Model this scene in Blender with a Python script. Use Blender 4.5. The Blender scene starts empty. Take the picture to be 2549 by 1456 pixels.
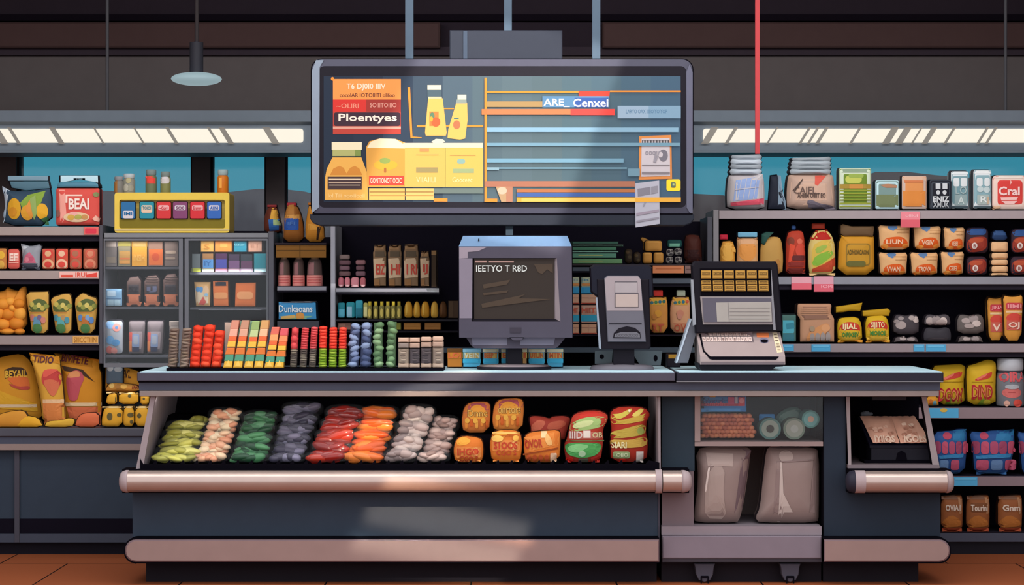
import bpy, math, random
from mathutils import Vector, Matrix
from mathutils.bvhtree import BVHTree
random.seed(7)
F, CX, CY, H = 5628.0, 1274.5, 728.0, 1.281      # focal length in pixels, frame centre, eye height
scn = bpy.context.scene
COL = scn.collection
def X(px, Y): return (px - CX) * Y / F
def Z(py, Y): return H - (py - CY) * Y / F
def lin(h):
    h = h.lstrip('#')
    r = []
    for i in (0, 2, 4):
        c = int(h[i:i+2], 16) / 255
        r.append(c / 12.92 if c <= .04045 else ((c + .055) / 1.055) ** 2.4)
    return tuple(r)
_M = {}
def M(h, rough=.55, metal=0., emit=0., spec=.12, var=.07, scale=14., alpha=1., bump=0.):
    """procedural material: a noise-tinted principled surface"""
    key = (h, rough, metal, emit, spec, var, scale, alpha, bump)
    if key in _M: return _M[key]
    m = bpy.data.materials.new('paint_' + h.lstrip('#'))
    m.use_nodes = True
    nt = m.node_tree; N = nt.nodes; L = nt.links
    b = N['Principled BSDF']
    c = lin(h)
    if not emit and max(c)-min(c) > .12: c = tuple(x*1.2 for x in c)
    tc = N.new('ShaderNodeTexCoord'); nz = N.new('ShaderNodeTexNoise')
    nz.inputs['Scale'].default_value = scale; nz.inputs['Detail'].default_value = 2
    mx = N.new('ShaderNodeMix'); mx.data_type = 'RGBA'
    mx.inputs[6].default_value = tuple(min(1, x * (1 - var)) for x in c) + (1,)
    mx.inputs[7].default_value = tuple(min(1, x * (1 + var)) for x in c) + (1,)
    L.new(tc.outputs['Object'], nz.inputs['Vector']); L.new(nz.outputs['Fac'], mx.inputs[0])
    if emit: b.inputs['Base Color'].default_value = tuple(x*max(0, 1-emit*1.1) for x in c)+(1,)
    else: L.new(mx.outputs[2], b.inputs['Base Color'])
    b.inputs['Roughness'].default_value = rough; b.inputs['Metallic'].default_value = metal
    b.inputs['Specular IOR Level'].default_value = spec
    if emit:
        L.new(mx.outputs[2], b.inputs['Emission Color']); b.inputs['Emission Strength'].default_value = emit
    if bump:
        bp = N.new('ShaderNodeBump'); bp.inputs['Strength'].default_value = bump; bp.inputs['Distance'].default_value = .01
        L.new(nz.outputs['Fac'], bp.inputs['Height']); L.new(bp.outputs['Normal'], b.inputs['Normal'])
    if alpha < 1: b.inputs['Alpha'].default_value = alpha
    _M[key] = m
    return m
def glass(name, tint, haze=.06, hcol='#a9b4bb'):
    """thin pane: mostly transparent with a little milky haze and gloss"""
    m = bpy.data.materials.new(name); m.use_nodes = True
    nt = m.node_tree; N = nt.nodes; L = nt.links
    N.remove(N['Principled BSDF']); out = N['Material Output']
    t = N.new('ShaderNodeBsdfTransparent'); t.inputs[0].default_value = lin(tint) + (1,)
    d = N.new('ShaderNodeBsdfDiffuse'); d.inputs[0].default_value = lin(hcol) + (1,)
    g = N.new('ShaderNodeBsdfGlossy'); g.inputs['Roughness'].default_value = .08
    a = N.new('ShaderNodeMixShader'); a.inputs[0].default_value = haze
    b = N.new('ShaderNodeMixShader'); b.inputs[0].default_value = .015
    L.new(t.outputs[0], a.inputs[1]); L.new(d.outputs[0], a.inputs[2])
    L.new(a.outputs[0], b.inputs[1]); L.new(g.outputs[0], b.inputs[2])
    L.new(b.outputs[0], out.inputs[0])
    return m
def mm(c): return c if not isinstance(c, str) else M(c)
def darker(c, k=.3):
    """a deep version of a colour for sealed seams and drawn edge outlines"""
    if not isinstance(c, str): return M('#1d1a20')
    v = [int(c.lstrip('#')[i:i+2], 16) for i in (0, 2, 4)]
    return M('#%02x%02x%02x' % (int(v[0]*k+8), int(v[1]*k+5), int(v[2]*k+10)))

# ---------------------------------------------------------------- shapes
def resample(pts, n):
    d = [0.]
    for i in range(len(pts)):
        a, b = pts[i], pts[(i+1) % len(pts)]
        d.append(d[-1] + math.hypot(b[0]-a[0], b[1]-a[1]))
    out = []; j = 0
    keep = max(n, len(pts))
    # keep the corners and add evenly spaced points between them
    for i in range(len(pts)):
        a, b = pts[i], pts[(i+1) % len(pts)]
        k = max(1, round((d[i+1]-d[i]) / d[-1] * keep))
        for q in range(k): out.append((a[0]+(b[0]-a[0])*q/k, a[1]+(b[1]-a[1])*q/k))
    return out
def chaikin(pts, it=1):
    for _ in range(it):
        o = []
        for i in range(len(pts)):
            a, b = pts[i], pts[(i+1) % len(pts)]
            o += [(a[0]*.78+b[0]*.22, a[1]*.78+b[1]*.22), (a[0]*.22+b[0]*.78, a[1]*.22+b[1]*.78)]
        pts = o
    return pts
def rr(x0, y0, x1, y1, r=6, k=4):
    r = min(r, abs(x1-x0)/2, abs(y1-y0)/2); o = []
    for cx, cy, a in ((x1-r, y0+r, -90), (x1-r, y1-r, 0), (x0+r, y1-r, 90), (x0+r, y0+r, 180)):
        for i in range(k+1):
            t = math.radians(a + 90*i/k); o.append((cx + r*math.cos(t), cy + r*math.sin(t)))
    return o
def ell(x0, y0, x1, y1, n=20):
    return [((x0+x1)/2+(x1-x0)/2*math.cos(2*math.pi*i/n), (y0+y1)/2+(y1-y0)/2*math.sin(2*math.pi*i/n)) for i in range(n)]
class MB:
    def __init__(s): s.v = []; s.f = []; s.m = []; s.s = []; s.mats = []
    def add(s, vs, fs, mat, smooth=False):
        mat = mm(mat)
        if mat not in s.mats: s.mats.append(mat)
        k = s.mats.index(mat); o = len(s.v)
        s.v += [tuple(v) for v in vs]
        for f in fs: s.f.append(tuple(i+o for i in f)); s.m.append(k); s.s.append(smooth)
        return s
    def box(s, x0, x1, y0, y1, z0, z1, mat, bev=0.):
        if x0 > x1: x0, x1 = x1, x0
        if z0 > z1: z0, z1 = z1, z0
        if bev:
            return s.prism([(x0, z0), (x1, z0), (x1, z1), (x0, z1)], y0, y1, mat, bev)
        v = [(x0,y0,z0),(x1,y0,z0),(x1,y1,z0),(x0,y1,z0),(x0,y0,z1),(x1,y0,z1),(x1,y1,z1),(x0,y1,z1)]
        return s.add(v, [(0,3,2,1),(4,5,6,7),(0,1,5,4),(1,2,6,5),(2,3,7,6),(3,0,4,7)], mat)
    def prism(s, pts, y0, y1, mat, bev=0., front=None, rim=None):
        """outline in x,z pushed back from y0 to y1; bev chamfers the front edge"""
        n = len(pts)
        cx = sum(p[0] for p in pts)/n; cz = sum(p[1] for p in pts)/n
        A = sum(pts[i][0]*pts[(i+1)%n][1]-pts[(i+1)%n][0]*pts[i][1] for i in range(n))
        if A < 0: pts = pts[::-1]
        w = max(p[0] for p in pts)-min(p[0] for p in pts); h = max(p[1] for p in pts)-min(p[1] for p in pts)
        rings = []
        if bev:
            kx = 1-2*bev/max(w, 1e-6); kz = 1-2*bev/max(h, 1e-6)
            mx_, mz = (max(p[0] for p in pts)+min(p[0] for p in pts))/2, (max(p[1] for p in pts)+min(p[1] for p in pts))/2
            rings.append([(mx_+(p[0]-mx_)*kx, y0, mz+(p[1]-mz)*kz) for p in pts])
            rings.append([(p[0], y0+bev, p[1]) for p in pts])
        else: rings.append([(p[0], y0, p[1]) for p in pts])
        rings.append([(p[0], y1, p[1]) for p in pts])
        v = [q for r in rings for q in r]; f = []
        for k in range(len(rings)-1):
            for i in range(n):
                j = (i+1) % n; f.append((k*n+j, k*n+i, (k+1)*n+i, (k+1)*n+j))
        if rim and bev: s.add(v, f[:n], rim); f = f[n:]
        s.add(v, f + [tuple(reversed(range((len(rings)-1)*n, len(rings)*n)))], mat)
        s.add(rings[0], [tuple(range(n))], front or mat)
        return s
    def puff(s, pts, y0, th, mat, p=2.2, n=36, wr=0., back=True, rim=None):
        """a filled bag or soft-edged pack: outline in x,z, bulging by th between y0 and y0+th"""
        A = sum(pts[i][0]*pts[(i+1)%len(pts)][1]-pts[(i+1)%len(pts)][0]*pts[i][1] for i in range(len(pts)))
        if A < 0: pts = pts[::-1]
        B = resample(pts, n); n = len(B)
        cx = (max(q[0] for q in B)+min(q[0] for q in B))/2; cz = (max(q[1] for q in B)+min(q[1] for q in B))/2
        w_ = max(q[0] for q in B)-min(q[0] for q in B); h_ = max(q[1] for q in B)-min(q[1] for q in B)
        ts = [0, min(.09, .0034/max(.01, min(w_, h_))*2) if rim else .04, .12, .25, .45, .7]
        yc = y0 + th/2; V = []; Fc = []
        zmin = min(q[1] for q in B)
        for side in ((-1, 1) if back else (-1,)):
            o = len(V)
            for t in ts:
                b = (1-(1-t)**p)**(1/p)
                for q in B:
                    w = wr*(random.random()-.5)*(t > 0)
                    V.append((q[0]+(cx-q[0])*t + w, yc+side*(th/2*b) + side*w, max(zmin, q[1]+(cz-q[1])*t + w)))
            V.append((cx, yc+side*th/2, cz)); c = len(V)-1
            for k in range(len(ts)-1):
                for i in range(n):
                    j = (i+1) % n
                    q = (o+k*n+i, o+k*n+j, o+(k+1)*n+j, o+(k+1)*n+i)
                    Fc.append(q if side < 0 else q[::-1])
            for i in range(n):
                q = (o+(len(ts)-1)*n+i, o+(len(ts)-1)*n+(i+1) % n, c)
                Fc.append(q if side < 0 else q[::-1])
        if rim:
            R_ = [f for q, f in enumerate(Fc) if q < n]; Fc = Fc[n:]
            s.add(V, R_, rim, True); s.f[-n:] = [f for f in s.f[-n:]]
        return s.add(V, Fc, mat, True)
    def lathe(s, cx, cy, prof, mat, n=24, sq=1., smooth=True, cap=True):
        """prof: (radius, z) from bottom to top"""
        V = []; Fc = []
        for r, z in prof:
            for i in range(n):
                a = 2*math.pi*i/n
                V.append((cx+r*math.cos(a), cy+r*sq*math.sin(a), z))
        for k in range(len(prof)-1):
            for i in range(n):
                j = (i+1) % n
                Fc.append((k*n+i, k*n+j, (k+1)*n+j, (k+1)*n+i))
        s.add(V, Fc, mat, smooth)
        if cap:
            m = len(prof)-1
            s.add(V[:n], [tuple(reversed(range(n)))], mat); s.add(V[m*n:], [tuple(range(n))], mat)
        return s
    def tube(s, a, b, r, mat, n=10, r2=None):
        a = Vector(a); b = Vector(b); d = (b-a).normalized()
        u = d.orthogonal().normalized(); w = d.cross(u); r2 = r if r2 is None else r2
        V = [a+(u*math.cos(2*math.pi*i/n)+w*math.sin(2*math.pi*i/n))*r for i in range(n)]
        V += [b+(u*math.cos(2*math.pi*i/n)+w*math.sin(2*math.pi*i/n))*r2 for i in range(n)]
        s.add(V, [(i, (i+1) % n, n+(i+1) % n, n+i) for i in range(n)], mat, True)
        return s.add(V, [tuple(reversed(range(n))), tuple(range(n, 2*n))], mat)
    def blob(s, c, r, mat, rot=None, nu=12, nv=8, jit=0.):
        V = []; Fc = []
        R = rot or Matrix.Identity(3)
        V.append(Vector((0, 0, -1)))
        for k in range(1, nv):
            ph = -math.pi/2+math.pi*k/nv
            for i in range(nu):
                a = 2*math.pi*i/nu
                V.append(Vector((math.cos(ph)*math.cos(a), math.cos(ph)*math.sin(a), math.sin(ph)))*(1+jit*(random.random()-.5)))
        V.append(Vector((0, 0, 1)))
        V = [R @ Vector((v.x*r[0], v.y*r[1], v.z*r[2])) + Vector(c) for v in V]
        for i in range(nu): Fc.append((0, 1+(i+1) % nu, 1+i))
        for k in range(nv-2):
            for i in range(nu):
                j = (i+1) % nu
                Fc.append((1+k*nu+i, 1+k*nu+j, 1+(k+1)*nu+j, 1+(k+1)*nu+i))
        o = 1+(nv-2)*nu
        for i in range(nu): Fc.append((o+i, o+(i+1) % nu, len(V)-1))
        return s.add(V, Fc, mat, True)
    def bvh(s): return BVHTree.FromPolygons([Vector(v) for v in s.v], s.f)
    def obj(s, name, parent=None, loc=None):
        """link as one mesh object whose origin is loc (or its parent's place)"""
        base = Vector(parent['_b']) if parent is not None and '_b' in parent else Vector((0, 0, 0))
        if loc is None:
            if parent is None:
                xs = [v[0] for v in s.v]; ys = [v[1] for v in s.v]; zs = [v[2] for v in s.v]
                loc = ((min(xs)+max(xs))/2, (min(ys)+max(ys))/2, min(zs))
            else: loc = base
        loc = Vector(loc)
        me = bpy.data.meshes.new(name)
        me.from_pydata([tuple(Vector(v)-loc) for v in s.v], [], s.f)
        for m in s.mats: me.materials.append(m)
        me.polygons.foreach_set('material_index', s.m); me.polygons.foreach_set('use_smooth', s.s)
        me.update()
        o = bpy.data.objects.new(name, me); COL.objects.link(o)
        o['_b'] = tuple(loc)
        if parent is not None: o.parent = parent; o.location = loc-base
        else: o.location = loc
        return o
def tag(o, label=None, cat=None, group=None, kind=None):
    if label: o['label'] = label
    if cat: o['category'] = cat
    if group: o['group'] = group
    if kind: o['kind'] = kind
    return o
def thing(name, label, cat, loc, group=None):
    o = bpy.data.objects.new(name, None); COL.objects.link(o)
    o.empty_display_size = .05; o.location = loc; o['_b'] = tuple(loc)
    return tag(o, label, cat, group)
def lit(c, k=1.22):
    v = [min(250, int(int(c.lstrip('#')[i:i+2], 16)*k)) for i in (0, 2, 4)]; return '#%02x%02x%02x' % tuple(v)
_T = {}
def textgeo(t, off=.012):
    if (t, off) in _T: return _T[(t, off)]
    cu = bpy.data.curves.new('lettering', 'FONT'); cu.body = t; cu.resolution_u = 2; cu.offset = off
    o = bpy.data.objects.new('lettering', cu)
    me = bpy.data.meshes.new_from_object(o)
    vs = [(v.co.x, v.co.y) for v in me.vertices]; fs = [tuple(p.vertices) for p in me.polygons]
    bpy.data.objects.remove(o); bpy.data.curves.remove(cu); bpy.data.meshes.remove(me)
    x0 = min(v[0] for v in vs); x1 = max(v[0] for v in vs); y0 = min(v[1] for v in vs); y1 = max(v[1] for v in vs)
    vs = [((v[0]-x0)/(x1-x0), (v[1]-y0)/(y1-y0)) for v in vs]
    _T[(t, off)] = (vs, fs)
    return vs, fs

# ---------------------------------------------------------------- where things stand
class Sh:
    """a standing surface: front edge at depth Y, seen at image row py, top at height z"""
    def __init__(s, Y, py, z=None): s.Y = Y; s.py = py; s.z = (Z(py, Y) if z is None else z)+.0008
    def fx(s, Yr): return lambda px: X(px, Yr)
    def fz(s, Yr): return lambda py: s.z + (s.py-py)*Yr/F
def R(x0, y0, x1, y1, c): return ('p', [(x0,y0),(x1,y0),(x1,y1),(x0,y1)], c)
def RR(x0, y0, x1, y1, c, r=5): return ('p', rr(x0, y0, x1, y1, r), c)
def E(x0, y0, x1, y1, c): return ('p', ell(x0, y0, x1, y1), c)
def P(pts, c): return ('p', pts, c)
def T(x0, y0, x1, y1, t, c, rot=0, off=.012): return ('t', (x0,y0,x1,y1), t, c, rot, off)
def prints(mb, specs, fx, fz, yref, tree=None, step=.0006):
    """flat print or painted highlight and shade laid on a surface: each piece follows the surface found behind it"""
    for k, sp in enumerate(specs):
        off = .0012+step*k
        def place(pts):
            out = []
            for x, z in pts:
                y = yref
                if tree is not None:
                    h = tree.ray_cast(Vector((x, yref-1, z)), Vector((0, 1, 0)))
                    if h[0] is not None and h[0].y < yref+.12: y = h[0].y
                    elif h[0] is None:
                        q = tree.find_nearest(Vector((x, yref, z)))
                        y = q[0].y if q[0] is not None and q[3] < .05 else yref+.012
                out.append((x, y-off, z))
            return out
        if sp[0] == 'p':
            pts = [(fx(a), fz(b)) for a, b in sp[1]]
            n0 = len(pts)
            A = sum(pts[i][0]*pts[(i+1)%n0][1]-pts[(i+1)%n0][0]*pts[i][1] for i in range(n0))
            if A < 0: pts = pts[::-1]
            if tree is None and n0 <= 40:
                mb.add(place(pts), [tuple(range(n0))], sp[2]); continue
            B = resample(pts, 20); n = len(B)
            cx = sum(q[0] for q in B)/n; cz = sum(q[1] for q in B)/n
            V = []
            for t in (0, .33, .66): V += [(q[0]+(cx-q[0])*t, q[1]+(cz-q[1])*t) for q in B]
            V.append((cx, cz)); Fc = []
            for q in range(2):
                for i in range(n): Fc.append((q*n+i, q*n+(i+1) % n, (q+1)*n+(i+1) % n, (q+1)*n+i))
            for i in range(n): Fc.append((2*n+i, 2*n+(i+1) % n, 3*n))
            mb.add(place(V), Fc, sp[2])
        else:
            x0, y0, x1, y1 = sp[1]
            vs, fs = textgeo(sp[2], sp[5])
            ca, sa = math.cos(math.radians(sp[4])), math.sin(math.radians(sp[4]))
            xm, ym = (x0+x1)/2, (y0+y1)/2; pts = []
            for u, w in vs:
                dx, dy = (u-.5)*(x1-x0), (.5-w)*(y1-y0)
                pts.append((fx(xm+dx*ca+dy*sa), fz(ym-dx*sa+dy*ca)))
            if tree is not None: off += .0022
            mb.add(place(pts), fs, sp[3])
BIG = 1500
def finish(sh, Yr, name, label, cat, mbs, pr, group, fx, fz, yref, pname='print_and_tones', merge=None):
    """mbs: [(part name, MB)]; the first is the main body"""
    allv = [v for _, b in mbs for v in b.v]
    loc = ((min(v[0] for v in allv)+max(v[0] for v in allv))/2, (min(v[1] for v in allv)+max(v[1] for v in allv))/2, min(v[2] for v in allv))
    w = (max(v[0] for v in allv)-min(v[0] for v in allv))*(max(v[2] for v in allv)-min(v[2] for v in allv))*(F/Yr)**2
    pm = None
    if pr:
        u = MB()
        for _, b in mbs:
            u.v += b.v; k = len(u.v)-len(b.v); u.f += [tuple(i+k for i in f) for f in b.f]
        pm = MB() if (w > BIG and merge is not True) else mbs[0][1]
        prints(pm, pr, fx, fz, yref, u.bvh())
    if len(mbs) == 1 and (pm is None or pm is mbs[0][1]):
        return tag(mbs[0][1].obj(name, None, loc), label, cat, group)
    t = thing(name, label, cat, loc, group)
    for pn, b in mbs: b.obj(pn, t)
    if pm is not None and pm is not mbs[0][1]: pm.obj(pname, t)
    return t
def bag(sh, name, label, cat, pts, col, pr=(), th=.07, p=2.2, group=None, dy=.03, soft=1, wr=0., more=(), body='bag', n=36, merge=None):
    """more: extra parts [(part name, pts, colour, thickness, y shift, p)]"""
    Yr = sh.Y+dy; fx, fz = sh.fx(Yr), sh.fz(Yr)
    b = MB(); q = chaikin(pts, soft) if soft else pts
    q = [(x, min(y, sh.py)) for x, y in q]
    b.puff([(fx(x), fz(y)) for x, y in q], Yr, th, col, p, n, wr, rim=darker(col))
    mbs = [(body, b)]
    for pn, mp, mc, mt, ms, mpw in more:
        e = MB(); e.puff([(fx(x), fz(y)) for x, y in mp], Yr+ms, mt, mc, mpw, rim=darker(mc)); mbs.append((pn, e))
    return finish(sh, Yr, name, label, cat, mbs, pr, group, fx, fz, Yr, merge=merge)
def box(sh, name, label, cat, x0, y0, x1, col, pr=(), y1=None, th=.1, group=None, dy=.03, bev=.003, more=(), body='box', merge=None):
    Yr = sh.Y+dy; fx, fz = sh.fx(Yr), sh.fz(Yr); y1 = sh.py if y1 is None else min(y1, sh.py)
    b = MB(); b.prism([(fx(x0), fz(y1)), (fx(x1), fz(y1)), (fx(x1), fz(y0)), (fx(x0), fz(y0))], Yr, Yr+th, col, bev, rim=darker(col))
    mbs = [(body, b)]
    for pn, mp, mc, mt, ms, mpw in more:
        e = MB(); e.puff([(fx(x), fz(y)) for x, y in mp], Yr+ms, mt, mc, mpw, rim=darker(mc)); mbs.append((pn, e))
    return finish(sh, Yr, name, label, cat, mbs, pr, group, fx, fz, Yr, merge=merge)
def jar(sh, name, label, cat, cx, segs, pr=(), group=None, dy=.03, sq=1., n=24, pname='print_and_tones', merge=None):
    """segs: [(part name, colour, [(half width px, row px) bottom to top])]"""
    rm = max(h for s_ in segs for h, _ in s_[2])
    Yr = sh.Y+dy; fx, fz = sh.fx(Yr), sh.fz(Yr)
    rw = rm*Yr/F*sq; mbs = []
    for pn, c, pf in segs:
        b = MB(); b.lathe(fx(cx), Yr+rw, [(h*Yr/F, fz(min(y, sh.py))) for h, y in pf], c, n, sq); mbs.append((pn, b))
    return finish(sh, Yr, name, label, cat, mbs, pr, group, fx, fz, Yr, pname, merge)
def pack(name, label, cat, x0, y0, x1, y1, cols, Y, n=9, group=None, z0=None, depth=.07, sz=(.5, .5), lean=0., kind=None, film=None, tray=None, pr=()):
    """a clear pack of produce: lumps heaped into one body inside the given rows and columns, with a film sleeve"""
    fx = lambda px: X(px, Y); fz = (lambda py: Z(py, Y)) if z0 is None else (lambda py: z0+(y1-py)*Y/F)
    w = fx(x1)-fx(x0); h = fz(y0)-fz(y1); b = MB()
    for k in range(n):
        u, v = (k*.618034) % 1, (k+.5)/n
        rx, rz = w*sz[0]*(.75+.4*random.random())/2, h*sz[1]*(.8+.4*random.random())/2
        rx, rz = min(rx, w*.48), min(rz, h*.48)
        cx = fx(x0)+rx+(w-2*rx)*u + lean*(v-.5)*w; cz = fz(y1)+rz+(h-2*rz)*v
        R_ = Matrix.Rotation(random.uniform(-.35, .35), 3, 'Y')
        b.blob((cx, Y+depth/2+random.uniform(-.3, .1)*depth, cz), (rx, depth*.42, rz), random.choice(cols), R_, 12, 8, .1)
    if film:
        u = MB(); pts = chaikin([(fx(x0)-.004, fz(y1)), (fx(x1)+.004, fz(y1)), (fx(x1)+.004, fz(y0)+.004), (fx(x0)-.004, fz(y0)+.004)], 2)
        loc = (fx((x0+x1)/2), Y+depth/2, fz(y1))
        t = thing(name, label, cat, loc, group); b.obj('produce', t)
        u.puff(pts, Y-.003, depth+.005, film, 4.); u.obj('film', t)
        return t
    return tag(b.obj(name, None), label, cat, group, kind)
def strip(name, Y0, Y1, x0, y0, x1, y1, col, parent=None, bev=0., Yx=None):
    """a plain board with its front at depth Y0"""
    return MB().box(X(x0, Yx or Y0), X(x1, Yx or Y0), Y0, Y1, Z(y1, Y0), Z(y0, Y0), col, bev).obj(name, parent)
# ================================================================ materials used a lot
DARK = M('#17141f', .8, spec=.03); INK = M('#0d0b12', .8, spec=.02)
SLAB = M('#4d4b58', .5); FASC = M('#4c5060', .5); LIP = M('#93827e', .5)
PANEL = M('#364150', .55); TAUPE = M('#94817e', .55); TAUPD = M('#5d4f57', .6)
BUMP = M('#957c77', .5); TOP = M('#bfe0ff', .35); RAILM = M('#a8958d', .24, .5, spec=.4)
CAPM = M('#a9989a', .4); BLK = M('#15121b', .5); STEEL = M('#8b8a93', .45)
FILM = glass('clear_film', '#fafbfc', .012, '#dfe6ea'); PANE = glass('clear_pane', '#f8fafb', .02, '#9aa5ae')
WINP = glass('window_pane', '#f2f8fa', .01)
def st(o): o['kind'] = 'structure'; return o

# ================================================================ the room
YW = 13.0
zb = lambda py: Z(py, YW)
def floor_mat():
    fm = bpy.data.materials.new('terracotta_floor'); fm.use_nodes = True
    nt = fm.node_tree; N = nt.nodes; L = nt.links; b = N['Principled BSDF']
    tc = N.new('ShaderNodeTexCoord'); mp = N.new('ShaderNodeMapping'); br = N.new('ShaderNodeTexBrick')
    mp.inputs['Location'].default_value = (.5, .12, 0)
    br.inputs['Scale'].default_value = 1; br.inputs['Brick Width'].default_value = .64; br.inputs['Row Height'].default_value = 1.2
    br.inputs['Mortar Size'].default_value = .004; br.inputs['Mortar Smooth'].default_value = .1
    br.inputs['Color1'].default_value = lin('#a85c39')+(1,); br.inputs['Color2'].default_value = lin('#a05736')+(1,)
    br.inputs['Mortar'].default_value = lin('#1c1113')+(1,)
    L.new(tc.outputs['Object'], mp.inputs[0]); L.new(mp.outputs[0], br.inputs[0]); L.new(br.outputs[0], b.inputs['Base Color'])
    b.inputs['Roughness'].default_value = .6; b.inputs['Specular IOR Level'].default_value = .08
    return fm
st(MB().box(-4.2, 4.2, -1.0, YW+.2, -.1, 0, floor_mat()).obj('floor', None, (0, 0, 0)))
st(MB().box(-4.2, 4.2, 8.6, YW+.2, 3.3, 3.4, M('#1d181e', .8, spec=.02)).obj('ceiling'))
WALL = M('#6a6262', .8, spec=.03)
w = MB()
w.box(-4.2, 4.2, YW, YW+.2, zb(382), zb(140), WALL)
w.box(-4.2, 4.2, YW, YW+.2, zb(140), 3.3, M('#332b33', .8, spec=.02))
w.box(-4.2, 4.2, YW, YW+.2, 0, zb(640), M('#2a262b', .8, spec=.02))
for a, b in ((-600, 40), (478, 523), (662, 708), (1050, 1450), (2900, 3200)):
    w.box(X(a, YW), X(b, YW), YW, YW+.2, zb(640), zb(382), M('#5c5252', .8, spec=.02))
st(w.obj('wall_back'))
for nm, x in (('wall_left', -4.2), ('wall_right', 4.1)):
    st(MB().box(x, x+.1, 7.5, YW, 0, 3.3, WALL).obj(nm))
for k, (a, b) in enumerate(((40, 478), (523, 662), (708, 1050), (1450, 2900))):
    f = MB(); c = M('#2b2629', .7, spec=.03)
    x0, x1 = X(a, YW), X(b, YW)
    f.box(x0, x1, YW+.03, YW+.09, zb(382), zb(385), c); f.box(x0, x1, YW+.03, YW+.09, zb(640), zb(632), c)
    f.box(x0, x0+.012, YW+.03, YW+.09, zb(632), zb(385), c); f.box(x1-.012, x1, YW+.03, YW+.09, zb(632), zb(385), c)
    o = st(f.obj('window_%d' % (k+1)))
    MB().box(x0+.012, x1-.012, YW+.055, YW+.06, zb(632), zb(385), WINP).obj('pane', o)
# beams across the upper wall
bm_ = MB()
for k, (a, b) in enumerate(((-700, 1095), (1500, 3200))):
    e = MB(); YB = YW-.12
    e.box(X(a, YB), X(b, YB), YB, YW, Z(118, YB), Z(55, YB), M('#54403f', .8, spec=.02), .01)
    st(e.obj('trim_%d' % (k+1)))
st(MB().box(-4.2, 4.2, YW-.05, YW, zb(140), zb(119), M('#40373f', .8, spec=.02)).obj('trim_3'))
st(MB().box(-4.2, 4.2, YW-.05, YW, zb(54), zb(38), M('#17121a', .8, spec=.02)).obj('trim_4'))
# dark hills beyond the windows
def hill(nm, pts, Y, col):
    st(MB().prism([(X(a, Y), Z(b, Y)) for a, b in pts], Y, Y+3, M(col, .9, spec=0)).obj(nm))
hill('hill', [(240, 1200), (240, 474), (300, 476), (400, 500), (520, 494), (570, 478), (640, 470), (700, 470), (760, 477), (840, 500), (900, 1200)], 24, '#434044')
hill('hill', [(1640, 1200), (1640, 470), (1725, 482), (1800, 486), (1850, 500), (2040, 492), (2120, 452), (2180, 428), (2260, 428), (2330, 436), (2682, 462), (2500, 500), (2640, 505), (2640, 1200)], 26, '#3f3839')

# ================================================================ ceiling light fixtures in front of the windows
def fixture(a, b, d0, d1, rod, lean, label, seed):
    random.seed(seed)
    Y = 12.3; t = thing('strip_light', label, 'light fixture', (X((a+b)/2, Y), Y+.2, Z(380, Y)))
    h = MB(); c = M('#828d99', .5); zz = lambda p: Z(p, Y)
    x0, x1 = X(a, Y), X(b, Y)
    prof = [(0, 275), (0, 303), (.05, 309), (.05, 372), (.0, 374), (0, 380), (.4, 380), (.4, 275)]
    V = []; n = len(prof)
    for x in (x0, x1): V += [(x, Y+d, zz(p)) for d, p in prof]
    h.add(V, [(i, n+i, n+(i+1) % n, (i+1) % n) for i in range(n)]+[tuple(range(n)), tuple(reversed(range(n, 2*n)))], c)
    h.obj('housing', t)
    Yd = Y+.043; e = MB()
    e.prism([(X(x, Yd), Z(y, Yd)) for x, y in rr(d0, 320, d1, 355, 7)], Yd, Yd+.006, M('#fff6e4', .5, emit=1.0, var=.01))
    e.obj('diffuser', t)
    l = MB(); x = max(d0, -120)+8; k = 0  # grey slats added to imitate slanting reflections on the diffuser
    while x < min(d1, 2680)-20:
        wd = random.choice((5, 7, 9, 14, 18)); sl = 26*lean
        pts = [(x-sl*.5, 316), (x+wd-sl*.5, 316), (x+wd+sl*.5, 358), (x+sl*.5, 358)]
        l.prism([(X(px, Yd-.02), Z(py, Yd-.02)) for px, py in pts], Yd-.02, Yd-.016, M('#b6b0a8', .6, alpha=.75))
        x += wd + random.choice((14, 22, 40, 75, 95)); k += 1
    l.obj('reflection_bars', t)['kind'] = 'stuff'
    MB().tube((X(rod, Y+.1), Y+.1, Z(276, Y+.1)), (X(rod, Y+.1), Y+.1, 3.3), .009, M('#5a5a60', .5)).obj('hanging_rod', t)
    return t
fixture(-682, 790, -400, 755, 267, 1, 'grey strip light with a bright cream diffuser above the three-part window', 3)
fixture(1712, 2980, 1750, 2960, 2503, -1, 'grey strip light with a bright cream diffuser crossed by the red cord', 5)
# pendant lamp
YL = 11.6
t = thing('pendant_lamp', 'pendant ceiling lamp with a pale blue glowing disc on a dark stem', 'lamp', (X(489, YL), YL, Z(213, YL)))
MB().tube((X(490, YL), YL, Z(108, YL)), (X(490, YL), YL, 3.3), .011, M('#3a3436')).obj('cord', t)
b = MB().lathe(X(489, YL), YL, [(17*YL/F, Z(182, YL)), (17*YL/F, Z(106, YL))], M('#35353d', .5), 20); b.obj('socket', t)
MB().lathe(X(489, YL), YL-.0, [(7*YL/F, Z(182, YL)), (7*YL/F, Z(104, YL))], M('#2c2d3d', .5), 12).obj('stem', t)
b = MB(); V = []; n = 36; rx, rz = 63*YL/F, 16.5*YL/F
b.blob((X(489, YL), YL, Z(196.5, YL)), (rx, rx, rz), M('#a9c2c9', .5, emit=.62, var=.01), None, 36, 12)
b.obj('disc', t)
# red cord
YR = 11.16
tag(MB().box(X(1880, YR), X(1891, YR), YR, YR+.012, Z(383, YR), 3.3, M('#c4474b', .5)).obj('hanging_cord'), 'red cord hanging from the ceiling down to the ribbed white jar', 'cord')

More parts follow.
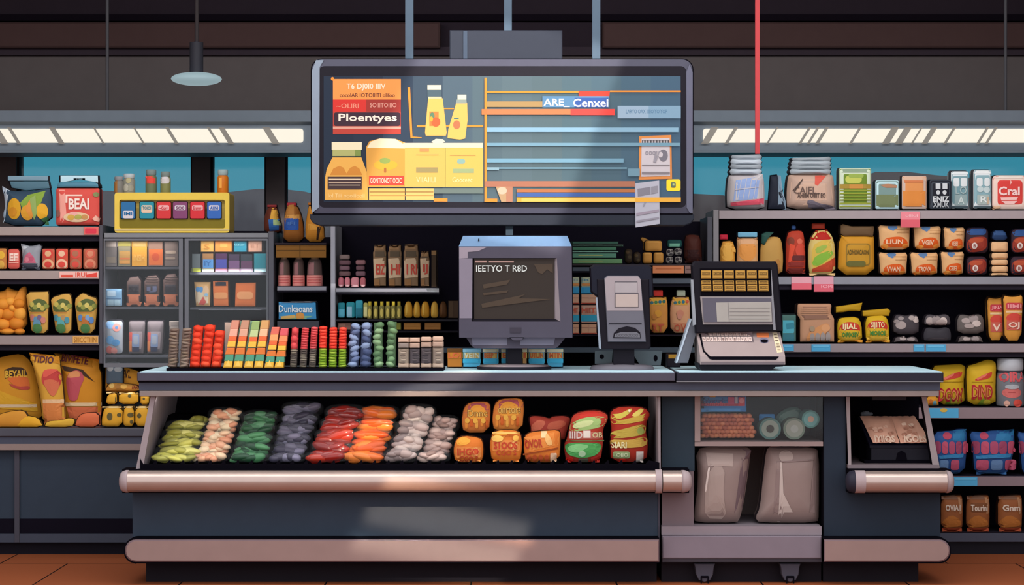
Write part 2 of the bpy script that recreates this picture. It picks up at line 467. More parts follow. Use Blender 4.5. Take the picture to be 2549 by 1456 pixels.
# ================================================================ gondola shelving
def gondola(name, label, Y, x0, x1, shelves, posts, ytop, ybot, depth=.42, side=None, back=True, cat='shelf unit', toe=None):
    """shelves: (x0, x1, lip top, lip bottom, lip colour, under)"""
    t = thing(name, label, cat, (X((x0+x1)/2, Y), Y+depth/2, 0))
    if back:
        MB().box(X(x0, Y), X(x1, Y), Y+depth-.02, Y+depth, Z(ybot, Y), Z(ytop, Y), DARK).obj('back_panel', t)
    for sx0, sx1, a, b, c, und in shelves:
        s = MB(); s.box(X(sx0, Y), X(sx1, Y), Y+.012, Y+depth-.02, Z(b, Y)+.004, Z(a, Y), M('#26222d', .8, spec=.03))
        if und: s.box(X(sx0, Y), X(sx1, Y), Y+.02, Y+.06, Z(b+und, Y), Z(b, Y)+.004, M('#2b2731', .7, spec=.05))
        o = s.obj('shelf', t)
        MB().box(X(sx0, Y), X(sx1, Y), Y, Y+.012, Z(b, Y), Z(a+1, Y), M(c, .5), .002).obj('price_rail', o)
    for a, b, p, q, c in posts:
        MB().box(X(a, Y), X(b, Y), Y-.004, Y+depth, Z(q, Y), Z(p, Y), M(c, .5), .003).obj('upright', t)
    if toe:
        for a, b, p, q, c, d in toe: MB().box(X(a, Y), X(b, Y), Y+d, Y+depth-.03, Z(q, Y), Z(p, Y), mm(c)).obj('plinth' if q > 1370 else 'panel', t)
    return t
YA = 11.06; LG = '#ab9a95'; RG = '#8f8e97'
gondola('shelf_unit', 'tall snack shelf unit with pinkish price rails beside the glass-door cooler', YA, -70, 258,
        [(-70, 246, 563, 586, LG, 14), (-70, 246, 673, 695, LG, 12), (-70, 246, 834, 858, '#a1918f', 14)],
        [(247, 256, 560, 905, '#54525a'), (-80, -70, 560, 1060, '#54525a')], 566, 1060)
# low base under it
t = thing('base_cabinet', 'low dark base cabinet with a steel ledge under the yellow snack bags', 'cabinet', (X(0, YA), YA+.2, 0))
b = MB(); Yl = YA-.06
b.box(X(-70, Yl), X(676, Yl), Yl, YA+.42, Z(1087, Yl), Z(1066, Yl), M('#55555f', .45), .004); b.obj('ledge', t)
strip('fascia', Yl+.01, YA+.42, -70, 1088, 676, 1105, FASC, t)
strip('lip_trim', Yl+.004, YA+.42, -70, 1105, 676, 1120, M('#96837e', .5), t)
strip('panel', YA-.01, YA+.42, -70, 1120, 37, 1350, PANEL, t); strip('panel', YA-.01, YA+.42, 47, 1120, 676, 1350, PANEL, t)
strip('groove', YA-.014, YA+.1, -70, 1291, 36, 1328, DARK, t); strip('groove', YA-.014, YA+.1, 48, 1291, 676, 1328, DARK, t)
strip('upright', YA-.03, YA+.1, 36, 1121, 48, 1350, M('#4b4a55', .5), t)
strip('base_rail', YA-.024, YA+.1, -70, 1329, 36, 1350, M('#454a59', .5), t); strip('base_rail', YA-.024, YA+.1, 48, 1329, 676, 1350, M('#454a59', .5), t)
MB().box(X(-70, YA), X(676, YA), YA+.02, YA+.42, 0, Z(1350, YA), M('#1a1722', .7)).obj('plinth', t)
SL1 = Sh(YA, 562); SL2 = Sh(YA, 672); SL3 = Sh(YA, 833); SLB = Sh(YA-.06, 1065)

# glass door cooler
t = thing('display_cooler', 'glass-door display cooler with two panes under the yellow sign box', 'cooler', (X(470, YA), YA+.2, 0))
strip('back_panel', YA+.40, YA+.42, 259, 575, 682, 1020, DARK, t, Yx=YA)
b = MB(); b.box(X(259, YA), X(668, YA), YA, YA+.42, Z(592, YA), Z(580, YA), M('#85858a', .45), .003); b.obj('top_rail', t)
for x0, x1, ys in ((259, 447, (664, 764, 884)), (470, 666, (678, 765))):
    for y in ys:
        o = strip('shelf', YA+.04, YA+.40, x0, y, x1, y+6, M('#5b5a62', .5), t, Yx=YA)
MB().box(X(449, YA), X(468, YA), YA+.045, YA+.40, Z(914, YA), Z(592, YA), DARK).obj('divider', t)
for x0, x1 in ((259, 456), (460, 667)):
    d = MB(); c = M('#73747b', .45); yz = lambda p: Z(p, YA)
    d.box(X(x0, YA), X(x1, YA), YA-.01, YA+.012, yz(599), yz(594), c)
    d.box(X(x0, YA), X(x1, YA), YA-.01, YA+.012, yz(914), yz(904), c)
    if x0 > 300: d.box(X(x0, YA), X(x0+10, YA), YA-.01, YA+.012, yz(904), yz(599), c); d.box(X(x1-3, YA), X(x1, YA), YA-.01, YA+.012, yz(904), yz(599), c)
    else: d.box(X(x0, YA), X(x0+3, YA), YA-.01, YA+.012, yz(904), yz(599), c); d.box(X(x1-10, YA), X(x1, YA), YA-.01, YA+.012, yz(904), yz(599), c)
    o = d.obj('glass_door', t)
    MB().box(X(x0+3, YA), X(x1-3, YA), YA-.002, YA+.003, yz(904), yz(599), PANE).obj('pane', o)
MB().box(X(668, YA), X(682, YA), YA-.006, YA+.42, Z(960, YA), Z(576, YA), M('#5d5c64', .5), .003).obj('upright', t)
MB().box(X(259, YA), X(682, YA), YA+.24, YA+.42, Z(1060, YA), Z(960, YA), PANEL).obj('base', t)
CL1 = Sh(YA+.04, 664); CL2 = Sh(YA+.04, 764); CL3 = Sh(YA+.04, 884); CR1 = Sh(YA+.04, 678); CR2 = Sh(YA+.04, 765); CTOP = Sh(YA, 580)

# narrow unit, centre unit, one beside the register
gondola('shelf_unit', 'narrow dark shelf unit holding the brown jugs and the blue sign', YA, 684, 814,
        [(684, 812, 604, 609, '#3a3034', 0), (690, 812, 712, 723, '#8d8b94', 4), (690, 794, 798, 817, '#45454d', 0)], [], 585, 1380)
gondola('shelf_unit', 'wide dark shelf unit behind the monitor with a pale grey upright', YA, 816, 1772,
        [(836, 1092, 716, 727, '#8d8b94', 6), (836, 1140, 794, 800, '#2d2a30', 0), (836, 1140, 823, 828, '#231f26', 0),
         (1424, 1759, 657, 661, '#4a3f42', 0), (1424, 1612, 664, 675, '#5a606b', 4), (1614, 1759, 692, 706, '#5a606b', 8), (1424, 1759, 833, 836, '#2a2630', 0),
         (1100, 1759, 864, 878, '#55606b', 0)],
        [(823, 835, 560, 815, '#b0aeb8'), (1760, 1773, 540, 905, '#54535b')], 545, 1380)
SN1 = Sh(YA, 604); SN2 = Sh(YA, 706, Z(712, YA)); SN3 = Sh(YA, 797)
SD1 = Sh(YA, 706, Z(716, YA)); SD2 = Sh(YA, 793); SD3 = Sh(YA, 822); SE1 = Sh(YA, 657); SE2 = Sh(YA, 832)
# right gondola
gondola('shelf_unit', 'long six-tier snack shelf unit with grey price rails and blue tags', YA, 1775, 2640,
        [(1790, 2640, 523, 545, '#a5979a', 0), (1790, 2640, 688, 708, RG, 13), (1790, 2640, 855, 877, '#9b8d91', 12),
         (1790, 2640, 1014, 1042, '#927f84', 0), (1790, 2640, 1185, 1210, '#8d7a80', 0), (1790, 2640, 1327, 1349, '#4b4d5c', 0)],
        [(1775, 1789, 523, 1349, '#8b8689'), (2640, 2652, 523, 1349, '#8b8689')], 523, 1380, toe=[(1775, 2640, 1349, 1381, '#1a1720', .02)])
ST = [Sh(YA, y) for y in (522, 686, 853, 1012, 1183, 1325)]
def price_tag(Y, x0, y0, x1, y1, cols, label, pr=(), group=None):
    b = MB(); fz = lambda p: Z(p, Y); fx = lambda p: X(p, Y)
    h = (y1-y0)/len(cols)
    for k, c in enumerate(cols): b.box(fx(x0), fx(x1), Y, Y+.003, fz(y0+h*(k+1)), fz(y0+h*k), M(c, .5))
    if pr: prints(b, pr, fx, fz, Y)
    tag(b.obj('price_tag'), label, 'price tag', group)
Yt = YA-.005
price_tag(Yt, 209, 565, 245, 584, ['#d8665f'], 'red price tag on the top rail of the snack shelf', [RR(212, 568, 240, 581, '#cf3a4b', 3)])
price_tag(Yt, 148, 676, 245, 692, ['#e6b2a8'], 'long red and white price strip under the red cup packs', [R(152, 684, 182, 690, '#d6503f'), T(188, 678, 216, 690, 'IRUI', '#d6503f'), P([(214, 684), (242, 678), (242, 690), (214, 690)], '#d8493f')])
price_tag(Yt, 181, 837, 244, 854, ['#d9a45c'], 'yellow lettered price strip under the tan pouches', [T(184, 839, 240, 852, 'SIIICCTIIIN', '#a66f2c')])
price_tag(Yt, 2242, 527, 2290, 566, ['#d97f89', '#cc5a66'], 'pink tag hanging from the top rail above the bread packs', [T(2254, 533, 2284, 540, 'oiiioi', '#e8b1b6')])
price_tag(Yt, 1970, 689, 2020, 721, ['#d99aa3', '#d8626f'], 'pink price tag on the second rail nearest the register')
price_tag(Yt, 2026, 688, 2075, 726, ['#cf93a0', '#d4606e'], 'lower-hanging pink price tag under the green and red juice bottle', [T(2044, 709, 2072, 717, 'IOPI', '#e7a2ab')])
for a, y0, b_, y1, lb, yy in ((1948, 857, 1976, 874, 'small blue price tag under the teal box', 0), (2020, 857, 2067, 875, 'blue price tag under the tan paper carton', 0),
        (2274, 857, 2301, 875, 'faded blue price tag under the first grey deli tubs', 0), (2305, 857, 2354, 875, 'blue price tag in a clear holder under the middle grey deli tub', 0),
        (2312, 1016, 2386, 1040, 'wide blue price tag under the big yellow chip bags', 1), (2374, 1187, 2433, 1209, 'blue price tag under the blue frozen packs', 0)):
    price_tag(Yt, a, y0, b_, y1, ['#4f9fc9'], lb, [E(2340, 1016, 2358, 1026, '#c9a648')] if yy else [R(a+4, y0+3, b_-4, y0+7, '#69b4d8')])
price_tag(Yt, 1625, 661, 1702, 680, ['#d48156'], 'orange shelf strip under the bread blocks behind the card reader', [R(1632, 668, 1696, 670, '#b9673f')])
price_tag(Yt, 1705, 661, 1757, 680, ['#8b6a64'], 'dull brown shelf strip beside the orange one behind the register', [R(1708, 669, 1752, 671, '#755650')])

# ================================================================ the checkout island
YC = 9.85; ZT = Z(925, YC)
t = thing('counter_worktop', 'long grey checkout worktop with a pale blue top surface', 'worktop', (X(1345, YC), 10.25, Z(985, YC)))
def slab(a, b, skew, fr):
    s = MB(); yb = 10.65
    s.box(X(a, YC), X(b, YC), YC, yb, Z(949, YC), ZT-.004, fr, .004)
    s.box(X(a, YC)+.01, X(b, YC)-.005, YC+.012, yb, ZT-.004, ZT, TOP)
    return s
slab(341, 1681, 0, SLAB).obj('top_slab', t); slab(1684, 2349, 0, M('#2b2a36', .5)).obj('top_slab', t)
strip('edge_line', YC-.002, YC+.3, 1684, 948, 2348, 951, M('#77777d', .5), t)
strip('fascia', YC+.03, 10.6, 346, 950, 2340, 972, FASC, t)
strip('fascia_seam', YC+.02, YC+.5, 344, 949, 2342, 952, INK, t)
strip('lip_trim', YC+.02, YC+.35, 347, 973, 2338, 987, M('#8a7c78', .5), t, .003)
# produce cabinet
t = thing('produce_cabinet', 'refrigerated produce cabinet under the counter with a chrome bumper rail', 'cabinet', (X(985, 10), 10.3, 0))
Y0 = 9.93; fx = lambda p: X(p, Y0); fz = lambda p: Z(p, Y0)
MB().box(fx(352), fx(1642), 10.60, 10.62, fz(1240), fz(985), INK).obj('back_panel', t)
b = MB(); b.prism([(fx(x), fz(y)) for x, y in ((378, 986), (390, 986), (358, 1168), (340, 1168))], Y0-.03, 10.6, M('#8a7f84', .5), .002, M('#9c8f92', .5)); b.obj('side_post', t)
b = MB(); b.prism([(fx(x), fz(y)) for x, y in ((1636, 986), (1643, 986), (1644, 1168), (1638, 1168))], Y0-.03, 10.6, M('#8a7f84', .5), .002, M('#8f8284', .5)); b.obj('side_post', t)
# sloping bed and its notched front strip
b = MB(); zb_ = fz(1160); zt_ = Z(1060, 10.4); xa, xb = fx(352), fx(1640)
for xa, xb, pf in ((fx(352), fx(1118), [(Y0, zb_), (10.05, zb_), (10.4, zb_+.2), (10.55, zb_+.2), (10.55, zb_-.02), (Y0, zb_-.02)]), (fx(1118), fx(1640), [(Y0, zb_), (10.3, zb_), (10.55, zb_+.001), (10.55, zb_-.01), (10.3, zb_-.02), (Y0, zb_-.02)])):
    n = 6; V = [(x, y, z) for x in (xa, xb) for y, z in pf]
    b.add(V, [(i, n+i, n+(i+1) % n, (i+1) % n) for i in range(n)]+[tuple(range(n)), tuple(reversed(range(n, 2*n)))], INK)
b.obj('display_bed', t)
b = MB(); zig = [(352, 1169), (352, 1140)]; x = 360
while x < 1604: zig += [(x, 1154), (x+22, 1154), (x+29, 1145), (x+32, 1145)]; x += 34
zig += [(1640, 1150), (1640, 1169)]
for k in range(1, len(zig)-2):
    (xa, ya), (xb, yb_) = zig[k], zig[k+1]
    b.prism([(fx(xa), fz(1169)), (fx(xb), fz(1169)), (fx(xb), fz(yb_)), (fx(xa), fz(ya))], Y0-.035, Y0-.02, INK)
b.obj('notched_edge', t)
for sx0, sx1, sy in ((1146, 1308, 1080), (1312, 1392, 1100)):
    MB().box(X(sx0, 10.06), X(sx1, 10.06), 10.065, 10.22, zb_, Z(sy, 10.09)-.003, INK).obj('step_riser', bpy.data.objects['produce_cabinet'])
strip('sill', Y0-.03, Y0+.2, 345, 1166, 1642, 1174, M('#7e7276', .45), t)
YRl = 9.86; r = 27*YRl/F
b = MB(); c = (YRl, Z(1198, YRl))
b.tube((X(314, YRl), c[0], c[1]), (X(1632, YRl), c[0], c[1]), r, RAILM, 40); rail = b.obj('bumper_rail', t)
b = MB(); b.box(X(303, YRl), X(1640, YRl), YRl+.01, 9.98, Z(1227.5, YRl), Z(1168.5, YRl), INK); b.obj('rail_backing', t)
def endcap(x0, x1, nm, par, flip=False):
    b = MB(); pr = [(0, .0), (.45, .04), (.75, .16), (.93, .36), (1.04, .75), (1.04, 1.)]
    V = []; n = 32; xx0, xx1 = X(x0, YRl), X(x1, YRl)
    for k, (q, u) in enumerate(pr):
        for i in range(n):
            a = 2*math.pi*i/n; V.append((xx0+(xx1-xx0)*u, c[0]+r*q*math.cos(a), c[1]+r*q*math.sin(a)))
    Fc = []
    for k in range(len(pr)-1):
        for i in range(n):
            q = (k*n+i, k*n+(i+1) % n, (k+1)*n+(i+1) % n, (k+1)*n+i); Fc.append(q if x1 > x0 else q[::-1])
    b.add(V, Fc+[tuple(range((len(pr)-1)*n, len(pr)*n))], CAPM, True); return b.obj(nm, par)
endcap(297, 320, 'end_cap', t)
b = MB(); b.tube((X(1631, YRl), c[0], c[1]), (X(1647, YRl), c[0], c[1]), r*1.1, CAPM, 32); b.obj('collar', t)
strip('front_panel', 9.98, 10.6, 330, 1175, 1637, 1346, PANEL, t)
strip('edge_strip', 9.975, 10.6, 1638, 1228, 1642, 1398, M('#4a4753', .5), t)
def bumper(a, b_, la, lb, par):
    Y = 9.88; e = MB(); rl = 30
    pts = []
    o = rr(a, 1343, b_, 1399, 26, 6)
    pts = [(x if (x > (a+b_)/2) or la else max(x, a), y) for x, y in o]
    if not la: pts = [(a, y) if x < (a+b_)/2 else (x, y) for x, y in pts]
    if not lb: pts = [(b_, y) if x > (a+b_)/2 else (x, y) for x, y in pts]
    e.prism([(X(x, Y), Z(y, Y)) for x, y in pts], Y, 10.3, M('#7b666a', .5), .006, BUMP)
    o = e.obj('base_bumper', par)
    k = MB(); k.prism([(X(x + ((3 if lb else 0) if x > (a+b_)/2 else (-3 if la else 0)), Y), Z(y + (3 if y > 1371 else -3), Y)) for x, y in pts], Y+.008, 10.2, INK); k.obj('bumper_outline', par)  # dark plate that draws an ink outline round the bumper
    return o
bumper(311, 1641, 1, 0, t)
def plinth(a, b_, par): MB().box(X(a, 9.98), X(b_, 9.98), 10.02, 10.6, 0, Z(1396, 10.02), M('#1c171e', .7)).obj('plinth', par)
plinth(360, 1636, t)
# bag cabinet in the middle
t = thing('bag_cabinet', 'taupe middle cabinet with a glass window above two paper sacks', 'cabinet', (X(1845, 10), 10.3, 0))
Ym = 9.98
strip('pillar', Ym, 10.6, 1648, 986, 1729, 1172, M('#2b3742', .55), t)
strip('panel', Ym+.002, 10.6, 1648, 1172, 1727, 1310, M('#75656a', .6), t)
strip('back_panel', 10.52, 10.6, 1729, 986, 2046, 1340, TAUPE, t, Yx=Ym)
b = MB(); fx = lambda p: X(p, Ym); fz = lambda p: Z(p, Ym)
b.box(fx(1729), fx(1743), Ym-.01, 10.5, fz(1100), fz(986), TAUPE); b.box(fx(1729), fx(2048), Ym-.01, 10.5, fz(1110), fz(1099), TAUPE)
b.box(fx(1743), fx(2047), 10.4, 10.42, fz(1099), fz(986), M('#3d3a3c', .7)); b.obj('window_frame', t)
MB().box(fx(1743), fx(2048), Ym-.004, Ym, fz(1099), fz(988), PANE).obj('pane', t)
strip('shelf', Ym-.03, 10.5, 1647, 1310, 2045, 1331, M('#8d8289', .5), t)
strip('groove', Ym+.0, 10.5, 1648, 1331, 2040, 1336, INK, t)
strip('drawer', Ym-.05, 10.5, 1649, 1334, 2045, 1390, M('#80757f', .5), t, .004)
strip('drawer_shadow_gap', Ym-.045, 10.5, 1649, 1390, 2045, 1399, M('#3c373e', .5), t)
plinth(1648, 2047, t)
b = MB(); b.tube((X(1649, YRl), c[0], c[1]), (X(1698, YRl), c[0], c[1]), r, RAILM, 40); b.obj('bumper_rail', t); endcap(1722, 1696, 'end_cap', t)
b = MB(); b.box(X(1650, YRl), X(1716, YRl), YRl+.01, 9.98, Z(1227.5, YRl), Z(1168.5, YRl), INK); b.obj('rail_backing', t)
for cx in (1754, 1967):
    q = lambda pts: [(X(x+cx, 9.96), Z(y, 9.96)) for x, y in pts]
    e = MB(); e.prism(q([(-26, 1403), (26, 1403), (23, 1412), (21, 1430), (14, 1444), (0, 1449), (-14, 1444), (-21, 1430), (-23, 1412)]), 9.96, 10.02, M('#484651', .5), .003)
    o = e.obj('caster_bracket', t)
    e = MB(); Yk = 9.955
    for pts in (((-10, 1682), (-7, 1682), (-7, 1434), (-10, 1434)), ((7, 1682), (10, 1682), (10, 1434), (7, 1434)), ((-9, 1433), (9, 1433), (6, 1438), (-6, 1438))):
        e.prism(q(pts), Yk, 9.962, INK)
    e.obj('slot', o)
# weighing unit on the right
t = thing('meat_cabinet', 'dark end cabinet with an open meat tray bay and a short chrome rail', 'cabinet', (X(2200, 10), 10.3, 0))
b = MB(); fx = lambda p: X(p, Ym); fz = lambda p: Z(p, Ym); c2 = M('#27303d', .55)
b.box(fx(2049), fx(2105), Ym, 10.6, fz(1345), fz(986), c2); b.box(fx(2105), fx(2341), Ym, 10.6, fz(1345), fz(1168), c2)
b.obj('body', t)
strip('back_panel', 10.5, 10.6, 2105, 986, 2340, 1170, INK, t, Yx=Ym)
strip('seam', Ym-.004, 10.2, 2049, 986, 2050, 1399, INK, t)
b = MB(); b.prism([(fx(x), fz(y)) for x, y in ((2103, 986), (2114, 986), (2119, 1168), (2110, 1168))], Ym-.02, 10.5, INK, .002, M('#9a8d8e', .5)); b.obj('side_post', t)
b = MB(); b.prism([(fx(x), fz(y)) for x, y in ((2291, 986), (2304, 986), (2339, 1168), (2321, 1168))], Ym-.02, Ym+.03, INK, .002, M('#9a8d8e', .5)); b.obj('side_post', t)
strip('sill', Ym-.03, 10.5, 2111, 1157, 2337, 1170, M('#7d6f73', .5), t)
strip('handle_recess', Ym+.05, Ym+.1, 2172, 988, 2256, 996, M('#2f2c31', .5), t)
c = (YRl, Z(1199, YRl))
b = MB(); b.tube((X(2150, YRl), c[0], c[1]), (X(2358, YRl), c[0], c[1]), r, RAILM, 40); b.obj('bumper_rail', t)
b = MB(); b.tube((X(2127, YRl), c[0], c[1]), (X(2152, YRl), c[0], c[1]), r*1.05, CAPM, 32); b.obj('collar', t)
b = MB(); b.box(X(2115, YRl), X(2368, YRl), YRl+.01, 9.98, Z(1228.5, YRl), Z(1169.5, YRl), INK); b.obj('rail_backing', t)
endcap(2105, 2130, 'end_cap', t).data.materials[0] = M('#2d2c38', .5); endcap(2374, 2354, 'end_cap', t)
bumper(2051, 2365, 0, 1, t); plinth(2052, 2290, t)
# ================================================================ big hanging screen
YT = 10.25
t = thing('menu_screen', 'big hanging promotion screen showing bottles, boxes and price bars', 'screen', (X(1250, YT), YT+.15, Z(560, YT)))
fx = lambda p: X(p, YT); fz = lambda p: Z(p, YT)
def W(pts): return [(fx(a), fz(b)) for a, b in pts]
FRM = M('#454553', .5)
b = MB()
out_ = rr(776, 148, 1724, 538, 26, 6); inn = rr(794, 165, 1708, 517, 14, 6)
def ringface(mb, o, i, yo, yi, mat):
    n = len(o); V = [(x, yo, z) for x, z in o]+[(x, yi, z) for x, z in i]
    mb.add(V, [(k, n+k, n+(k+1) % n, (k+1) % n) for k in range(n)], mat)
ringface(b, W(out_), W(inn), YT, YT-.006, FRM)
n = len(out_); V = [(x, YT, z) for x, z in W(out_)]+[(x, YT+.16, z) for x, z in W(out_)]
b.add(V, [((k+1) % n, n+(k+1) % n, n+k, k) for k in range(n)]+[tuple(range(n, 2*n))], M('#42424e', .5)); b.obj('frame', t)
b = MB(); b.prism(W(rr(773, 145, 1727, 541, 28, 6)), YT+.012, YT+.158, INK); b.obj('back_shell', t)
b = MB(); b.prism(W([(772, 533), (1728, 533), (1728, 545), (1720, 556), (1706, 561), (794, 561), (780, 556), (772, 545)]), YT-.004, YT+.14, M('#292b35', .5), .004, M('#262a34', .5))
b.box(fx(778), fx(1724), YT-.006, YT, fz(534), fz(531), INK); b.obj('lower_trim', t)
b = MB(); b.prism(W([(777, 176), (787, 150), (806, 150), (796, 168), (795, 516), (777, 530)]), YT-.0075, YT+.001, M('#7c8796', .45)); b.obj('bevel_strip', t)
b = MB(); b.prism(W([(1708, 180), (1716, 160), (1724, 180), (1724, 530), (1717, 530), (1709, 517)]), YT-.0075, YT+.001, M('#5c5d6e', .45)); b.obj('bevel_strip', t)
b = MB(); b.prism(W(inn), YT-.004, YT+.0, M('#18151e', .4)); b.obj('bezel', t)
# the lit picture
def SC(h, e=.36): return M(h, .5, emit=e, var=.0, spec=.06)
b = MB(); Ys = YT-.005; YTt = Ys
bgc = ['#2b3443', '#2e3746', '#344050', '#414f5d', '#50606c', '#56676f', '#5a6b72', '#58696f', '#536871', '#506672', '#4c6474', '#486074']
k = len(bgc); xs = [806+(1694-806)*i/k for i in range(k+1)]
for i in range(k): b.box(fx(xs[i]), fx(xs[i+1]), Ys, Ys+.002, fz(503), fz(190), SC(bgc[i]))
OR = SC('#e08a3a'); YE = SC('#e2ae5e'); CR = SC('#e3d6b4')
pr = [R(829, 197, 998, 248, SC('#e9914e')), R(829, 248, 912, 278, SC('#cc3a34')), R(912, 248, 998, 278, SC('#9a3a34')), R(829, 278, 998, 334, SC('#b4463c')),
      RR(831, 280, 997, 314, SC('#41303a'), 6), R(829, 315, 998, 321, SC('#d29a88')), E(824, 192, 832, 201, SC('#e08a3a')),
      T(863, 208, 960, 226, 'T6 DJ0I0 IIIV', SC('#f0d8bf')), T(846, 232, 983, 242, 'cocoIAR IOTOIIITI olifoo', SC('#6d3d33')),
      T(838, 258, 893, 270, '~OLIRI', SC('#e08a74')), T(921, 256, 987, 268, 'SOIIITOIIIO', SC('#d49384')), T(843, 283, 988, 308, 'Ploentyes', SC('#f0dccb'), off=.02),
      P([(1015, 218), (1021, 218), (1027, 340), (1050, 342), (1050, 344), (1022, 344)], OR), R(1038, 312, 1203, 317, OR), R(1105, 269, 1130, 272, OR),
      P([(1066, 245), (1102, 245), (1112, 330), (1110, 338), (1060, 338), (1058, 330)], YE), R(1064, 212, 1099, 224, CR), R(1064, 224, 1099, 243, SC('#4f6068')), R(1066, 241, 1100, 246, SC('#c9b891')),
      R(1069, 278, 1092, 314, SC('#c07a43')), E(1070, 280, 1082, 298, SC('#5f7d62')), E(1074, 292, 1096, 316, SC('#c9603c')), E(1070, 290, 1078, 303, SC('#dda03c')),
      P([(1136, 256), (1163, 256), (1164, 300), (1158, 345), (1145, 348), (1114, 344), (1116, 322)], YE), R(1139, 236, 1161, 248, CR), P([(1137, 248), (1161, 248), (1162, 258), (1134, 258)], SC('#8a948c')),
      E(1128, 300, 1146, 322, SC('#b56f4e')), R(1130, 294, 1142, 297, SC('#4e7173')),
      P([(828, 392), (900, 392), (914, 430), (917, 498), (809, 498), (810, 440), (814, 420)], SC('#dfa653')), R(826, 354, 901, 373, CR), R(828, 373, 899, 389, SC('#a9a86c')), R(884, 373, 899, 389, SC('#7d8c4c')),
      P([(822, 436), (830, 420), (845, 413), (856, 418), (863, 432), (872, 418), (884, 413), (895, 420), (902, 436)], SC('#c9843c')),
      R(816, 440, 901, 472, SC('#4a3a3c')), R(819, 445, 899, 448, SC('#d8c2a4')), R(819, 453, 899, 455, SC('#c2a890')), R(820, 460, 897, 462, SC('#d8c2a4')),
      T(817, 482, 908, 492, 'IoI Tiii oooiiiooii', SC('#f0c684')),
      P([(912, 366), (920, 352), (945, 345), (985, 346), (1010, 356), (1012, 372), (1012, 466), (914, 466)], SC('#cf9648')), P([(914, 368), (924, 353), (946, 345), (984, 346), (1010, 362), (1012, 370)], CR),
      R(1004, 356, 1202, 368, SC('#d6c6ad')), R(1008, 368, 1108, 466, SC('#dcaa5a')), R(1109, 368, 1203, 466, SC('#e3ac59')), P([(1074, 353), (1085, 346), (1103, 347), (1108, 353), (1098, 358), (1080, 357)], CR),
      E(930, 398, 990, 424, SC('#cfa23c')), E(945, 393, 972, 408, SC('#8a9a52')), RR(956, 418, 962, 430, SC('#a5663a'), 2), R(919, 438, 1006, 461, SC('#d5493c')), T(922, 443, 1000, 456, 'GONTIONOT OOIC', SC('#f3cdb5')),
      R(1036, 417, 1090, 430, SC('#98885c')), R(1128, 420, 1180, 431, SC('#95a276')), RR(1138, 396, 1158, 408, SC('#86a69c'), 5), R(1036, 384, 1092, 387, SC('#c49c58')), R(1120, 386, 1184, 388, SC('#b58b52')), R(1045, 370, 1068, 378, SC('#c08a58')),
      T(1036, 441, 1084, 454, 'VIIAIILI', SC('#f0cf94')), T(1126, 441, 1176, 454, 'Gooceec', SC('#f0cf94')),
      R(919, 469, 1008, 498, SC('#dcae62')), R(1010, 469, 1080, 498, SC('#dfb46c')), R(920, 477, 1079, 479, SC('#8a5f35')), R(922, 486, 1079, 488, SC('#b98a4c')), R(1080, 494, 1114, 502, OR), R(1080, 469, 1203, 482, SC('#6a7670')),
      R(1206, 194, 1212, 500, OR), R(1212, 227, 1440, 232, OR), R(1199, 272, 1212, 286, SC('#c8784a')), R(1212, 253, 1352, 267, SC('#a8895c')),
      P([(1440, 227), (1518, 227), (1516, 245), (1440, 242)], SC('#c9463a')), R(1518, 226, 1694, 230, SC('#e58b3a')), R(1212, 272, 1420, 286, SC('#cc7a52')), R(1420, 272, 1530, 287, SC('#e04c46')),
      R(1350, 240, 1516, 268, SC('#5b83a6')), R(1430, 244, 1514, 268, SC('#3e5c9c')), T(1353, 246, 1418, 267, 'ARE_', SC('#f0e6da'), off=.02), T(1426, 246, 1514, 267, 'Cenxei', SC('#f0e6da'), off=.02),
      R(1537, 264, 1694, 295, SC('#7f9db3')), R(1537, 264, 1614, 295, SC('#95aabd')), T(1558, 273, 1660, 283, 'LARYO OAX IIIIIOIYOIYOP', SC('#5a7c98')),
      R(1212, 318, 1688, 329, SC('#86aac0')), R(1212, 356, 1692, 364, SC('#7498aa')), R(1212, 395, 1552, 405, SC('#759cb0')), R(1212, 417, 1560, 421, SC('#6d8f9f')), R(1212, 417, 1242, 424, SC('#86a2ae')), R(1563, 420, 1592, 439, SC('#6f8f9f')),
      R(1208, 451, 1580, 465, SC('#a9705a')), R(1286, 471, 1580, 479, SC('#b0704c')), R(1286, 480, 1580, 490, SC('#48629c')), R(1286, 492, 1694, 503, SC('#f0b048', .6)), R(1298, 494, 1580, 502, SC('#f5c968', .6)), R(1206, 495, 1238, 503, OR),
      P([(1234, 465), (1264, 465), (1274, 503), (1248, 503)], SC('#b5936f')), R(1260, 465, 1276, 503, SC('#ae7a62')), E(1238, 466, 1262, 484, SC('#c5b097'))]
prints(b, pr, fx, fz, Ys, None, .00012)
b.obj('screen', t)
for a, q in ((1008, 1028), (1475, 1495)):
    e = MB(); e.box(X(a, YT), X(q, YT), YT+.03, YT+.07, fz(150), 3.3, M('#4b5b6b', .45)); e.obj('hanging_pole', t)
e = MB(); e.box(X(1255, YT), X(1274, YT), YT+.08, YT+.12, fz(78), 3.3, M('#4b5b6b', .45)); e.obj('hanging_pole', t)
e = MB(); e.box(fx(1119), fx(1400), YT+.02, YT+.16, fz(147), fz(74), M('#2d313c', .6), .004); e.box(fx(1153), fx(1163), YT+.016, YT+.03, fz(147), fz(76), M('#3b4656', .5)); e.obj('mounting_box', t)
e = MB(); e.box(fx(1259), fx(1277), YT+.052, YT+.078, ZT+.001, fz(555), M('#3c4a57', .5)); e.obj('support_post', t)
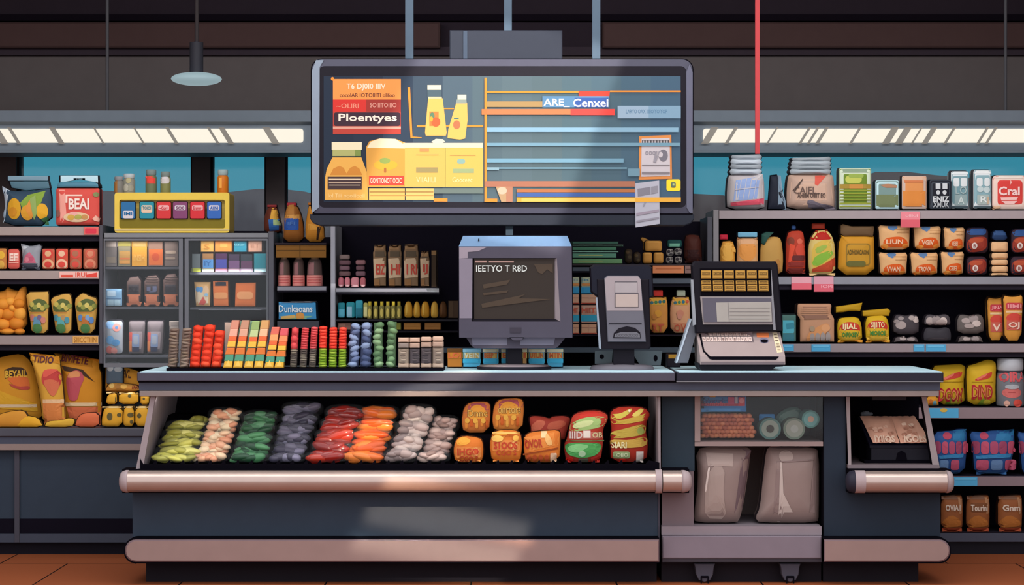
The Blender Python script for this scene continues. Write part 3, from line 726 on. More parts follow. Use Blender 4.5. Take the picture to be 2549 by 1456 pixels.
# papers stuck on the screen
def paper(name, label, cat, pts, pr, Y, col, more=None):
    b = MB(); q = [(X(a, Y), Z(c, Y)) for a, c in pts]; b.prism(q, Y, Y+.002, M(col, .6))
    prints(b, pr, lambda p: X(p, Y), lambda p: Z(p, Y), Y, None, .0004)
    return tag(b.obj(name), label, cat)
Yp = YT-.010
paper('notice', 'orange-framed paper notice with a black comma shape stuck on the screen', 'notice', [(1591, 339), (1671, 336), (1673, 445), (1590, 447)],
      [P([(1597, 345), (1667, 343), (1668, 438), (1596, 440)], M('#b5aeb2', .6)), R(1598, 349, 1666, 361, M('#4b4648')), T(1600, 350, 1662, 360, 'IIIIIIJJJ', M('#a09a9c')), T(1606, 376, 1632, 386, 'ooo', M('#86828a')),
       E(1640, 372, 1662, 402, M('#6d6a73')), E(1638, 378, 1650, 392, M('#b5aeb2')), P([(1632, 376), (1636, 376), (1630, 405), (1626, 404)], M('#8a868e')), P([(1640, 376), (1643, 377), (1632, 405), (1629, 404)], M('#8a868e')),
       R(1598, 410, 1667, 412, M('#6a6468')), R(1598, 428, 1667, 433, M('#7a7478'))], Yp, '#b5743f')
paper('notice', 'plain grey paper sheet hanging over the lower edge of the screen', 'notice', [(1580, 456), (1641, 449), (1642, 557), (1582, 566)],
      [P([(1587, 470), (1619, 465), (1619, 483), (1588, 489)], M('#77757f')), P([(1621, 465), (1637, 462), (1637, 480), (1621, 483)], M('#83818a')), P([(1607, 495), (1611, 494), (1603, 514), (1600, 514)], M('#8a8a94')),
       P([(1584, 530), (1640, 521), (1640, 527), (1584, 537)], M('#8d8390')), P([(1584, 549), (1640, 540), (1640, 544), (1584, 554)], M('#85818c'))], Yp-.004, '#a3a3ae')
paper('sticker', 'small yellow square sticker at the lower corner of the screen', 'sticker', rr(1659, 446, 1694, 475, 5), [RR(1670, 453, 1682, 467, M('#5a6a5c'), 3), RR(1674, 457, 1679, 462, M('#9aa86a'), 1)], YT-.008, '#e0bb2e')

# ================================================================ till monitor
YM = 10.02; DM = Sh(YM, 919, ZT)
fx, fz = DM.fx(YM), DM.fz(YM)
def W(pts): return [(fx(a), fz(b)) for a, b in pts]
t = thing('till_monitor', 'boxy dark grey till monitor with a brown screen on a round foot', 'monitor', (fx(1283), YM+.12, ZT))
b = MB(); face = [(1142, 611), (1423, 611), (1425, 828), (1411, 838), (1305, 839), (1296, 845), (1278, 845), (1268, 839), (1158, 838), (1143, 826)]
hole = [(1176, 640), (1386, 640), (1395, 798), (1174, 798)]
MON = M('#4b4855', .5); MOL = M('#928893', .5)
o = W(face); n = len(o)
V = [(x, YM, z) for x, z in o]+[(x, YM+.24, z) for x, z in o]
b.add(V, [((k+1) % n, k, n+k, n+(k+1) % n) for k in range(n)]+[tuple(range(n, 2*n))], MON)
hl = W([(1176, 640), (1386, 640), (1395, 798), (1174, 798)]); ol = W([(1142, 611), (1423, 611), (1425, 838), (1143, 838)])
V = [(x, YM, z) for x, z in ol]+[(x, YM, z) for x, z in hl]
b.add(V, [(0, 4, 5, 1), (1, 5, 6, 2), (3, 2, 6, 7), (0, 3, 7, 4)], MON)
b.prism(W([(1268, 837), (1305, 837), (1296, 845), (1278, 845)]), YM, YM+.1, MON)
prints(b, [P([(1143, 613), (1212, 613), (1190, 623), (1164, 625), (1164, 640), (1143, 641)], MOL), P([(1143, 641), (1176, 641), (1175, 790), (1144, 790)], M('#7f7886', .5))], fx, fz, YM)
V = [(x, YM, z) for x, z in hl]+[(x, YM+.02, z) for x, z in W([(1180, 642), (1379, 642), (1379, 790), (1180, 790)])]
b.add(V, [(0, 4, 5, 1), (3, 7, 4, 0), (2, 6, 7, 3)], M('#15121a', .5)); b.add(V, [(1, 5, 6, 2)], M('#8d8388', .5))
b.obj('case', t)
b = MB(); b.prism(W([(1139, 611), (1150, 582), (1415, 582), (1426, 611), (1428, 830), (1413, 841), (1156, 841), (1140, 829)]), YM+.066, YM+.238, INK); b.obj('back_shell', t)
b = MB(); top = W([(1142, 611), (1423, 611), (1413, 584), (1152, 584)])
V = [(top[0][0], YM, top[0][1]), (top[1][0], YM, top[1][1]), (top[2][0], YM+.06, top[2][1]), (top[3][0], YM+.06, top[3][1])]
V += [(top[2][0], YM+.24, top[2][1]), (top[3][0], YM+.24, top[3][1]), (top[1][0], YM+.24, top[1][1]), (top[0][0], YM+.24, top[0][1])]
b.add(V, [(0, 1, 2, 3), (3, 2, 4, 5), (1, 6, 4, 2), (0, 3, 5, 7), (5, 4, 6, 7)], M('#5f7a99', .5))
b.add([(fx(1190), YM+.02, fz(598.)), (fx(1193), YM+.02, fz(598)), (fx(1193), YM+.034, fz(591)), (fx(1190), YM+.034, fz(591))], [(0, 1, 2, 3)], INK); b.obj('top_cover', t)
b = MB(); b.box(fx(1180), fx(1380), YM+.012, YM+.02, fz(791), fz(640), M('#37302c', .5, emit=.25, var=.04))
SB = M('#4b3f35', .5, emit=.2, var=.02)
prints(b, [R(1182, 646, 1211, 651, M('#a8877f')), R(1217, 647, 1279, 651, M('#9c7f78')), P([(1329, 655), (1376, 654), (1376, 678), (1362, 668), (1350, 680), (1340, 676)], SB),
           P([(1201, 706), (1270, 694), (1262, 706), (1204, 716)], SB), P([(1202, 727), (1265, 720), (1262, 726), (1204, 733)], SB), P([(1198, 754), (1308, 730), (1290, 740), (1372, 742), (1200, 764)], SB),
           T(1185, 658, 1312, 674, 'IEETYO T R8D', M('#d9dcd8', .5, emit=.5))], fx, fz, YM+.012)
b.obj('screen', t)
b = MB(); b.prism(W([(1270, 813), (1297, 813), (1297, 826), (1270, 826)]), YM-.003, YM, M('#3d3944', .5)); b.obj('button', t)
b = MB(); b.prism(W([(1160, 838), (1408, 838), (1392, 858), (1383, 865), (1182, 865), (1172, 857)]), YM+.02, YM+.2, M('#433f4b', .5))
prints(b, [P([(1174, 839), (1262, 839), (1263, 857), (1176, 857)], M('#686676', .5)), P([(1295, 839), (1382, 839), (1378, 857), (1294, 857)], M('#686676', .5))], fx, fz, YM+.02); b.obj('neck', t)
b = MB(); b.box(fx(1264), fx(1300), YM+.07, YM+.13, ZT+.01, fz(860), BLK); b.obj('stand', t)
b = MB(); cx, cy = fx(1280), YM+.14; rr_ = 95*YM/F
b.lathe(cx, cy, [(rr_*.98, ZT), (rr_, ZT+.008), (rr_*.98, ZT+.014)], M('#1c1922', .5), 40, .8); b.lathe(cx, cy, [(rr_*.97, ZT+.014), (rr_*.9, ZT+.02), (rr_*.3, ZT+.026)], M('#877b7f', .45), 40, .8); b.obj('foot', t)

# ================================================================ card terminal
YP = 10.04; DP = Sh(YP, 916, ZT); fx, fz = DP.fx(YP), DP.fz(YP)
t = thing('card_terminal', 'black card terminal with a grey slotted face on an oval foot', 'card terminal', (fx(1550), YP+.08, ZT))
b = MB(); b.prism(W(rr(1469, 653, 1624, 740, 12)[0:0] or [(1478, 653), (1614, 653), (1624, 661), (1628, 733), (1615, 738), (1484, 732), (1471, 722), (1468, 661)]), YP+.01, YP+.07, BLK, .006, M('#191b28', .45))
b.prism(W([(1486, 690), (1616, 690), (1620, 858), (1616, 865), (1495, 865), (1491, 862)]), YP+.004, YP+.06, BLK, .004); b.obj('case', t)
b = MB(); b.prism(W([(1483, 735), (1487, 735), (1497, 864), (1491, 862)]), YP+.0, YP+.02, M('#8a93a0', .4)); b.obj('side_trim', t)
b = MB(); b.prism(W([(1504, 688), (1512, 681), (1588, 681), (1595, 690), (1608, 846), (1513, 846)]), YP-.006, YP+.01, M('#5f5e68', .5), .003, M('#66656f', .5))
prints(b, [P([(1505, 690), (1513, 683), (1588, 683), (1594, 690), (1600, 768), (1510, 768)], M('#9c9296', .45)), R(1515, 800, 1597, 802, INK), R(1530, 696, 1586, 723, M('#4c4850')), R(1531, 698, 1585, 723, M('#a29b9e')), R(1530, 725, 1589, 760, M('#4c4850')), R(1532, 727, 1588, 759, M('#b1a29c'))], fx, fz, YP-.006)
b.obj('face_plate', t)
b = MB(); b.prism(W([(1526, 836), (1528, 824), (1540, 812), (1560, 807), (1580, 811), (1593, 822), (1595, 837)]), YP-.009, YP-.004, BLK)
prints(b, [P([(1529, 834), (1531, 826), (1545, 822), (1585, 822), (1592, 827), (1593, 835)], M('#6a6971')), T(1534, 826, 1588, 833, 'OOOOOOOO', M('#4a4950'))], fx, fz, YP-.009); b.obj('card_slot', t)
b = MB(); b.box(fx(1528), fx(1580), YP+.03, YP+.09, ZT+.012, fz(864), BLK); b.obj('stand', t)
b = MB(); cx, cy = fx(1551), YP+.1; r_ = 81*YP/F
b.lathe(cx, cy, [(r_, ZT), (r_, ZT+.008), (r_*.92, ZT+.018), (r_*.3, ZT+.03)], M('#6a666e', .45), 40, .8); b.obj('foot', t)
for pts, hole_ in (([(1485, 872), (1530, 872), (1528, 904), (1485, 904)], (1497, 880, 1508, 892)), ([(1577, 872), (1656, 872), (1652, 908), (1600, 908)], (1634, 882, 1644, 898))):
    b = MB(); b.prism(W(pts), YP+.2, YP+.22, M('#5c666c', .5)); prints(b, [E(*hole_, INK)], fx, fz, YP+.2); b.obj('bracket_plate', t)

# ================================================================ cash register
YG = 9.98; DG = Sh(YG, 926, ZT); fx, fz = DG.fx(YG), DG.fz(YG)
t = thing('cash_register', 'black and taupe cash register with gold key grid and white keyboard', 'cash register', (fx(1840), YG+.15, ZT))
b = MB(); b.prism(W([(1730, 654), (1934, 654), (1939, 662), (1952, 828), (1734, 834), (1724, 664)]), YG+.05, YG+.12, BLK, .005, M('#15121b', .4)); b.obj('upper_case', t)
b = MB(); b.prism(W([(1722, 700), (1728, 700), (1735, 812), (1727, 815)]), YG+.045, YG+.08, M('#8f949c', .4)); b.obj('side_trim', t)
b = MB(); b.prism(W([(1918, 676), (1923, 676), (1934, 826), (1928, 826)]), YG+.04, YG+.052, M('#85858c', .4)); b.obj('side_trim', t)
b = MB(); b.prism(W([(1745, 672), (1921, 672), (1924, 740), (1748, 740)]), YG+.04, YG+.05, INK)
kp = b.obj('key_grid', t); GK = M('#a9803c', .45); GD = M('#4a3720', .5)
for i in range(6):
    for j, (a, q) in enumerate(((677, 697), (702, 712), (713, 729))):
        x0 = 1747+i*28.6+j*.6; e = MB(); e.prism(W([(x0, a), (x0+24, a), (x0+24.4, q), (x0+.4, q)]), YG+.034, YG+.042, GK, .0015)
        prints(e, [R(x0+2, a+1+(q-a)*f, x0+22, a+2+(q-a)*f, GD) for f in (.15, .45, .75)]+[T(x0+3, a+(q-a)*.3, x0+21, a+(q-a)*.45, 'IIOI', GD)], fx, fz, YG+.034); e.obj('key', kp)
b = MB(); b.prism(W([(1745, 742), (1924, 742), (1930, 812), (1752, 812)]), YG+.042, YG+.052, M('#9a9191', .45))
b.prism(W([(1750, 745), (1921, 745), (1925, 806), (1754, 806)]), YG+.036, YG+.044, M('#5b5864', .45))
prints(b, [P([(1784, 757), (1921, 755), (1924, 805), (1787, 805)], M('#a39e98')), P([(1813, 757), (1815, 757), (1818, 805), (1816, 805)], M('#85807e'))]+[R(1818, 770+9*k, 1918, 771.5+9*k, M('#868180')) for k in range(4)], fx, fz, YG+.036); b.obj('display_panel', t)
b = MB(); TA = M('#a2918f', .5)
V = [(fx(1738), YG+.09, fz(832)), (fx(1948), YG+.09, fz(832)), (fx(1953), YG-.02, fz(890)), (fx(1742), YG-.02, fz(890)),
     (fx(1742), YG-.025, fz(911)), (fx(1953), YG-.025, fz(911)), (fx(1738), YG+.25, fz(832)), (fx(1948), YG+.25, fz(832)), (fx(1742), YG+.25, fz(911)), (fx(1953), YG+.25, fz(911))]
b.add(V, [(0, 3, 2, 1), (3, 4, 5, 2), (6, 0, 1, 7), (1, 2, 5, 9, 7), (0, 6, 8, 4, 3), (6, 7, 9, 8), (4, 8, 9, 5)], TA); tree = b.bvh()
prints(b, [P([(1744, 836), (1748, 836), (1754, 878), (1750, 882)], INK), P([(1750, 878), (1755, 878), (1772, 896), (1766, 898)], INK), P([(1766, 891), (1938, 891), (1930, 899), (1770, 899)], INK), P([(1743, 904), (1952, 904), (1951, 911), (1745, 911)], M('#6c5f62'))], fx, fz, YG+.04, tree)
b.obj('lower_case', t)
b = MB(); prints(b, [P([(1748, 829), (1876, 831), (1880, 856), (1750, 854)], M('#6e6165'))], fx, fz, YG+.05, tree); kb = b.obj('keyboard', t)
for j in range(2):
    for i in range(13):
        x0 = 1750+i*9.6+j*.8; y0 = 831+j*12
        e = MB(); prints(e, [P([(x0, y0), (x0+8.4, y0), (x0+8.8, y0+10.5), (x0+.4, y0+10.5)], M('#d3bcb4')), T(x0+2, y0+2.5, x0+6.5, y0+8, 'IOVLTNAREUISK'[(i+j*5) % 13], M('#8a716c'))], fx, fz, YG+.05, tree, .003)
        for q in range(len(e.v)): e.v[q] = (e.v[q][0], e.v[q][1]-.003, e.v[q][2])
        e.obj('key', kb)
b = MB(); prints(b, [RR(1888, 833, 1919, 844, M('#de7b4a'), 2)], fx, fz, YG+.05, tree, .002); b.obj('orange_button', t)
b = MB(); prints(b, [E(1894, 845, 1917, 859, M('#7d7990')), E(1896, 849, 1915, 857, INK)], fx, fz, YG+.05, tree, .002); b.obj('dial', t)
b = MB(); prints(b, [P([(1928, 832), (1940, 832), (1948, 880), (1934, 882)], M('#d9c7a6'))]+[R(1930+k*.8+1, 836+k*7.2, 1939+k*.8, 838+k*7.2, M('#6b5a4c')) for k in range(6)], fx, fz, YG+.05, tree, .002); b.obj('side_keys', t)
b = MB(); b.prism(W([(1739, 908), (1953, 911), (1948, 916), (1930, 917), (1918, 926), (1748, 926), (1741, 921)]), YG-.01, YG+.24, BLK); b.obj('base', t)
b = MB(); b.prism(W([(1722, 798), (1727, 798), (1690, 909), (1686, 909)]), YG+.1, YG+.2, M('#a9b4c0', .4)); b.prism(W([(1727, 798), (1738, 832), (1717, 909), (1690, 909)]), YG+.103, YG+.2, M('#656770', .5)); b.obj('side_support', t)
# ================================================================ left snack shelves
RED = '#cf4a40'; OG = '#d98a2b'; YL_ = '#d9a437'; TAN = '#c79a4c'; PEACH = '#d99a78'; CREAM = '#dcc9b4'; WHITE = '#d8dade'; BLUE = '#4a86b8'; TEAL = '#2f8c9c'; BRN = '#6e4a3e'; GRY = '#6f6d73'
G = 'tubs and bags on top of the snack shelf'
bag(SL1, 'zip_bag', 'clear blue-grey zip bag of lemons and a green leaf on the top snack shelf', 'bag',
    [(2, 462), (22, 474), (70, 474), (110, 468), (126, 468), (127, 562), (4, 562), (8, 520)], '#3a4d5f',
    [P([(3, 462), (22, 474), (16, 500), (10, 540), (5, 556), (8, 510)], M('#b9c6d2')), P([(50, 505), (68, 485), (95, 478), (112, 474), (103, 500), (88, 540), (60, 530)], M('#7f9a3e')),  # first patch is a white highlight painted on the film
     E(17, 493, 52, 546, M('#d09a2c')), E(20, 515, 42, 540, M('#c4852a')), E(52, 510, 84, 548, M('#cf9432')), P([(62, 520), (75, 495), (84, 530), (78, 546)], M('#d38c3e')), E(90, 506, 118, 546, M('#d6a02e')), P([(74, 495), (88, 485), (92, 530), (84, 548)], M('#8aa05c')), P([(100, 545), (118, 538), (120, 560), (112, 560)], M('#3f6b46'))],
    th=.1, more=[('zip_seal', rr(10, 436, 120, 449, 2), M('#74909f', .3), .012, .04, 3), ('neck', [(14, 449), (120, 449), (124, 468), (60, 474), (20, 466)], M('#4d6d7c', .3), .02, .042, 3)])
bag(SL1, 'snack_tub', 'red lettered snack pack in a clear tub with a white handle bar', 'tub',
    rr(136, 466, 248, 562, 5), '#cc5047', [P([(147, 472), (160, 472), (166, 540), (150, 558)], M('#e39a8c')), R(163, 484, 205, 488, M('#e9c3b4')), R(163, 488, 168, 505, M('#e9c3b4')),
     T(171, 494, 222, 521, 'BEAI', M('#ecd6cb'), off=.03), E(158, 528, 223, 553, M('#d8b894')), E(172, 527, 194, 538, M('#dfa49a')), E(168, 534, 186, 548, M('#caa04a')), E(186, 534, 204, 546, M('#a8a452')), E(203, 534, 219, 546, M('#c08a54')), E(232, 478, 246, 490, M('#7d8456')), E(137, 522, 150, 540, M('#8d5a52')), P([(230, 545), (238, 536), (247, 542), (246, 552), (236, 550)], M('#dba391'))],
    th=.12, p=5, soft=0, more=[('clear_lid', [(136, 467), (138, 455), (146, 452), (240, 452), (248, 458), (249, 467)], M('#4d7f93', .3), .12, .0, 5), ('handle', [(142, 454), (142, 435), (244, 435), (245, 454), (241, 454), (241, 439), (146, 439), (146, 454)], M('#b6d3dc', .3), .02, .04, 6)])
# second shelf
def cup(x0, x1, lab, c, a, b_):
    xm = (x0+x1)/2
    bag(SL2, 'cup_pack', lab, 'snack pack', rr(x0, 617, x1, 672, 5), c, [E(xm-13, 620, xm+13, 644, M(a)), E(xm-8, 624, xm+8, 639, M(b_)), E(xm-14, 645, xm+14, 671, M(b_)), E(xm-9, 651, xm+9, 666, M(a))], th=.06, p=4, soft=0, group='red cup packs on the second snack shelf')
bag(SL2, 'snack_packet', 'small yellow round-printed packet at the frame edge of the second shelf', 'packet', rr(-14, 616, 17, 672, 4), '#b8763c', [E(-8, 625, 12, 645, M('#d9a83c')), E(-6, 648, 11, 670, M('#cfa04a'))], p=4)
bag(SL2, 'snack_packet', 'red packet with white square lettering beside the silver bag', 'packet', rr(17, 618, 49, 672, 8), '#cc5a50', [R(23, 630, 46, 650, M('#e09a8c')), T(24, 631, 44, 650, 'EF', M('#f0d2c4'), off=.03), R(22, 653, 46, 655, M('#e8a898'))], p=4)
bag(SL2, 'snack_bag', 'silver pillow bag with a pink heap print standing among red packs', 'bag', [(49, 605), (73, 612), (104, 604), (99, 640), (98, 672), (50, 672), (53, 640)], '#9b9da5',
    [P([(56, 655), (62, 636), (73, 627), (84, 640), (89, 655)], M('#c0647a')), E(60, 640, 72, 652, M('#d0808c')), E(72, 638, 84, 650, M('#b5566c')), P([(50, 656), (98, 656), (98, 671), (52, 671)], M('#4f525e')), P([(51, 606), (72, 613), (60, 622), (54, 640)], M('#c6c9cf'))], th=.07, soft=1)
cup(102, 137, 'red cup pack right beside the silver pillow bag', '#b85a44', '#c9443c', '#d6a47c'); cup(137, 170, 'red cup pack with two cream ovals, second from the silver bag', '#c4563f', '#d24a40', '#e0b394'); cup(171, 204, 'red cup pack with a brown-centred ring, third from the silver bag', '#b8553f', '#cf4f44', '#a86a52'); cup(205, 244, 'wide pale-ringed red cup pack against the shelf upright', '#b06048', '#c95f4c', '#cf8568')
# third shelf
b = MB(); Yr = YA+.03; random.seed(11)
b.puff([(X(x, Yr), SL3.fz(Yr)(y)) for x, y in chaikin([(-24, 730), (8, 722), (12, 713), (24, 722), (44, 724), (48, 713), (60, 714), (61, 833), (-24, 833)], 1)], Yr+.02, .1, M('#c9802f'), 3)
o = thing('orange_bag', 'bulging bag of orange fruit on the third snack shelf', 'bag', (X(15, Yr), Yr, SL3.z)); b.obj('bag', o)
b = MB()
for k, (x, y, rx, ry) in enumerate(((4, 758, 18, 15), (44, 757, 15, 13), (22, 752, 14, 12), (-6, 780, 16, 16), (16, 783, 18, 15), (46, 782, 16, 18), (4, 808, 20, 14), (38, 806, 20, 15), (-12, 824, 14, 9), (16, 826, 18, 8), (46, 826, 14, 8), (28, 768, 10, 10))):
    b.blob((X(x, Yr), Yr+.022+.004*(k % 3), SL3.fz(Yr)(y)), (rx*Yr/F, .028, ry*Yr/F), M(('#d98c34', '#cf7f2c', '#e09a3e')[k % 3], .5), None, 14, 10)
b.obj('fruit', o)
PG = 'tan window pouches on the third snack shelf'
def tanp(pts, x0, x1, lab, rows):
    xm = (x0+x1)/2; w = x1-x0
    win = chaikin([(x0+6, 762), (xm-6, 745), (xm+8, 744), (x1-5, 752), (x1-7, 775), (xm, 780), (x0+9, 776)], 2)
    bag(SL3, 'pouch', lab, 'pouch', pts, TAN, [P(win, M('#5d6a3c'))]+[E(x0+10+w*.6*q/4, 752+(q*7) % 12, x0+22+w*.6*q/4, 765+(q*7) % 12, M(('#b5a552', '#8d9048', '#c9b866')[q % 3])) for q in range(5)] +
        [R(x0+13, 777, x1-13, 779, M('#b9803e'))]+[E(xm-18+k*9, 783+(k*5) % 9, xm-6+k*9, 800+(k*5) % 9, M(rows[k % len(rows)])) for k in range(4)]+[E(xm-10, 796, xm+10, 818, M(rows[1])), E(xm-12, 806, xm+12, 830, M('#4f7d4c'))], th=.06, p=2.5, group=PG, merge=False)
tanp([(61, 725), (110, 724), (121, 723), (121, 760), (119, 790), (118, 833), (77, 833), (73, 800), (66, 765)], 63, 122, 'tan window pouch with a square folded top, next to the orange fruit bag', ['#c07a6c', '#5f8ca8', '#7a6a8c'])
tanp([(123, 740), (158, 729), (174, 729), (179, 746), (178, 790), (177, 833), (137, 833), (132, 795), (126, 765)], 124, 179, 'tan window pouch with a slanted torn top, middle of the three', ['#4f8c9c', '#5aa0a4', '#b08a5a'])
tanp([(182, 745), (196, 732), (206, 727), (222, 736), (243, 741), (241, 780), (234, 833), (193, 833), (188, 795)], 182, 243, 'tan window pouch with a rounded peak top, beside the shelf upright', ['#5a82b8', '#b5703c', '#7a9cc4'])
# big yellow bags
bag(SLB, 'chip_bag', 'big yellow bag with a black lettered band over a red fruit print', 'bag', [(-40, 905), (10, 890), (50, 884), (75, 905), (92, 960), (105, 1066), (-40, 1066)], '#c98a2a',
    [P([(10, 926), (30, 919), (52, 920), (62, 926), (68, 940), (40, 940), (12, 948)], M('#4a3426')), T(13, 927, 66, 945, 'BEYAIL', M('#d9a83c'), rot=2, off=.03), P(chaikin([(15, 946), (40, 941), (68, 942), (75, 970), (60, 975), (35, 965)], 1), M('#cf6a34')), P(chaikin([(20, 958), (45, 968), (74, 966), (73, 975), (55, 976), (32, 970)], 1), M('#b0483c')), P([(-20, 970), (30, 990), (90, 1010), (92, 1030), (-20, 1020)], M('#cf9a2e')), R(-30, 1012, 90, 1020, M('#d3b795'))], th=.1, dy=.17)
bag(SLB, 'chip_bag', 'big yellow bag lettered TIDIO with a large red strawberry print', 'bag', [(68, 879), (100, 884), (145, 888), (152, 940), (158, 1000), (160, 1066), (104, 1066), (95, 980), (80, 920)], '#cf9a3c',
    [P([(69, 880), (145, 889), (148, 908), (74, 900)], M('#b87a20')), T(80, 888, 132, 906, 'TIDIO', M('#5b2f3a'), rot=-5, off=.03), P(chaikin([(103, 935), (118, 922), (138, 920), (152, 935), (150, 960), (130, 990), (118, 970), (104, 955)], 2), M('#b8423e')), P(chaikin([(105, 950), (128, 945), (150, 955), (136, 990), (124, 985)], 1), M('#c96a4c')), P(chaikin([(106, 925), (122, 920), (146, 922), (130, 932), (108, 945)], 1), M('#d0584a')), R(106, 996, 158, 1006, M('#dcb48a')), P([(106, 1006), (158, 1006), (160, 1064), (108, 1064)], M('#cf7f46'))], th=.09, dy=.06)
bag(SLB, 'chip_bag', 'big yellow bag lettered BIVIFETE with a pink cup print beside the shelf upright', 'bag', [(130, 884), (170, 888), (243, 900), (246, 925), (252, 935), (250, 1066), (158, 1066), (152, 1000), (150, 930)], '#c78427',
    [P([(131, 884), (243, 900), (244, 922), (200, 915), (150, 908)], M('#b2741d')), T(152, 890, 218, 909, 'BIVIFETE', M('#6a2f34'), rot=-8, off=.03), P([(152, 915), (205, 925), (235, 956), (210, 935), (160, 928)], M('#4b3527')), P(chaikin([(163, 950), (172, 932), (190, 925), (204, 932), (210, 948), (200, 968), (193, 1003), (172, 1003), (166, 975)], 2), M('#b34f58')), P(chaikin([(166, 945), (175, 930), (195, 927), (202, 942), (180, 945)], 1), M('#cf8a5a')), R(160, 1007, 250, 1016, M('#d8bc92')), P([(165, 1018), (250, 1018), (248, 1064), (176, 1064)], M('#cc6b47'))], th=.09, dy=.155)
FG = 'small yellow packs lying along the ledge front'
for pts, c, lab in (([(-30, 1040), (20, 1024), (60, 1020), (74, 1040), (70, 1066), (-30, 1066)], '#c98a34', 'small orange-yellow pack lying at the frame edge of the ledge'),
                    ([(32, 1066), (34, 1048), (64, 1034), (96, 1040), (110, 1066)], '#d9a02e', 'small bright yellow pack lying under the black-banded bag'),
                    ([(106, 1066), (112, 1050), (150, 1046), (178, 1040), (190, 1046), (180, 1066)], '#d3a63c', 'small flat yellow pack lying under the strawberry bag'),
                    ([(182, 1066), (190, 1040), (205, 1028), (248, 1026), (248, 1066)], '#cf6a45', 'small orange-red pack lying under the pink cup bag')):
    bag(SLB, 'snack_packet', lab, 'packet', pts, c, [P([(pts[0][0]+26, 1056), (pts[-1][0]-30 if pts[-1][0] > pts[0][0] else pts[0][0]+40, 1052), (pts[0][0]+40, 1062)], M('#b8752c'))] if 0 else [], th=.04, dy=.012, group=FG)
CGp = 'cheese packs piled beside the counter'
bag(SLB, 'snack_bag', 'flat yellow bag lettered TYZE EVL behind the piled cheese', 'bag', [(259, 918), (300, 915), (345, 930), (348, 975), (258, 975)], '#c4862c', [T(266, 926, 326, 946, 'TYZE EVL', M('#5b3a2c'), rot=-3, off=.03), E(262, 906, 300, 920, M('#9aa0a8'))], th=.07, dy=.19, soft=0)
bag(SLB, 'snack_bag', 'crumpled amber bag lettered EGO lying on top of the cheese pile', 'bag', [(258, 972), (268, 956), (310, 958), (345, 962), (350, 980), (258, 980)], '#b9803a', [T(328, 961, 346, 972, 'EGO', M('#7a2f2a'), off=.03), E(270, 958, 284, 970, M('#d8b46a')), E(286, 960, 300, 972, M('#a0703a')), E(300, 960, 316, 972, M('#d0a050'))], th=.08, dy=.11)
def cheese(pts, lab, holes, dy):
    bag(SLB, 'cheese_pack', lab, 'cheese', pts, '#d9a033', [E(a, b_, a+w_, b_+h_, M('#6b5f3c')) for a, b_, w_, h_ in holes]+[R(min(p[0] for p in pts)+4, min(p[1] for p in pts)+1, max(p[0] for p in pts)-4, min(p[1] for p in pts)+5, M('#e6c98c'))], th=.1, p=4, dy=dy, group=CGp)
cheese([(260, 1010), (266, 984), (290, 977), (292, 1010)], 'yellow cheese block on the upper row of the pile, beside the shelf upright', [(286, 990, 3, 16)], .07)
cheese([(292, 1010), (293, 980), (345, 978), (346, 1010)], 'yellow cheese block with one hole on the upper row of the pile', [(318, 984, 9, 8)], .07)
cheese([(347, 1011), (348, 984), (372, 986), (370, 1011)], 'narrow yellow cheese block on the upper row, touching the counter end', [(355, 992, 6, 6)], .07)
cheese([(251, 1066), (250, 1045), (258, 1012), (306, 1012), (305, 1066)], 'large yellow cheese block with a square and a round hole, bottom row', [(266, 1028, 14, 20), (291, 1029, 11, 10)], .03)
cheese([(306, 1066), (304, 1040), (308, 1012), (334, 1012), (334, 1066)], 'yellow cheese block with green-edged holes, middle of the bottom row', [(317, 1028, 16, 12), (323, 1046, 8, 10)], .03)
cheese([(334, 1066), (334, 1012), (372, 1012), (368, 1066)], 'yellow cheese block with one round hole, bottom row beside the counter end', [(341, 1030, 11, 12)], .03)
# yellow sign box and the jars on it
Ys_ = YA+.0; SS = Sh(Ys_, 573, CTOP.z); SS.py = 579
t = thing('card_display_box', 'yellow display box with six coloured cards on top of the cooler', 'display box', (X(427, Ys_), Ys_+.1, CTOP.z))
fx, fz = SS.fx(Ys_), SS.fz(Ys_)
b = MB()
o = [(fx(x), fz(y)) for x, y in rr(285, 479, 571, 579, 7)]; i_ = [(fx(x), fz(y)) for x, y in rr(297, 497, 560, 568, 5)]
ringface(b, o, i_, Ys_, Ys_, M('#d8b94e')); n = len(o); V = [(x, Ys_, z) for x, z in o]+[(x, Ys_+.2, z) for x, z in o]
b.add(V, [((k+1) % n, k, n+k, n+(k+1) % n)[::-1] for k in range(n)]+[tuple(range(n, 2*n))], M('#a88a34')); V = [(x, Ys_, z) for x, z in i_]+[(x, Ys_+.03, z) for x, z in i_]
b.add(V, [((k+1) % n, k, n+k, n+(k+1) % n) for k in range(n)]+[tuple(range(n, 2*n))], M('#cbb05a')); b.obj('case', t)
b = MB(); b.prism([(fx(x), fz(y)) for x, y in ((297, 546), (560, 546), (559, 568), (298, 568))], Ys_+.004, Ys_+.03, M('#76681f', .5)); b.obj('front_lip', t)
strip('base_strip', Ys_-.002, Ys_+.01, 286, 571, 570, 574, M('#b7aa94'), t)
SC_ = Sh(Ys_-.02, 546, SS.fz(Ys_)(546))
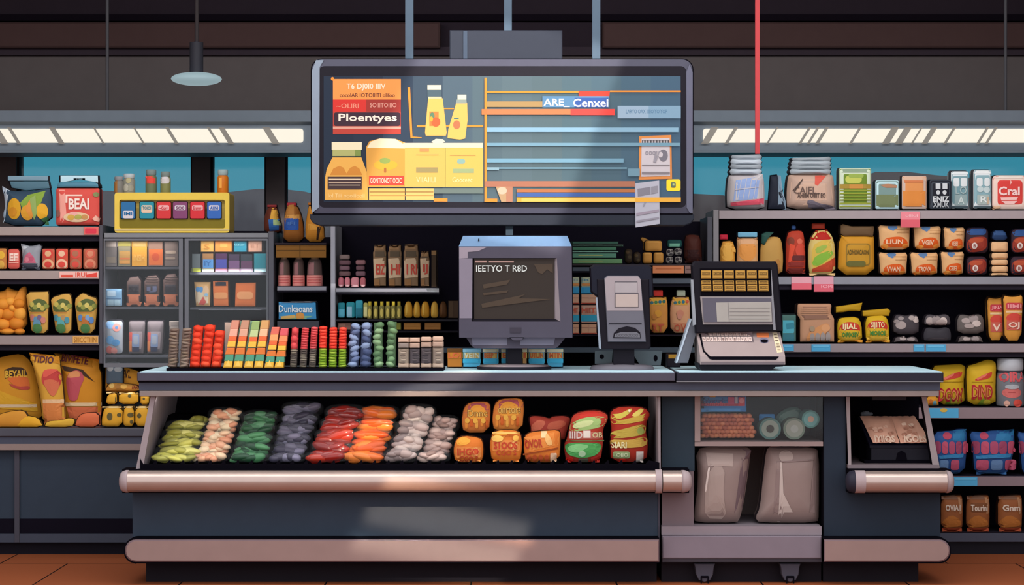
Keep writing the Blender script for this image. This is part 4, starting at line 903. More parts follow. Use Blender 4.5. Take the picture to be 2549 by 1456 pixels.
for x0, x1, c, lab, w_ in ((300, 338, '#2f6694', 'dark blue card with a low white logo, first in the yellow box', 'IMI'), (346, 385, '#2c8394', 'teal card with an orange oval label in the yellow box', 'TOIOI'), (388, 427, '#c63a3c', 'red card next to the teal one in the yellow box', '~Corr'), (429, 468, '#7c4468', 'purple card in the yellow box', 'SO0'), (472, 511, '#c9353c', 'red card between the purple and the blue ones', 'Ersmrr'), (514, 552, '#3a64ac', 'bright blue card at the end of the yellow box', 'AIINI')):
    lo = 14 if x0 == 300 else 0
    bag(SC_, 'card', lab, 'card', rr(x0, 501, x1, 546, 4), c, [RR(x0+6, 511+lo, x1-6, 524+lo+(6 if x0 < 380 else 0), M('#d6b79c' if x0 == 346 else '#d9d0d6' if x0 not in (388, 472) else '#dba3a3'), 4), T(x0+9, 514+lo, x1-9, 522+lo, w_, M(c), off=.02)], th=.012, p=8, soft=0, dy=.012, group='coloured cards in the yellow box', merge=True)
SJ = Sh(YA+.06, 479, SS.fz(Ys_)(479))
GLS = M('#8c9590', .2, spec=.4); 
def spice(cx, hw, top, c, lab, cap, body, lbl=None):
    h = 479-top
    jar(SJ, 'spice_jar', lab, 'jar', cx, [('glass', body, [(hw*.96, 479), (hw, 479-h*.05), (hw, 479-h*.68), (hw*.78, 479-h*.76)]), ('lid', cap, [(hw*.82, 479-h*.76), (hw*.92, 479-h*.8), (hw*.92, 479-h*.97), (hw*.8, 479-h)])], lbl or (), group='spice jars on the yellow sign box', merge=False)
spice(294, 12, 437, 0, 'wide dull grey jar half behind another on the yellow box', '#8d8d90', M('#7d7a74', .3), [P([(284, 452), (292, 446), (292, 478), (284, 478)], M('#9a6a3a'))])
spice(319, 15, 430, 0, 'small clear jar of pale nuts on the yellow box', '#b9c0c2', M('#8e8c80', .3), [E(306, 456, 320, 474, M('#b9b4a4')), E(318, 458, 332, 474, M('#a09c8c')), E(313, 440, 326, 454, M('#a89f7a'))])
spice(374, 14, 420, 0, 'herb jar with a red label on the yellow box', '#7d8a88', M('#6d7658', .3), [R(361, 437, 386, 455, M('#d8483e'))])
spice(410, 13, 425, 0, 'herb jar with a white oval label on the yellow box', '#7c8a86', M('#7a7a4c', .3), [RR(398, 438, 421, 455, M('#d5cfd0'), 6)])
spice(553, 14, 420, 0, 'amber orange jar standing alone at the end of the yellow box', '#9fb0b0', M('#c06a1c', .3), [R(546, 440, 552, 466, M('#e9a24a'))])
# cooler contents
HG = 'cartons on the upper shelf behind the left cooler pane'
for x0, x1, y, c, pr, lab in ((261, 292, 600, '#7d726e', [R(261, 600, 292, 614, M('#a8978e')), R(266, 640, 288, 655, M('#8f7f70'))], 'faded grey carton nearest the snack shelf, upper cooler shelf'),
        (293, 326, 600, '#8a7f66', [R(294, 600, 325, 613, M('#a5974a')), RR(297, 625, 324, 658, M('#b98a4c'), 3), R(298, 642, 323, 646, M('#cf6f44')), R(298, 650, 323, 656, M('#cf8f4a'))], 'grey and yellow carton with a striped label, upper cooler shelf'),
        (327, 367, 600, '#d99838', [R(327, 600, 367, 614, M('#c9a05c')), T(333, 634, 360, 650, 'INSIH', M('#e2b25c'))], 'bright amber carton, upper cooler shelf'),
        (368, 406, 600, '#94705f', [R(371, 620, 405, 660, M('#cf6634')), E(378, 630, 397, 650, M('#c4502e'))], 'brown carton with an orange-red panel, upper cooler shelf'),
        (408, 444, 600, '#7e6a62', [RR(412, 624, 438, 632, M('#a8917f'), 3), RR(412, 640, 436, 646, M('#9a8474'), 2)], 'taupe carton with two pale strips, upper cooler shelf')):
    box(CL1, 'carton', lab, 'carton', x0, y, x1, c, pr, group=HG, merge=True)
bag(CL2, 'carton', 'light blue small carton with white square print, middle cooler shelf', 'carton', rr(261, 718, 305, 764, 3), '#7397b5', [RR(267, 724, 288, 738, M('#a8bccc'), 3), R(264, 743, 302, 745, M('#4f6f90')), R(268, 746, 300, 762, M('#9ab2be')), R(283, 746, 285, 762, M('#5f7f98'))], p=6, soft=0)
for x0, x1, lab in ((313, 352, 'brown pouch with heart print, first of three on the middle cooler shelf'), (357, 398, 'brown pouch with blue swirl print, middle of three on the middle cooler shelf'), (404, 445, 'brown pouch with dark lettering, last of three before the door frame')):
    d = (x0-313)*-.08
    bag(CL2, 'pouch', lab, 'pouch', [(x0, 690+d), (x1, 684+d), (x1, 745), (x1-3, 764), (x0+3, 764), (x0, 745)], '#4d3a36', [P(rr(x0+1, 733, x1-1, 763, 6), M('#b3694c')), R(x0+1, 709, x1-1, 732, M('#3b3438')), T(x0+8, 713, x1-8, 728, {313: 'S2', 357: 'iJ', 404: 'DIIO'}[x0], M('#55566c' if x0 == 357 else '#241f24'), off=.03)]+[R(x0+4, 690+5*k, x1-4, 691.5+5*k, M('#3f302e')) for k in range(3 if x0 > 313 else 0)], p=4, soft=1, group='brown pouches in the cooler', merge=True)
bag(CL3, 'snack_bag', 'tall white bag with blue and red flowers, lower cooler shelf', 'bag', rr(260, 796, 306, 884, 8), '#a9adb6', [E(262, 800, 285, 820, M('#7ca0c8')), E(280, 806, 300, 826, M('#d58a80')), E(286, 812, 294, 820, M('#5a86b8')), E(264, 836, 284, 858, M('#5f94c0')), E(278, 845, 298, 862, M('#4f86b4')), E(264, 862, 280, 882, M('#d0675e')), E(276, 866, 292, 882, M('#d98a80'))], p=3, soft=0)
for x0, x1, lab in ((318, 362, 'grey-capped bottle pouch with orange edge print beside the flower bag'), (364, 408, 'grey-capped bottle pouch with orange edge print nearest the brown rolls')):
    bag(CL3, 'bottle_pouch', lab, 'pouch', [(x0, 800), (x0+4, 797), (x1-2, 797), (x1, 802), (x1-2, 850), (x1-5, 884), (x0, 884)], '#6d6164', [P([(x0+1, 826), (x1-1, 826), (x1-4, 870), (x0+1, 870)], M('#9a8a8e')), R(x0+1, 828, x0+11, 850, M('#c9584e')), R(x0+1, 850, x0+10, 876, M('#cf7a4a')), RR(x0+11, 832, x0+29, 866, M('#7f90b0'), 4), RR(x0+14, 836, x0+26, 858, M('#a5abb8'), 4), R(x0+11, 864, x0+28, 876, M('#3f4660'))], p=3, soft=0, group='grey bottle pouches in the cooler', merge=True)
box(CL3, 'carton', 'narrow beige carton behind the cooler divider on the lower shelf', 'carton', 421, 800, 446, '#8d8078', [R(421, 800, 446, 812, M('#7a6e68'))], merge=True)
SC4 = Sh(YA+.04, 948, Z(960, YA)+.0)
bag(SC4, 'snack_bag', 'blue-grey bag low in the cooler above the lettered yellow bag', 'bag', rr(262, 896, 306, 948, 6), '#5f7080', [E(266, 900, 282, 914, M('#b5b9bc')), E(284, 902, 304, 916, M('#a8acb0'))], p=3)
# right cooler pane
UG = 'boxes on the upper shelf behind the right cooler pane'
def up(x0, x1, y0, y1, c, pr, lab):
    box(CR1, 'carton', lab, 'carton', x0, y0, x1, c, pr, y1=y1, th=.08, group=UG, merge=True)
up(477, 500, 631, 678, '#6f7678', [R(477, 668, 500, 677, M('#b5b84a'))], 'grey box with a yellow-green base strip, first on the right cooler shelf')
up(503, 532, 630, 678, '#a8774a', [R(505, 646, 531, 668, M('#5a92c9')), T(509, 650, 526, 662, 'IY', M('#3f6fa8')), R(503, 669, 532, 677, M('#c9ccb4'))], 'tan and sky-blue box on the right cooler shelf')
up(535, 566, 630, 678, '#5a3358', [R(537, 646, 564, 668, M('#4a4e9c')), R(536, 669, 566, 677, M('#d58ca0'))], 'deep purple box with an indigo panel and pink base')
up(568, 597, 632, 678, '#4a3a50', [R(569, 649, 596, 668, M('#7f5a80')), R(568, 669, 597, 677, M('#cfaab8'))], 'dark plum box with a mauve panel')
up(598, 629, 632, 678, '#3a4148', [R(600, 650, 628, 668, M('#6a4460')), R(598, 669, 629, 677, M('#c7a8bc'))], 'charcoal box with a wine-red panel beside the teal one')
up(631, 663, 630, 678, '#2c808c', [R(633, 669, 662, 677, M('#a9c9cc'))], 'teal box at the right end of the lower carton row')
up(499, 533, 598, 628, '#cf9a4c', [T(508, 608, 522, 620, 'S', M('#b8792e'))], 'small amber box stacked over the tan and blue box')
up(534, 578, 597, 628, '#d8853a', [RR(548, 606, 566, 616, M('#e09a4c'), 2)], 'orange box stacked over the purple ones')
up(581, 615, 599, 628, '#2a7f94', [T(583, 606, 610, 612, 'ttatar', M('#6fb0bc'))], 'teal lettered box in the upper carton row')
up(617, 653, 598, 628, '#bb8b75', [T(624, 606, 646, 616, 'IIT', M('#a4745e'))], 'dusty pink box stacked over the charcoal box')
bag(CR2, 'pouch', 'cream pouch with a blue heart and red figure print in the cooler', 'pouch', [(481, 700), (525, 700), (524, 765), (486, 765)], '#cf9f68', [P([(485, 718), (524, 716), (524, 763), (488, 763)], M('#dcc3a4')), E(487, 714, 497, 727, M('#5a8fc0')), E(495, 714, 506, 728, M('#5a8fc0')), E(505, 712, 520, 736, M('#d9b088')), P([(494, 758), (506, 738), (513, 752), (508, 760)], M('#d0584e')), E(509, 730, 518, 738, M('#8fb0c8'))], p=4, soft=0, merge=True)
bag(CR2, 'snack_box', 'orange box with a dark lid beside the cream pouch in the cooler', 'box', [(528, 698), (569, 698), (570, 765), (530, 765)], '#cf6e3a', [R(529, 698, 569, 712, M('#33303a')), RR(533, 728, 566, 744, M('#d9905a'), 6)], p=7, soft=0, merge=True)
bag(CR2, 'snack_box', 'larger plain orange box with a pale cloud print in the cooler', 'box', [(585, 703), (638, 702), (637, 765), (583, 765)], '#d06c38', [RR(590, 726, 630, 745, M('#dd9460'), 8)], p=7, soft=0, merge=True)
box(Sh(YA+.04, 948, Z(960, YA)), 'carton', 'beige carton standing low in the cooler behind the striped sweets', 'carton', 558, 792, 590, '#96796a', [], y1=948, merge=True)
box(Sh(YA+.1, 948, Z(960, YA)), 'tub', 'wide faded green tub standing low in the cooler behind the striped sweets', 'tub', 592, 790, 656, '#5e7a62', [R(592, 790, 656, 796, M('#6f8f74'))], y1=948, merge=True)
# narrow unit
JG = 'jugs on the narrow unit'
bag(Sh(YA, 579, CTOP.z), 'jug', 'dark red-brown jug with a yellow shoulder and blue label', 'jug', [(655, 579), (653, 545), (660, 520), (668, 510), (688, 510), (694, 535), (700, 560), (698, 579)], '#5f2e22', [P([(676, 516), (686, 516), (695, 540), (690, 550), (672, 545)], M('#c9953c')), P([(668, 545), (696, 543), (698, 571), (670, 573)], M('#2f5a94')), R(680, 545, 697, 559, M('#9ab07c'))], th=.12, dy=.1, more=[('cap', rr(662, 507, 688, 514, 2), '#7a2a2c', .05, .03, 4)], soft=1, group=JG, merge=False)
bag(SN1, 'jug', 'big brown jug with a red cap and a broad blue label', 'jug', [(703, 604), (702, 560), (706, 530), (712, 510), (738, 508), (748, 530), (755, 560), (755, 604)], '#8a5526', [P([(712, 510), (730, 508), (732, 540), (710, 545)], M('#a06b34')), P([(708, 536), (744, 533), (745, 545), (707, 547)], M('#c08a48')), RR(706, 543, 743, 572, M('#2c4f94'), 3), T(716, 552, 734, 560, 'IEI', M('#46689f'))], th=.13, dy=.05, more=[('cap', rr(711, 503, 737, 512, 3), '#8f2630', .05, .03, 4)], group=JG, merge=False)
bag(SN1, 'jug', 'amber jug with a narrow neck half hidden by the screen corner', 'jug', [(758, 604), (757, 560), (762, 530), (766, 508), (774, 508), (778, 530), (790, 545), (806, 560), (808, 604)], '#b97a2c', [P([(760, 555), (800, 562), (806, 572), (758, 572)], M('#c98e3c')), P([(790, 565), (799, 563), (790, 602), (786, 602)], M('#3b2a20'))], th=.12, dy=.06, group=JG, more=[('cap', rr(764, 503, 775, 510, 2), '#a0622a', .04, .03, 4)], merge=False)
box(Sh(YA, 640, Z(640, YA+.02)), 'carton_tray', 'shallow brown carton tray under the brown jugs', 'tray', 684, 609, 811, '#7d5320', [R(690, 622, 808, 624, M('#69451b')), R(745, 609, 747, 640, M('#69451b'))], y1=640, th=.06, dy=.012, merge=True) if 0 else None
tt = bpy.data.objects['shelf_unit.001']
b = MB(); b.box(X(686, YA), X(811, YA), YA+.01, YA+.03, Z(641, YA), Z(610, YA), M('#7a5120')); prints(b, [R(688, 622, 809, 624, M('#5f3f18')), R(745, 610, 747, 640, M('#5f3f18'))], lambda p: X(p, YA), lambda p: Z(p, YA), YA+.01); b.obj('hanging_valance', tt)
for x0, x1, top, c, lab in ((691, 721, 617, '#5f4b44', 'smoked glass jar with a wire loop and pink base label, beside the cooler'), (727, 757, 616, '#54423e', 'smoked glass jar with a bent hook handle, middle of the three'), (762, 801, 625, '#5d4a46', 'wider smoked glass jar of pink stock near the pale upright')):
    xm = (x0+x1)/2; hw = (x1-x0)/2
    jar(SN2, 'hook_jar', lab, 'jar', xm, [('glass', M(c, .3), [(hw, 706), (hw*.98, 676), (hw*.92, 650), (hw*.7, 640)]), ('label', M('#d3847c'), [(hw*1.02, 706), (hw*1.02, 679)]), ('neck', M('#8a6c4e', .3), [(hw*.5, 641), (hw*.5, top+4), (hw*.4, top)])],
        [R(x0+5, 648, xm, 678, M('#8a5f60'))]+[R(x0+2, 684+6*k, x1-2, 686+6*k, M('#c25f5c')) for k in range(3)], group='smoked jars on the narrow unit', merge=True)
bag(SN3, 'sign_box', 'bright blue box lettered Dunkaoans with an orange blob, on the grey ledge', 'box', [(690, 750), (789, 752), (791, 798), (690, 798)], '#3f86b5', [R(691, 787, 790, 797, M('#7fae8c')), E(736, 778, 758, 797, M('#c98a46')), P([(692, 789), (735, 784), (735, 792), (692, 796)], M('#c9a05c')), T(694, 760, 778, 778, 'Dunkaoans', M('#dfe6ea'), off=.02), R(690, 750, 789, 754, M('#6b6a70'))], p=10, soft=0, th=.1, merge=False)
# ================================================================ centre shelves behind the till
for x0, x1, y0, n_, lab in ((842, 874, 623, 4, 'taller column of dusky pink tubs on the centre shelf'), (884, 911, 636, 3, 'shorter column of dusky pink tubs on the centre shelf')):
    h = (678-y0)/n_
    for k in range(n_):
        ya = 678-h*(k+1); o_ = ('lowest', 'second', 'third', 'topmost')[k] if n_ == 4 else ('lowest', 'middle', 'topmost')[k]
        bag(SD1, 'pink_tub', '%s tub of the %s' % (o_, lab), 'tub', rr(x0+(k % 2), ya+.6, x1-(k % 2)*2, ya+h, 5), ('#7a5a5c', '#82606a', '#76545c', '#8a7470' if n_ == 4 else '#8f6468')[k if n_ == 4 else k+1], [], th=.06, p=4, soft=0, group='stacked pink tubs')
for k, (x0, x1, c) in enumerate(((841, 856, '#c8707c'), (857, 872, '#cf7a84'), (873, 895, '#d88a92'), (896, 911, '#bf6a70'))):
    bag(SD1, 'pink_pack', ('pink pack at the near end of the row under the tub columns', 'second pink pack of the row under the tub columns', 'palest wide pink pack under the gap between the tub columns', 'rosy pink pack at the end of the row under the shorter column')[k], 'pack', rr(x0, 679, x1, 706, 7), c, [R(x0+2, 699, x1-2, 705, M('#e2b5ba'))], th=.06, p=4, soft=0, group='pink packs in a row', merge=True)
CG = 'brown gable cartons with red lettering'
for k, (x0, x1, tx, lab, yt) in enumerate(((927, 963, 'EIZ', 'brown gable milk carton with red lettering, first of the four', 598), (964, 1001, 'HI', 'brown gable milk carton with bold red HI lettering, second of the four', 598), (1003, 1043, 'I RI', 'widest brown gable milk carton with tilted label, third of the four', 597), (1044, 1070, 'IJ', 'lower brown gable milk carton at the end of the row', 614))):
    b0 = yt+18
    bag(SD1, 'milk_carton', lab, 'carton', [(x0+3, yt+1), (x0+9, yt), (x0+12, yt+4), (x1-12, yt+4), (x1-9, yt), (x1-2, yt+1), (x1-2, yt+10), (x1, b0), (x1-1, 706), (x0+2, 706), (x0, b0), (x0+3, yt+10)], '#8a6b50',
        [P([(x0+1, b0), (x1-1, b0), (x1-2, 630), (x0+1, 630)], M('#6c5a48')), P([(x0+4, yt+2), (x1-4, yt+2), (x1-3, yt+14), (x0+5, yt+14)], M('#a07a56')), P([(x0+2, 634), (x1-1, 632), (x1-3, 680), (x0+4, 683)], M('#d9b795')), T(x0+9, 648, x1-5, 674, tx, M('#cc4f40'), off=.03), P([(x0+4, 686), (x0+(x1-x0)*.5, 685), (x0+(x1-x0)*.5, 704), (x0+5, 704)], M('#9c6f48'))], th=.1, p=7, soft=0, group=CG, merge=False)
box(SD1, 'carton', 'thin dark brown carton standing edge-on after the gable cartons', 'carton', 1073, 613, 1087, '#4f3d2e', [R(1074, 614, 1086, 625, M('#9a744e'))], merge=True)
# teal bottles and yellow jars
for x0, x1, y0, c, pr, lab in ((840, 860, 752, '#2a7f8c', [R(843, 770, 858, 790, M('#5aa6bb'))], 'teal tub beside the pale upright'), (861, 884, 751, '#2f8a96', [R(864, 764, 876, 790, M('#8fb9cc'))], 'teal tub with a pale panel, second along the row'), (884, 904, 746, '#3a94a6', [R(886, 768, 902, 793, M('#2c7284'))], 'round-topped teal bottle in the row of small tubs'), (904, 916, 752, '#a8a05a', [R(905, 764, 914, 788, M('#d9d092'))], 'narrow olive tub with a cream panel')):
    bag(SD2, 'tub', lab, 'tub', rr(x0, y0, x1, 793, 5), c, pr, th=.05, p=4, soft=0, group='small teal tubs', merge=True)
o_ = ('first', 'second', 'third', 'fourth', 'fifth', 'sixth')
for k, x in enumerate((920, 935, 950, 965, 979, 993)):
    jar(SD2, 'mustard_bottle', '%s small yellow-capped bottle along the row, counting away from the teal tubs' % o_[k], 'bottle', x, [('glass', M('#7d7440', .4), [(6.5, 793), (6.5, 764), (4.5, 761)]), ('cap', '#b09a34', [(4, 761), (4, 751)])], [E(x-4, 768, x+4, 790, M('#d3bb62'))], group='small yellow-capped bottles', merge=True, n=14)
for k, (x0, x1, c) in enumerate(((1005, 1028, '#cf9432'), (1028, 1047, '#d39a36'), (1047, 1070, '#c98c2c'), (1071, 1092, '#d6a040'), (1092, 1114, '#5f3c22'))):
    bag(SD2, 'squash_jar', ('yellow egg-shaped jar beside the small bottles', 'slim yellow egg-shaped jar, second of its row', 'plump yellow egg-shaped jar, third of its row', 'yellow egg-shaped jar with a pale shoulder, fourth of its row', 'dark brown egg-shaped jar at the end of its row')[k], 'jar', [(x0+1, 793), (x0, 775), (x0+2, 758), (x0+7, 749), (x1-7, 749), (x1-2, 758), (x1, 775), (x1-1, 793)], c, [E(x0+4, 755, x0+9, 785, M('#dfb050' if k < 4 else '#6f4a2c'))], th=.06, p=2.5, group='egg-shaped yellow jars', merge=True)
box(SD2, 'carton', 'dim brown carton behind the monitor edge on the jar shelf', 'carton', 1115, 748, 1145, '#4f3a2b', [R(1117, 750, 1128, 790, M('#5c4634'))], merge=True)
box(SD3, 'carton', 'low pinkish box beside the pale upright', 'carton', 840, 803, 874, '#8a6458', [R(844, 806, 860, 812, M('#a87a68'))], th=.08, merge=True)
box(SD3, 'carton', 'low yellow-green box behind the green rolls', 'carton', 975, 803, 999, '#8f8a3c', [], th=.08, merge=True)
box(SD3, 'carton', 'low amber box with a seam line under the first egg jars', 'carton', 1004, 803, 1048, '#b5793a', [R(1005, 812, 1047, 813, M('#7f5328'))], th=.08, merge=True)
box(SD3, 'carton', 'low amber box with a seam line nearer the monitor', 'carton', 1056, 803, 1098, '#a8703a', [R(1057, 812, 1097, 813, M('#7a5028'))], th=.08, merge=True)
# between monitor and register
for k, (y0, y1, x1, c) in enumerate(((643, 657, 1550, '#6f9a6c'), (629, 643, 1535, '#5f8f78'), (624, 629, 1540, '#8ab8a4'), (613, 624, 1535, '#4f8064'), (608, 613, 1552, '#8fb29c'), (600, 608, 1540, '#47705f'))):
    box(SE1, 'folded_pack', ('lowest yellow-green', 'second grey-green', 'thin pale mint', 'darker leaf-green', 'pale jutting green', 'topmost dark green')[k]+' flat pack in the green stack beside the monitor', 'pack', 1424, y0+.4, x1, c, [R(1440, (y0+y1)/2-1, 1500, (y0+y1)/2+1, M('#a9b06c' if k < 2 else c))], y1=y1, th=.12, group='stacked flat green packs', merge=True)
for k, (a, y0, b_, y1) in enumerate(((1555, 618, 1575, 657), (1576, 626, 1596, 657))):
    bag(SE1, 'snack_bag', ('dim brown lumpy bag beside the green stack', 'dim brown lumpy bag beside the bread blocks')[k], 'bag', rr(a, y0, b_, y1, 9), '#3d3026', [E(a+3, y0+6, a+12, y0+14, M('#57452f')), E(a+8, y0+18, a+17, y0+26, M('#4f4230'))], th=.06, p=2.5, merge=True)
for a, y0, b_, y1, lab in ((1599, 627, 1625, 657, 'golden bread block at the bottom of the pile, nearer the monitor'), (1626, 627, 1653, 657, 'golden bread block at the bottom of the pile, beside the spotted cups'), (1604, 598, 1650, 626.5, 'wide golden bread block on top of the pile')):
    bag(SE1, 'bread_block', lab, 'bread', rr(a, y0, b_, y1, 6), '#bd8440', [P([(a+4, y0+2), (b_-4, y0+2), (b_-6, y0+6), (a+6, y0+6)], M('#cf9850'))], th=.09, p=4, soft=0, group='golden bread blocks', merge=True)
bag(SE1, 'bread_block', 'small golden loaf tilted behind the top of the bread pile', 'bread', [(1592, 592), (1600, 588), (1622, 599), (1620, 626), (1600, 626), (1602, 605)], '#9c6e34', [], th=.05, p=3, dy=.13)
for k, (x, y) in enumerate(((1667, 657), (1689, 657), (1668, 638), (1688, 636))):
    bag(SE1, 'spotted_cup', ('lower spotted black and white cup beside the bread', 'lower spotted black and white cup beside the dark bag', 'upper spotted black and white cup beside the bread', 'upper spotted black and white cup under the green tub')[k], 'cup', rr(x-10, y-19, x+10, y, 7), '#a39a94', [E(x-7, y-16, x+1, y-8, M('#3a3438')), E(x-2, y-8, x+7, y-2, M('#4c4648')), E(x+2, y-16, x+8, y-10, M('#57504f'))], th=.06, p=3, soft=0, group='spotted cups', merge=True)
bag(SE1, 'tub', 'dark green tub with a mint band on top of the spotted cups', 'tub', rr(1660, 596, 1699, 617, 6), '#1f4a48', [R(1661, 606, 1698, 614, M('#6fa58c'))], th=.07, p=4, soft=0)
bag(SE1, 'snack_bag', 'dark red-brown bag beside the shelf upright', 'bag', [(1703, 586), (1722, 580), (1748, 586), (1750, 657), (1702, 657)], '#4a231c', [P([(1706, 622), (1748, 622), (1748, 655), (1706, 655)], M('#3a1f1e'))], th=.09, wr=.001)
# grid of bright boxes
for r_ in range(4):
    y0, y1 = ((690, 731), (732, 757), (759, 806), (806, 832))[r_]
    for c_ in range(2):
        x0, x1 = ((1424, 1442), (1446, 1486))[c_]
        pr = ([R(x0, y0, x1, y0+14, M('#c9c9a8')), R(x0, y0+16, x1, y0+22, M('#d98a4c')), R(x0, y0+26, x1, y1, M('#3f94bf')), T(x0+3, y0+4, x1-4, y0+11, 'IIOI', M('#5f8ca0'))] if r_ == 0 else
              [R(x0, y0+2, x1, y0+18, M('#c9a08c')), T(x0+2, y0+7, x1-3, y0+20, 'HIIT', M('#cf5f4a'), off=.03), R(x0, y0+25, x1, y0+42, M('#3a9cba'))] if r_ == 2 else [R(x0+2, y0+9, x1-2, y0+11, M('#b5806a')), R((x0+x1)/2, y0+2, (x0+x1)/2+1, y1-3, M('#cfa58c')), R(x0, y1-3, x1, y1, M('#b5503f'))])
        box(SE2, 'wafer_box', '%s box with %s, in the column %s' % (('top', 'second', 'third', 'lowest')[r_], ('an orange stripe over blue', 'a peach front', 'red print over a teal band', 'a peach front and red foot')[r_], ('nearest the monitor', 'behind the card terminal')[c_]), 'box', x0, y0, x1, ('#9fb0a0', '#d3a083', '#c48f7c', '#d09c7c')[r_], pr, y1=y1-.6, th=.1, group='bright boxes stacked behind the card terminal', merge=True)
# juice bottles
for x0, x1, c, cap, lab in ((1613, 1664, '#cf8a44', '#d33b33', 'orange juice carton bottle with a red cap behind the card terminal'), (1668, 1720, '#d69a72', '#b8bca4', 'peach juice carton bottle with a pale cap beside the register')):
    d = 0 if x0 < 1650 else 8
    bag(SE2, 'juice_bottle', lab, 'bottle', [(x0+8+d*.6, 738), (x1-8, 738), (x1-2, 744), (x1, 760), (x1+0, 832), (x0+3-d*.3, 832), (x0-d*.2, 770), (x0+d*.4, 744)], c,
        [P([(x0+3+d*.5, 740), (x1-5, 740), (x1-3, 760), (x0+2+d*.4, 760)], M('#d19a3c'))]+[E(x0+6+10*k+d*.4, 750-k, x0+14+10*k+d*.4, 758-k, M(('#3f6a74', '#4a7a4c', '#2f6a80', '#c9583c' if d else '#3a7060')[k])) for k in range(4)]+
        [E(x0+16, 772, x0+34, 790, M('#d9963c' if not d else '#d0876c')), E(x0+10+d, 782, x0+22+d, 796, M('#c07a3c' if not d else '#cf8a74')), T(x0+10, 808, x1-12, 826, 'RT' if not d else 'OV', M('#c45a44')), R(x0+8, 806, x1-10, 807, M('#c0604a'))], th=.09, p=3.5,
        more=[('cap', rr(x0+13+d*.4, 722, x1-12, 739, 3), cap, .045, .022, 5)], group='juice bottles behind the terminal', merge=False)
# bright boxes at the back of the counter
SB_ = Sh(10.34, 906, ZT)
for k, (x0, x1, c, w_) in enumerate(((1113, 1151, '#a5692c', 'LOI'), (1152, 1197, '#4f9fc4', 'VEIN'), (1202, 1241, '#4f9cc0', 'BEEP T'), (1248, 1265, '#5a9fbc', 'E'), (1300, 1312, '#d08f5c', 'I'), (1316, 1356, '#4f9cc0', 'UTLIN'), (1362, 1402, '#4c9cc0', 'IMTIN'))):
    pr = [R(x0, 868, x1, 883, M(lit('#d3a05c' if k else '#b5752c', 1.25))), T(x0+3, 868, x1-3, 882, w_, M(lit('#c8603c' if k != 1 else '#e3cdb0', 1.2)), off=.03), R(x0, 860, x1, 867, M('#f0e2c0' if k not in (0, 1) else '#8fc4dc' if k else '#7a4f24'))]+([R(x0, 884, x1, 894, M(lit('#3f9cc4', 1.25)))] if k not in (0, 4) else [])
    box(SB_, 'candy_box', ('brown', 'tall-backed blue', 'bright blue and yellow', 'narrow blue', 'narrow orange', 'blue and red', 'blue and red cornered')[k]+' lettered candy box '+('beside the grey bean packs', 'next to the brown one', 'left of the monitor stand', 'touching the monitor stand on its near side', 'touching the monitor stand on its far side', 'just past the narrow orange one', 'at the end of the row under the monitor')[k], 'box', x0, 859, x1, lit(c, 1.25), pr, th=.07, dy=0, group='candy boxes under the monitor', merge=True, y1=905)
box(Sh(10.4, 907, ZT), 'carton', 'small carton with a yellow top strip beside the register support', 'carton', 1660, 874, 1694, '#2a242c', [R(1664, 875, 1692, 885, M('#c08c34'))], th=.08, dy=0, merge=True, y1=907)

# ================================================================ sweet columns on the counter
SW = Sh(9.92, 921, ZT)
tag(MB().box(X(414, 9.93), X(1104, 9.93), 9.93, 10.2, ZT+.0005, ZT+.012, INK).obj('display_tray'), 'low black tray holding the row of sweet columns on the counter', 'tray')
SW = Sh(9.95, 915, ZT+.013); SW.py = 915
def column(cx0, cx1, w0, y0, segs, label, group, dy=.0, y1=915, kind='sweet_stick', th=.055, jit=1.):
    """upright column of small lumps; segs: (fraction of height from the bottom, colours, lumps)"""
    Yr = SW.Y+dy; fx, fz = SW.fx(Yr), SW.fz(Yr); h = y1-y0
    loc = (fx(cx0), Yr+th/2, fz(y1)); t = thing(kind, label, 'sweets', loc, group); a = 0
    for nm, fr, cols, n_ in segs:
        b = MB(); lo, hi = a, a+fr; a = hi
        xa, xb = cx0+(cx1-cx0)*lo, cx0+(cx1-cx0)*hi
        ya, yb = y1-h*lo, y1-h*hi
        b.puff([(fx(xa-w0*.45), fz(ya)), (fx(xa+w0*.45), fz(ya)), (fx(xb+w0*.43), fz(yb)), (fx(xb-w0*.43), fz(yb))], Yr+.008, th-.016, cols[0], 5, 16)
        for k in range(n_):
            u = (k+.5)/n_; x = xa+(xb-xa)*u; y = ya+(yb-ya)*u; rz = (ya-yb)/n_*.62
            rx = w0*.5*(.9+.12*random.random())
            b.blob((fx(x+random.uniform(-.06, .06)*w0*jit), Yr+th*.45, max(fz(y), fz(y1)+min(rz, (ya-yb)*.5)*Yr/F)), (rx*Yr/F, th*.5, min(rz, (ya-yb)*.5)*Yr/F), random.choice(cols[1:] or cols), Matrix.Rotation(random.uniform(-.3, .3)*jit, 3, 'Y'), 12, 8, .08*jit)
        b.obj(nm, t)
    return t
random.seed(21)
BR = ['#6d5b52', '#84705f', '#8f7c6e', '#7a675c']
column(427, 433, 25, 818, [('biscuits', 1, BR, 12)], 'grey-brown biscuit column at the near end of the tray', 'biscuit columns')
column(456, 464, 25, 817, [('biscuits', 1, BR, 12)], 'grey-brown biscuit column touching the red ones', 'biscuit columns')
RD = ['#b5301c', '#d9412a', '#e04f33', '#cf3a24']
column(483, 493, 28, 811, [('sweets', 1, RD, 7)], 'red sweet column beside the biscuits', 'bright red sweet columns'); column(510, 522, 28, 809, [('sweets', 1, RD, 7)], 'tallest red sweet column, middle of three', 'bright red sweet columns'); column(536, 547, 27, 823, [('sweets', 1, RD, 6)], 'short red sweet column beside the striped wafers', 'bright red sweet columns')
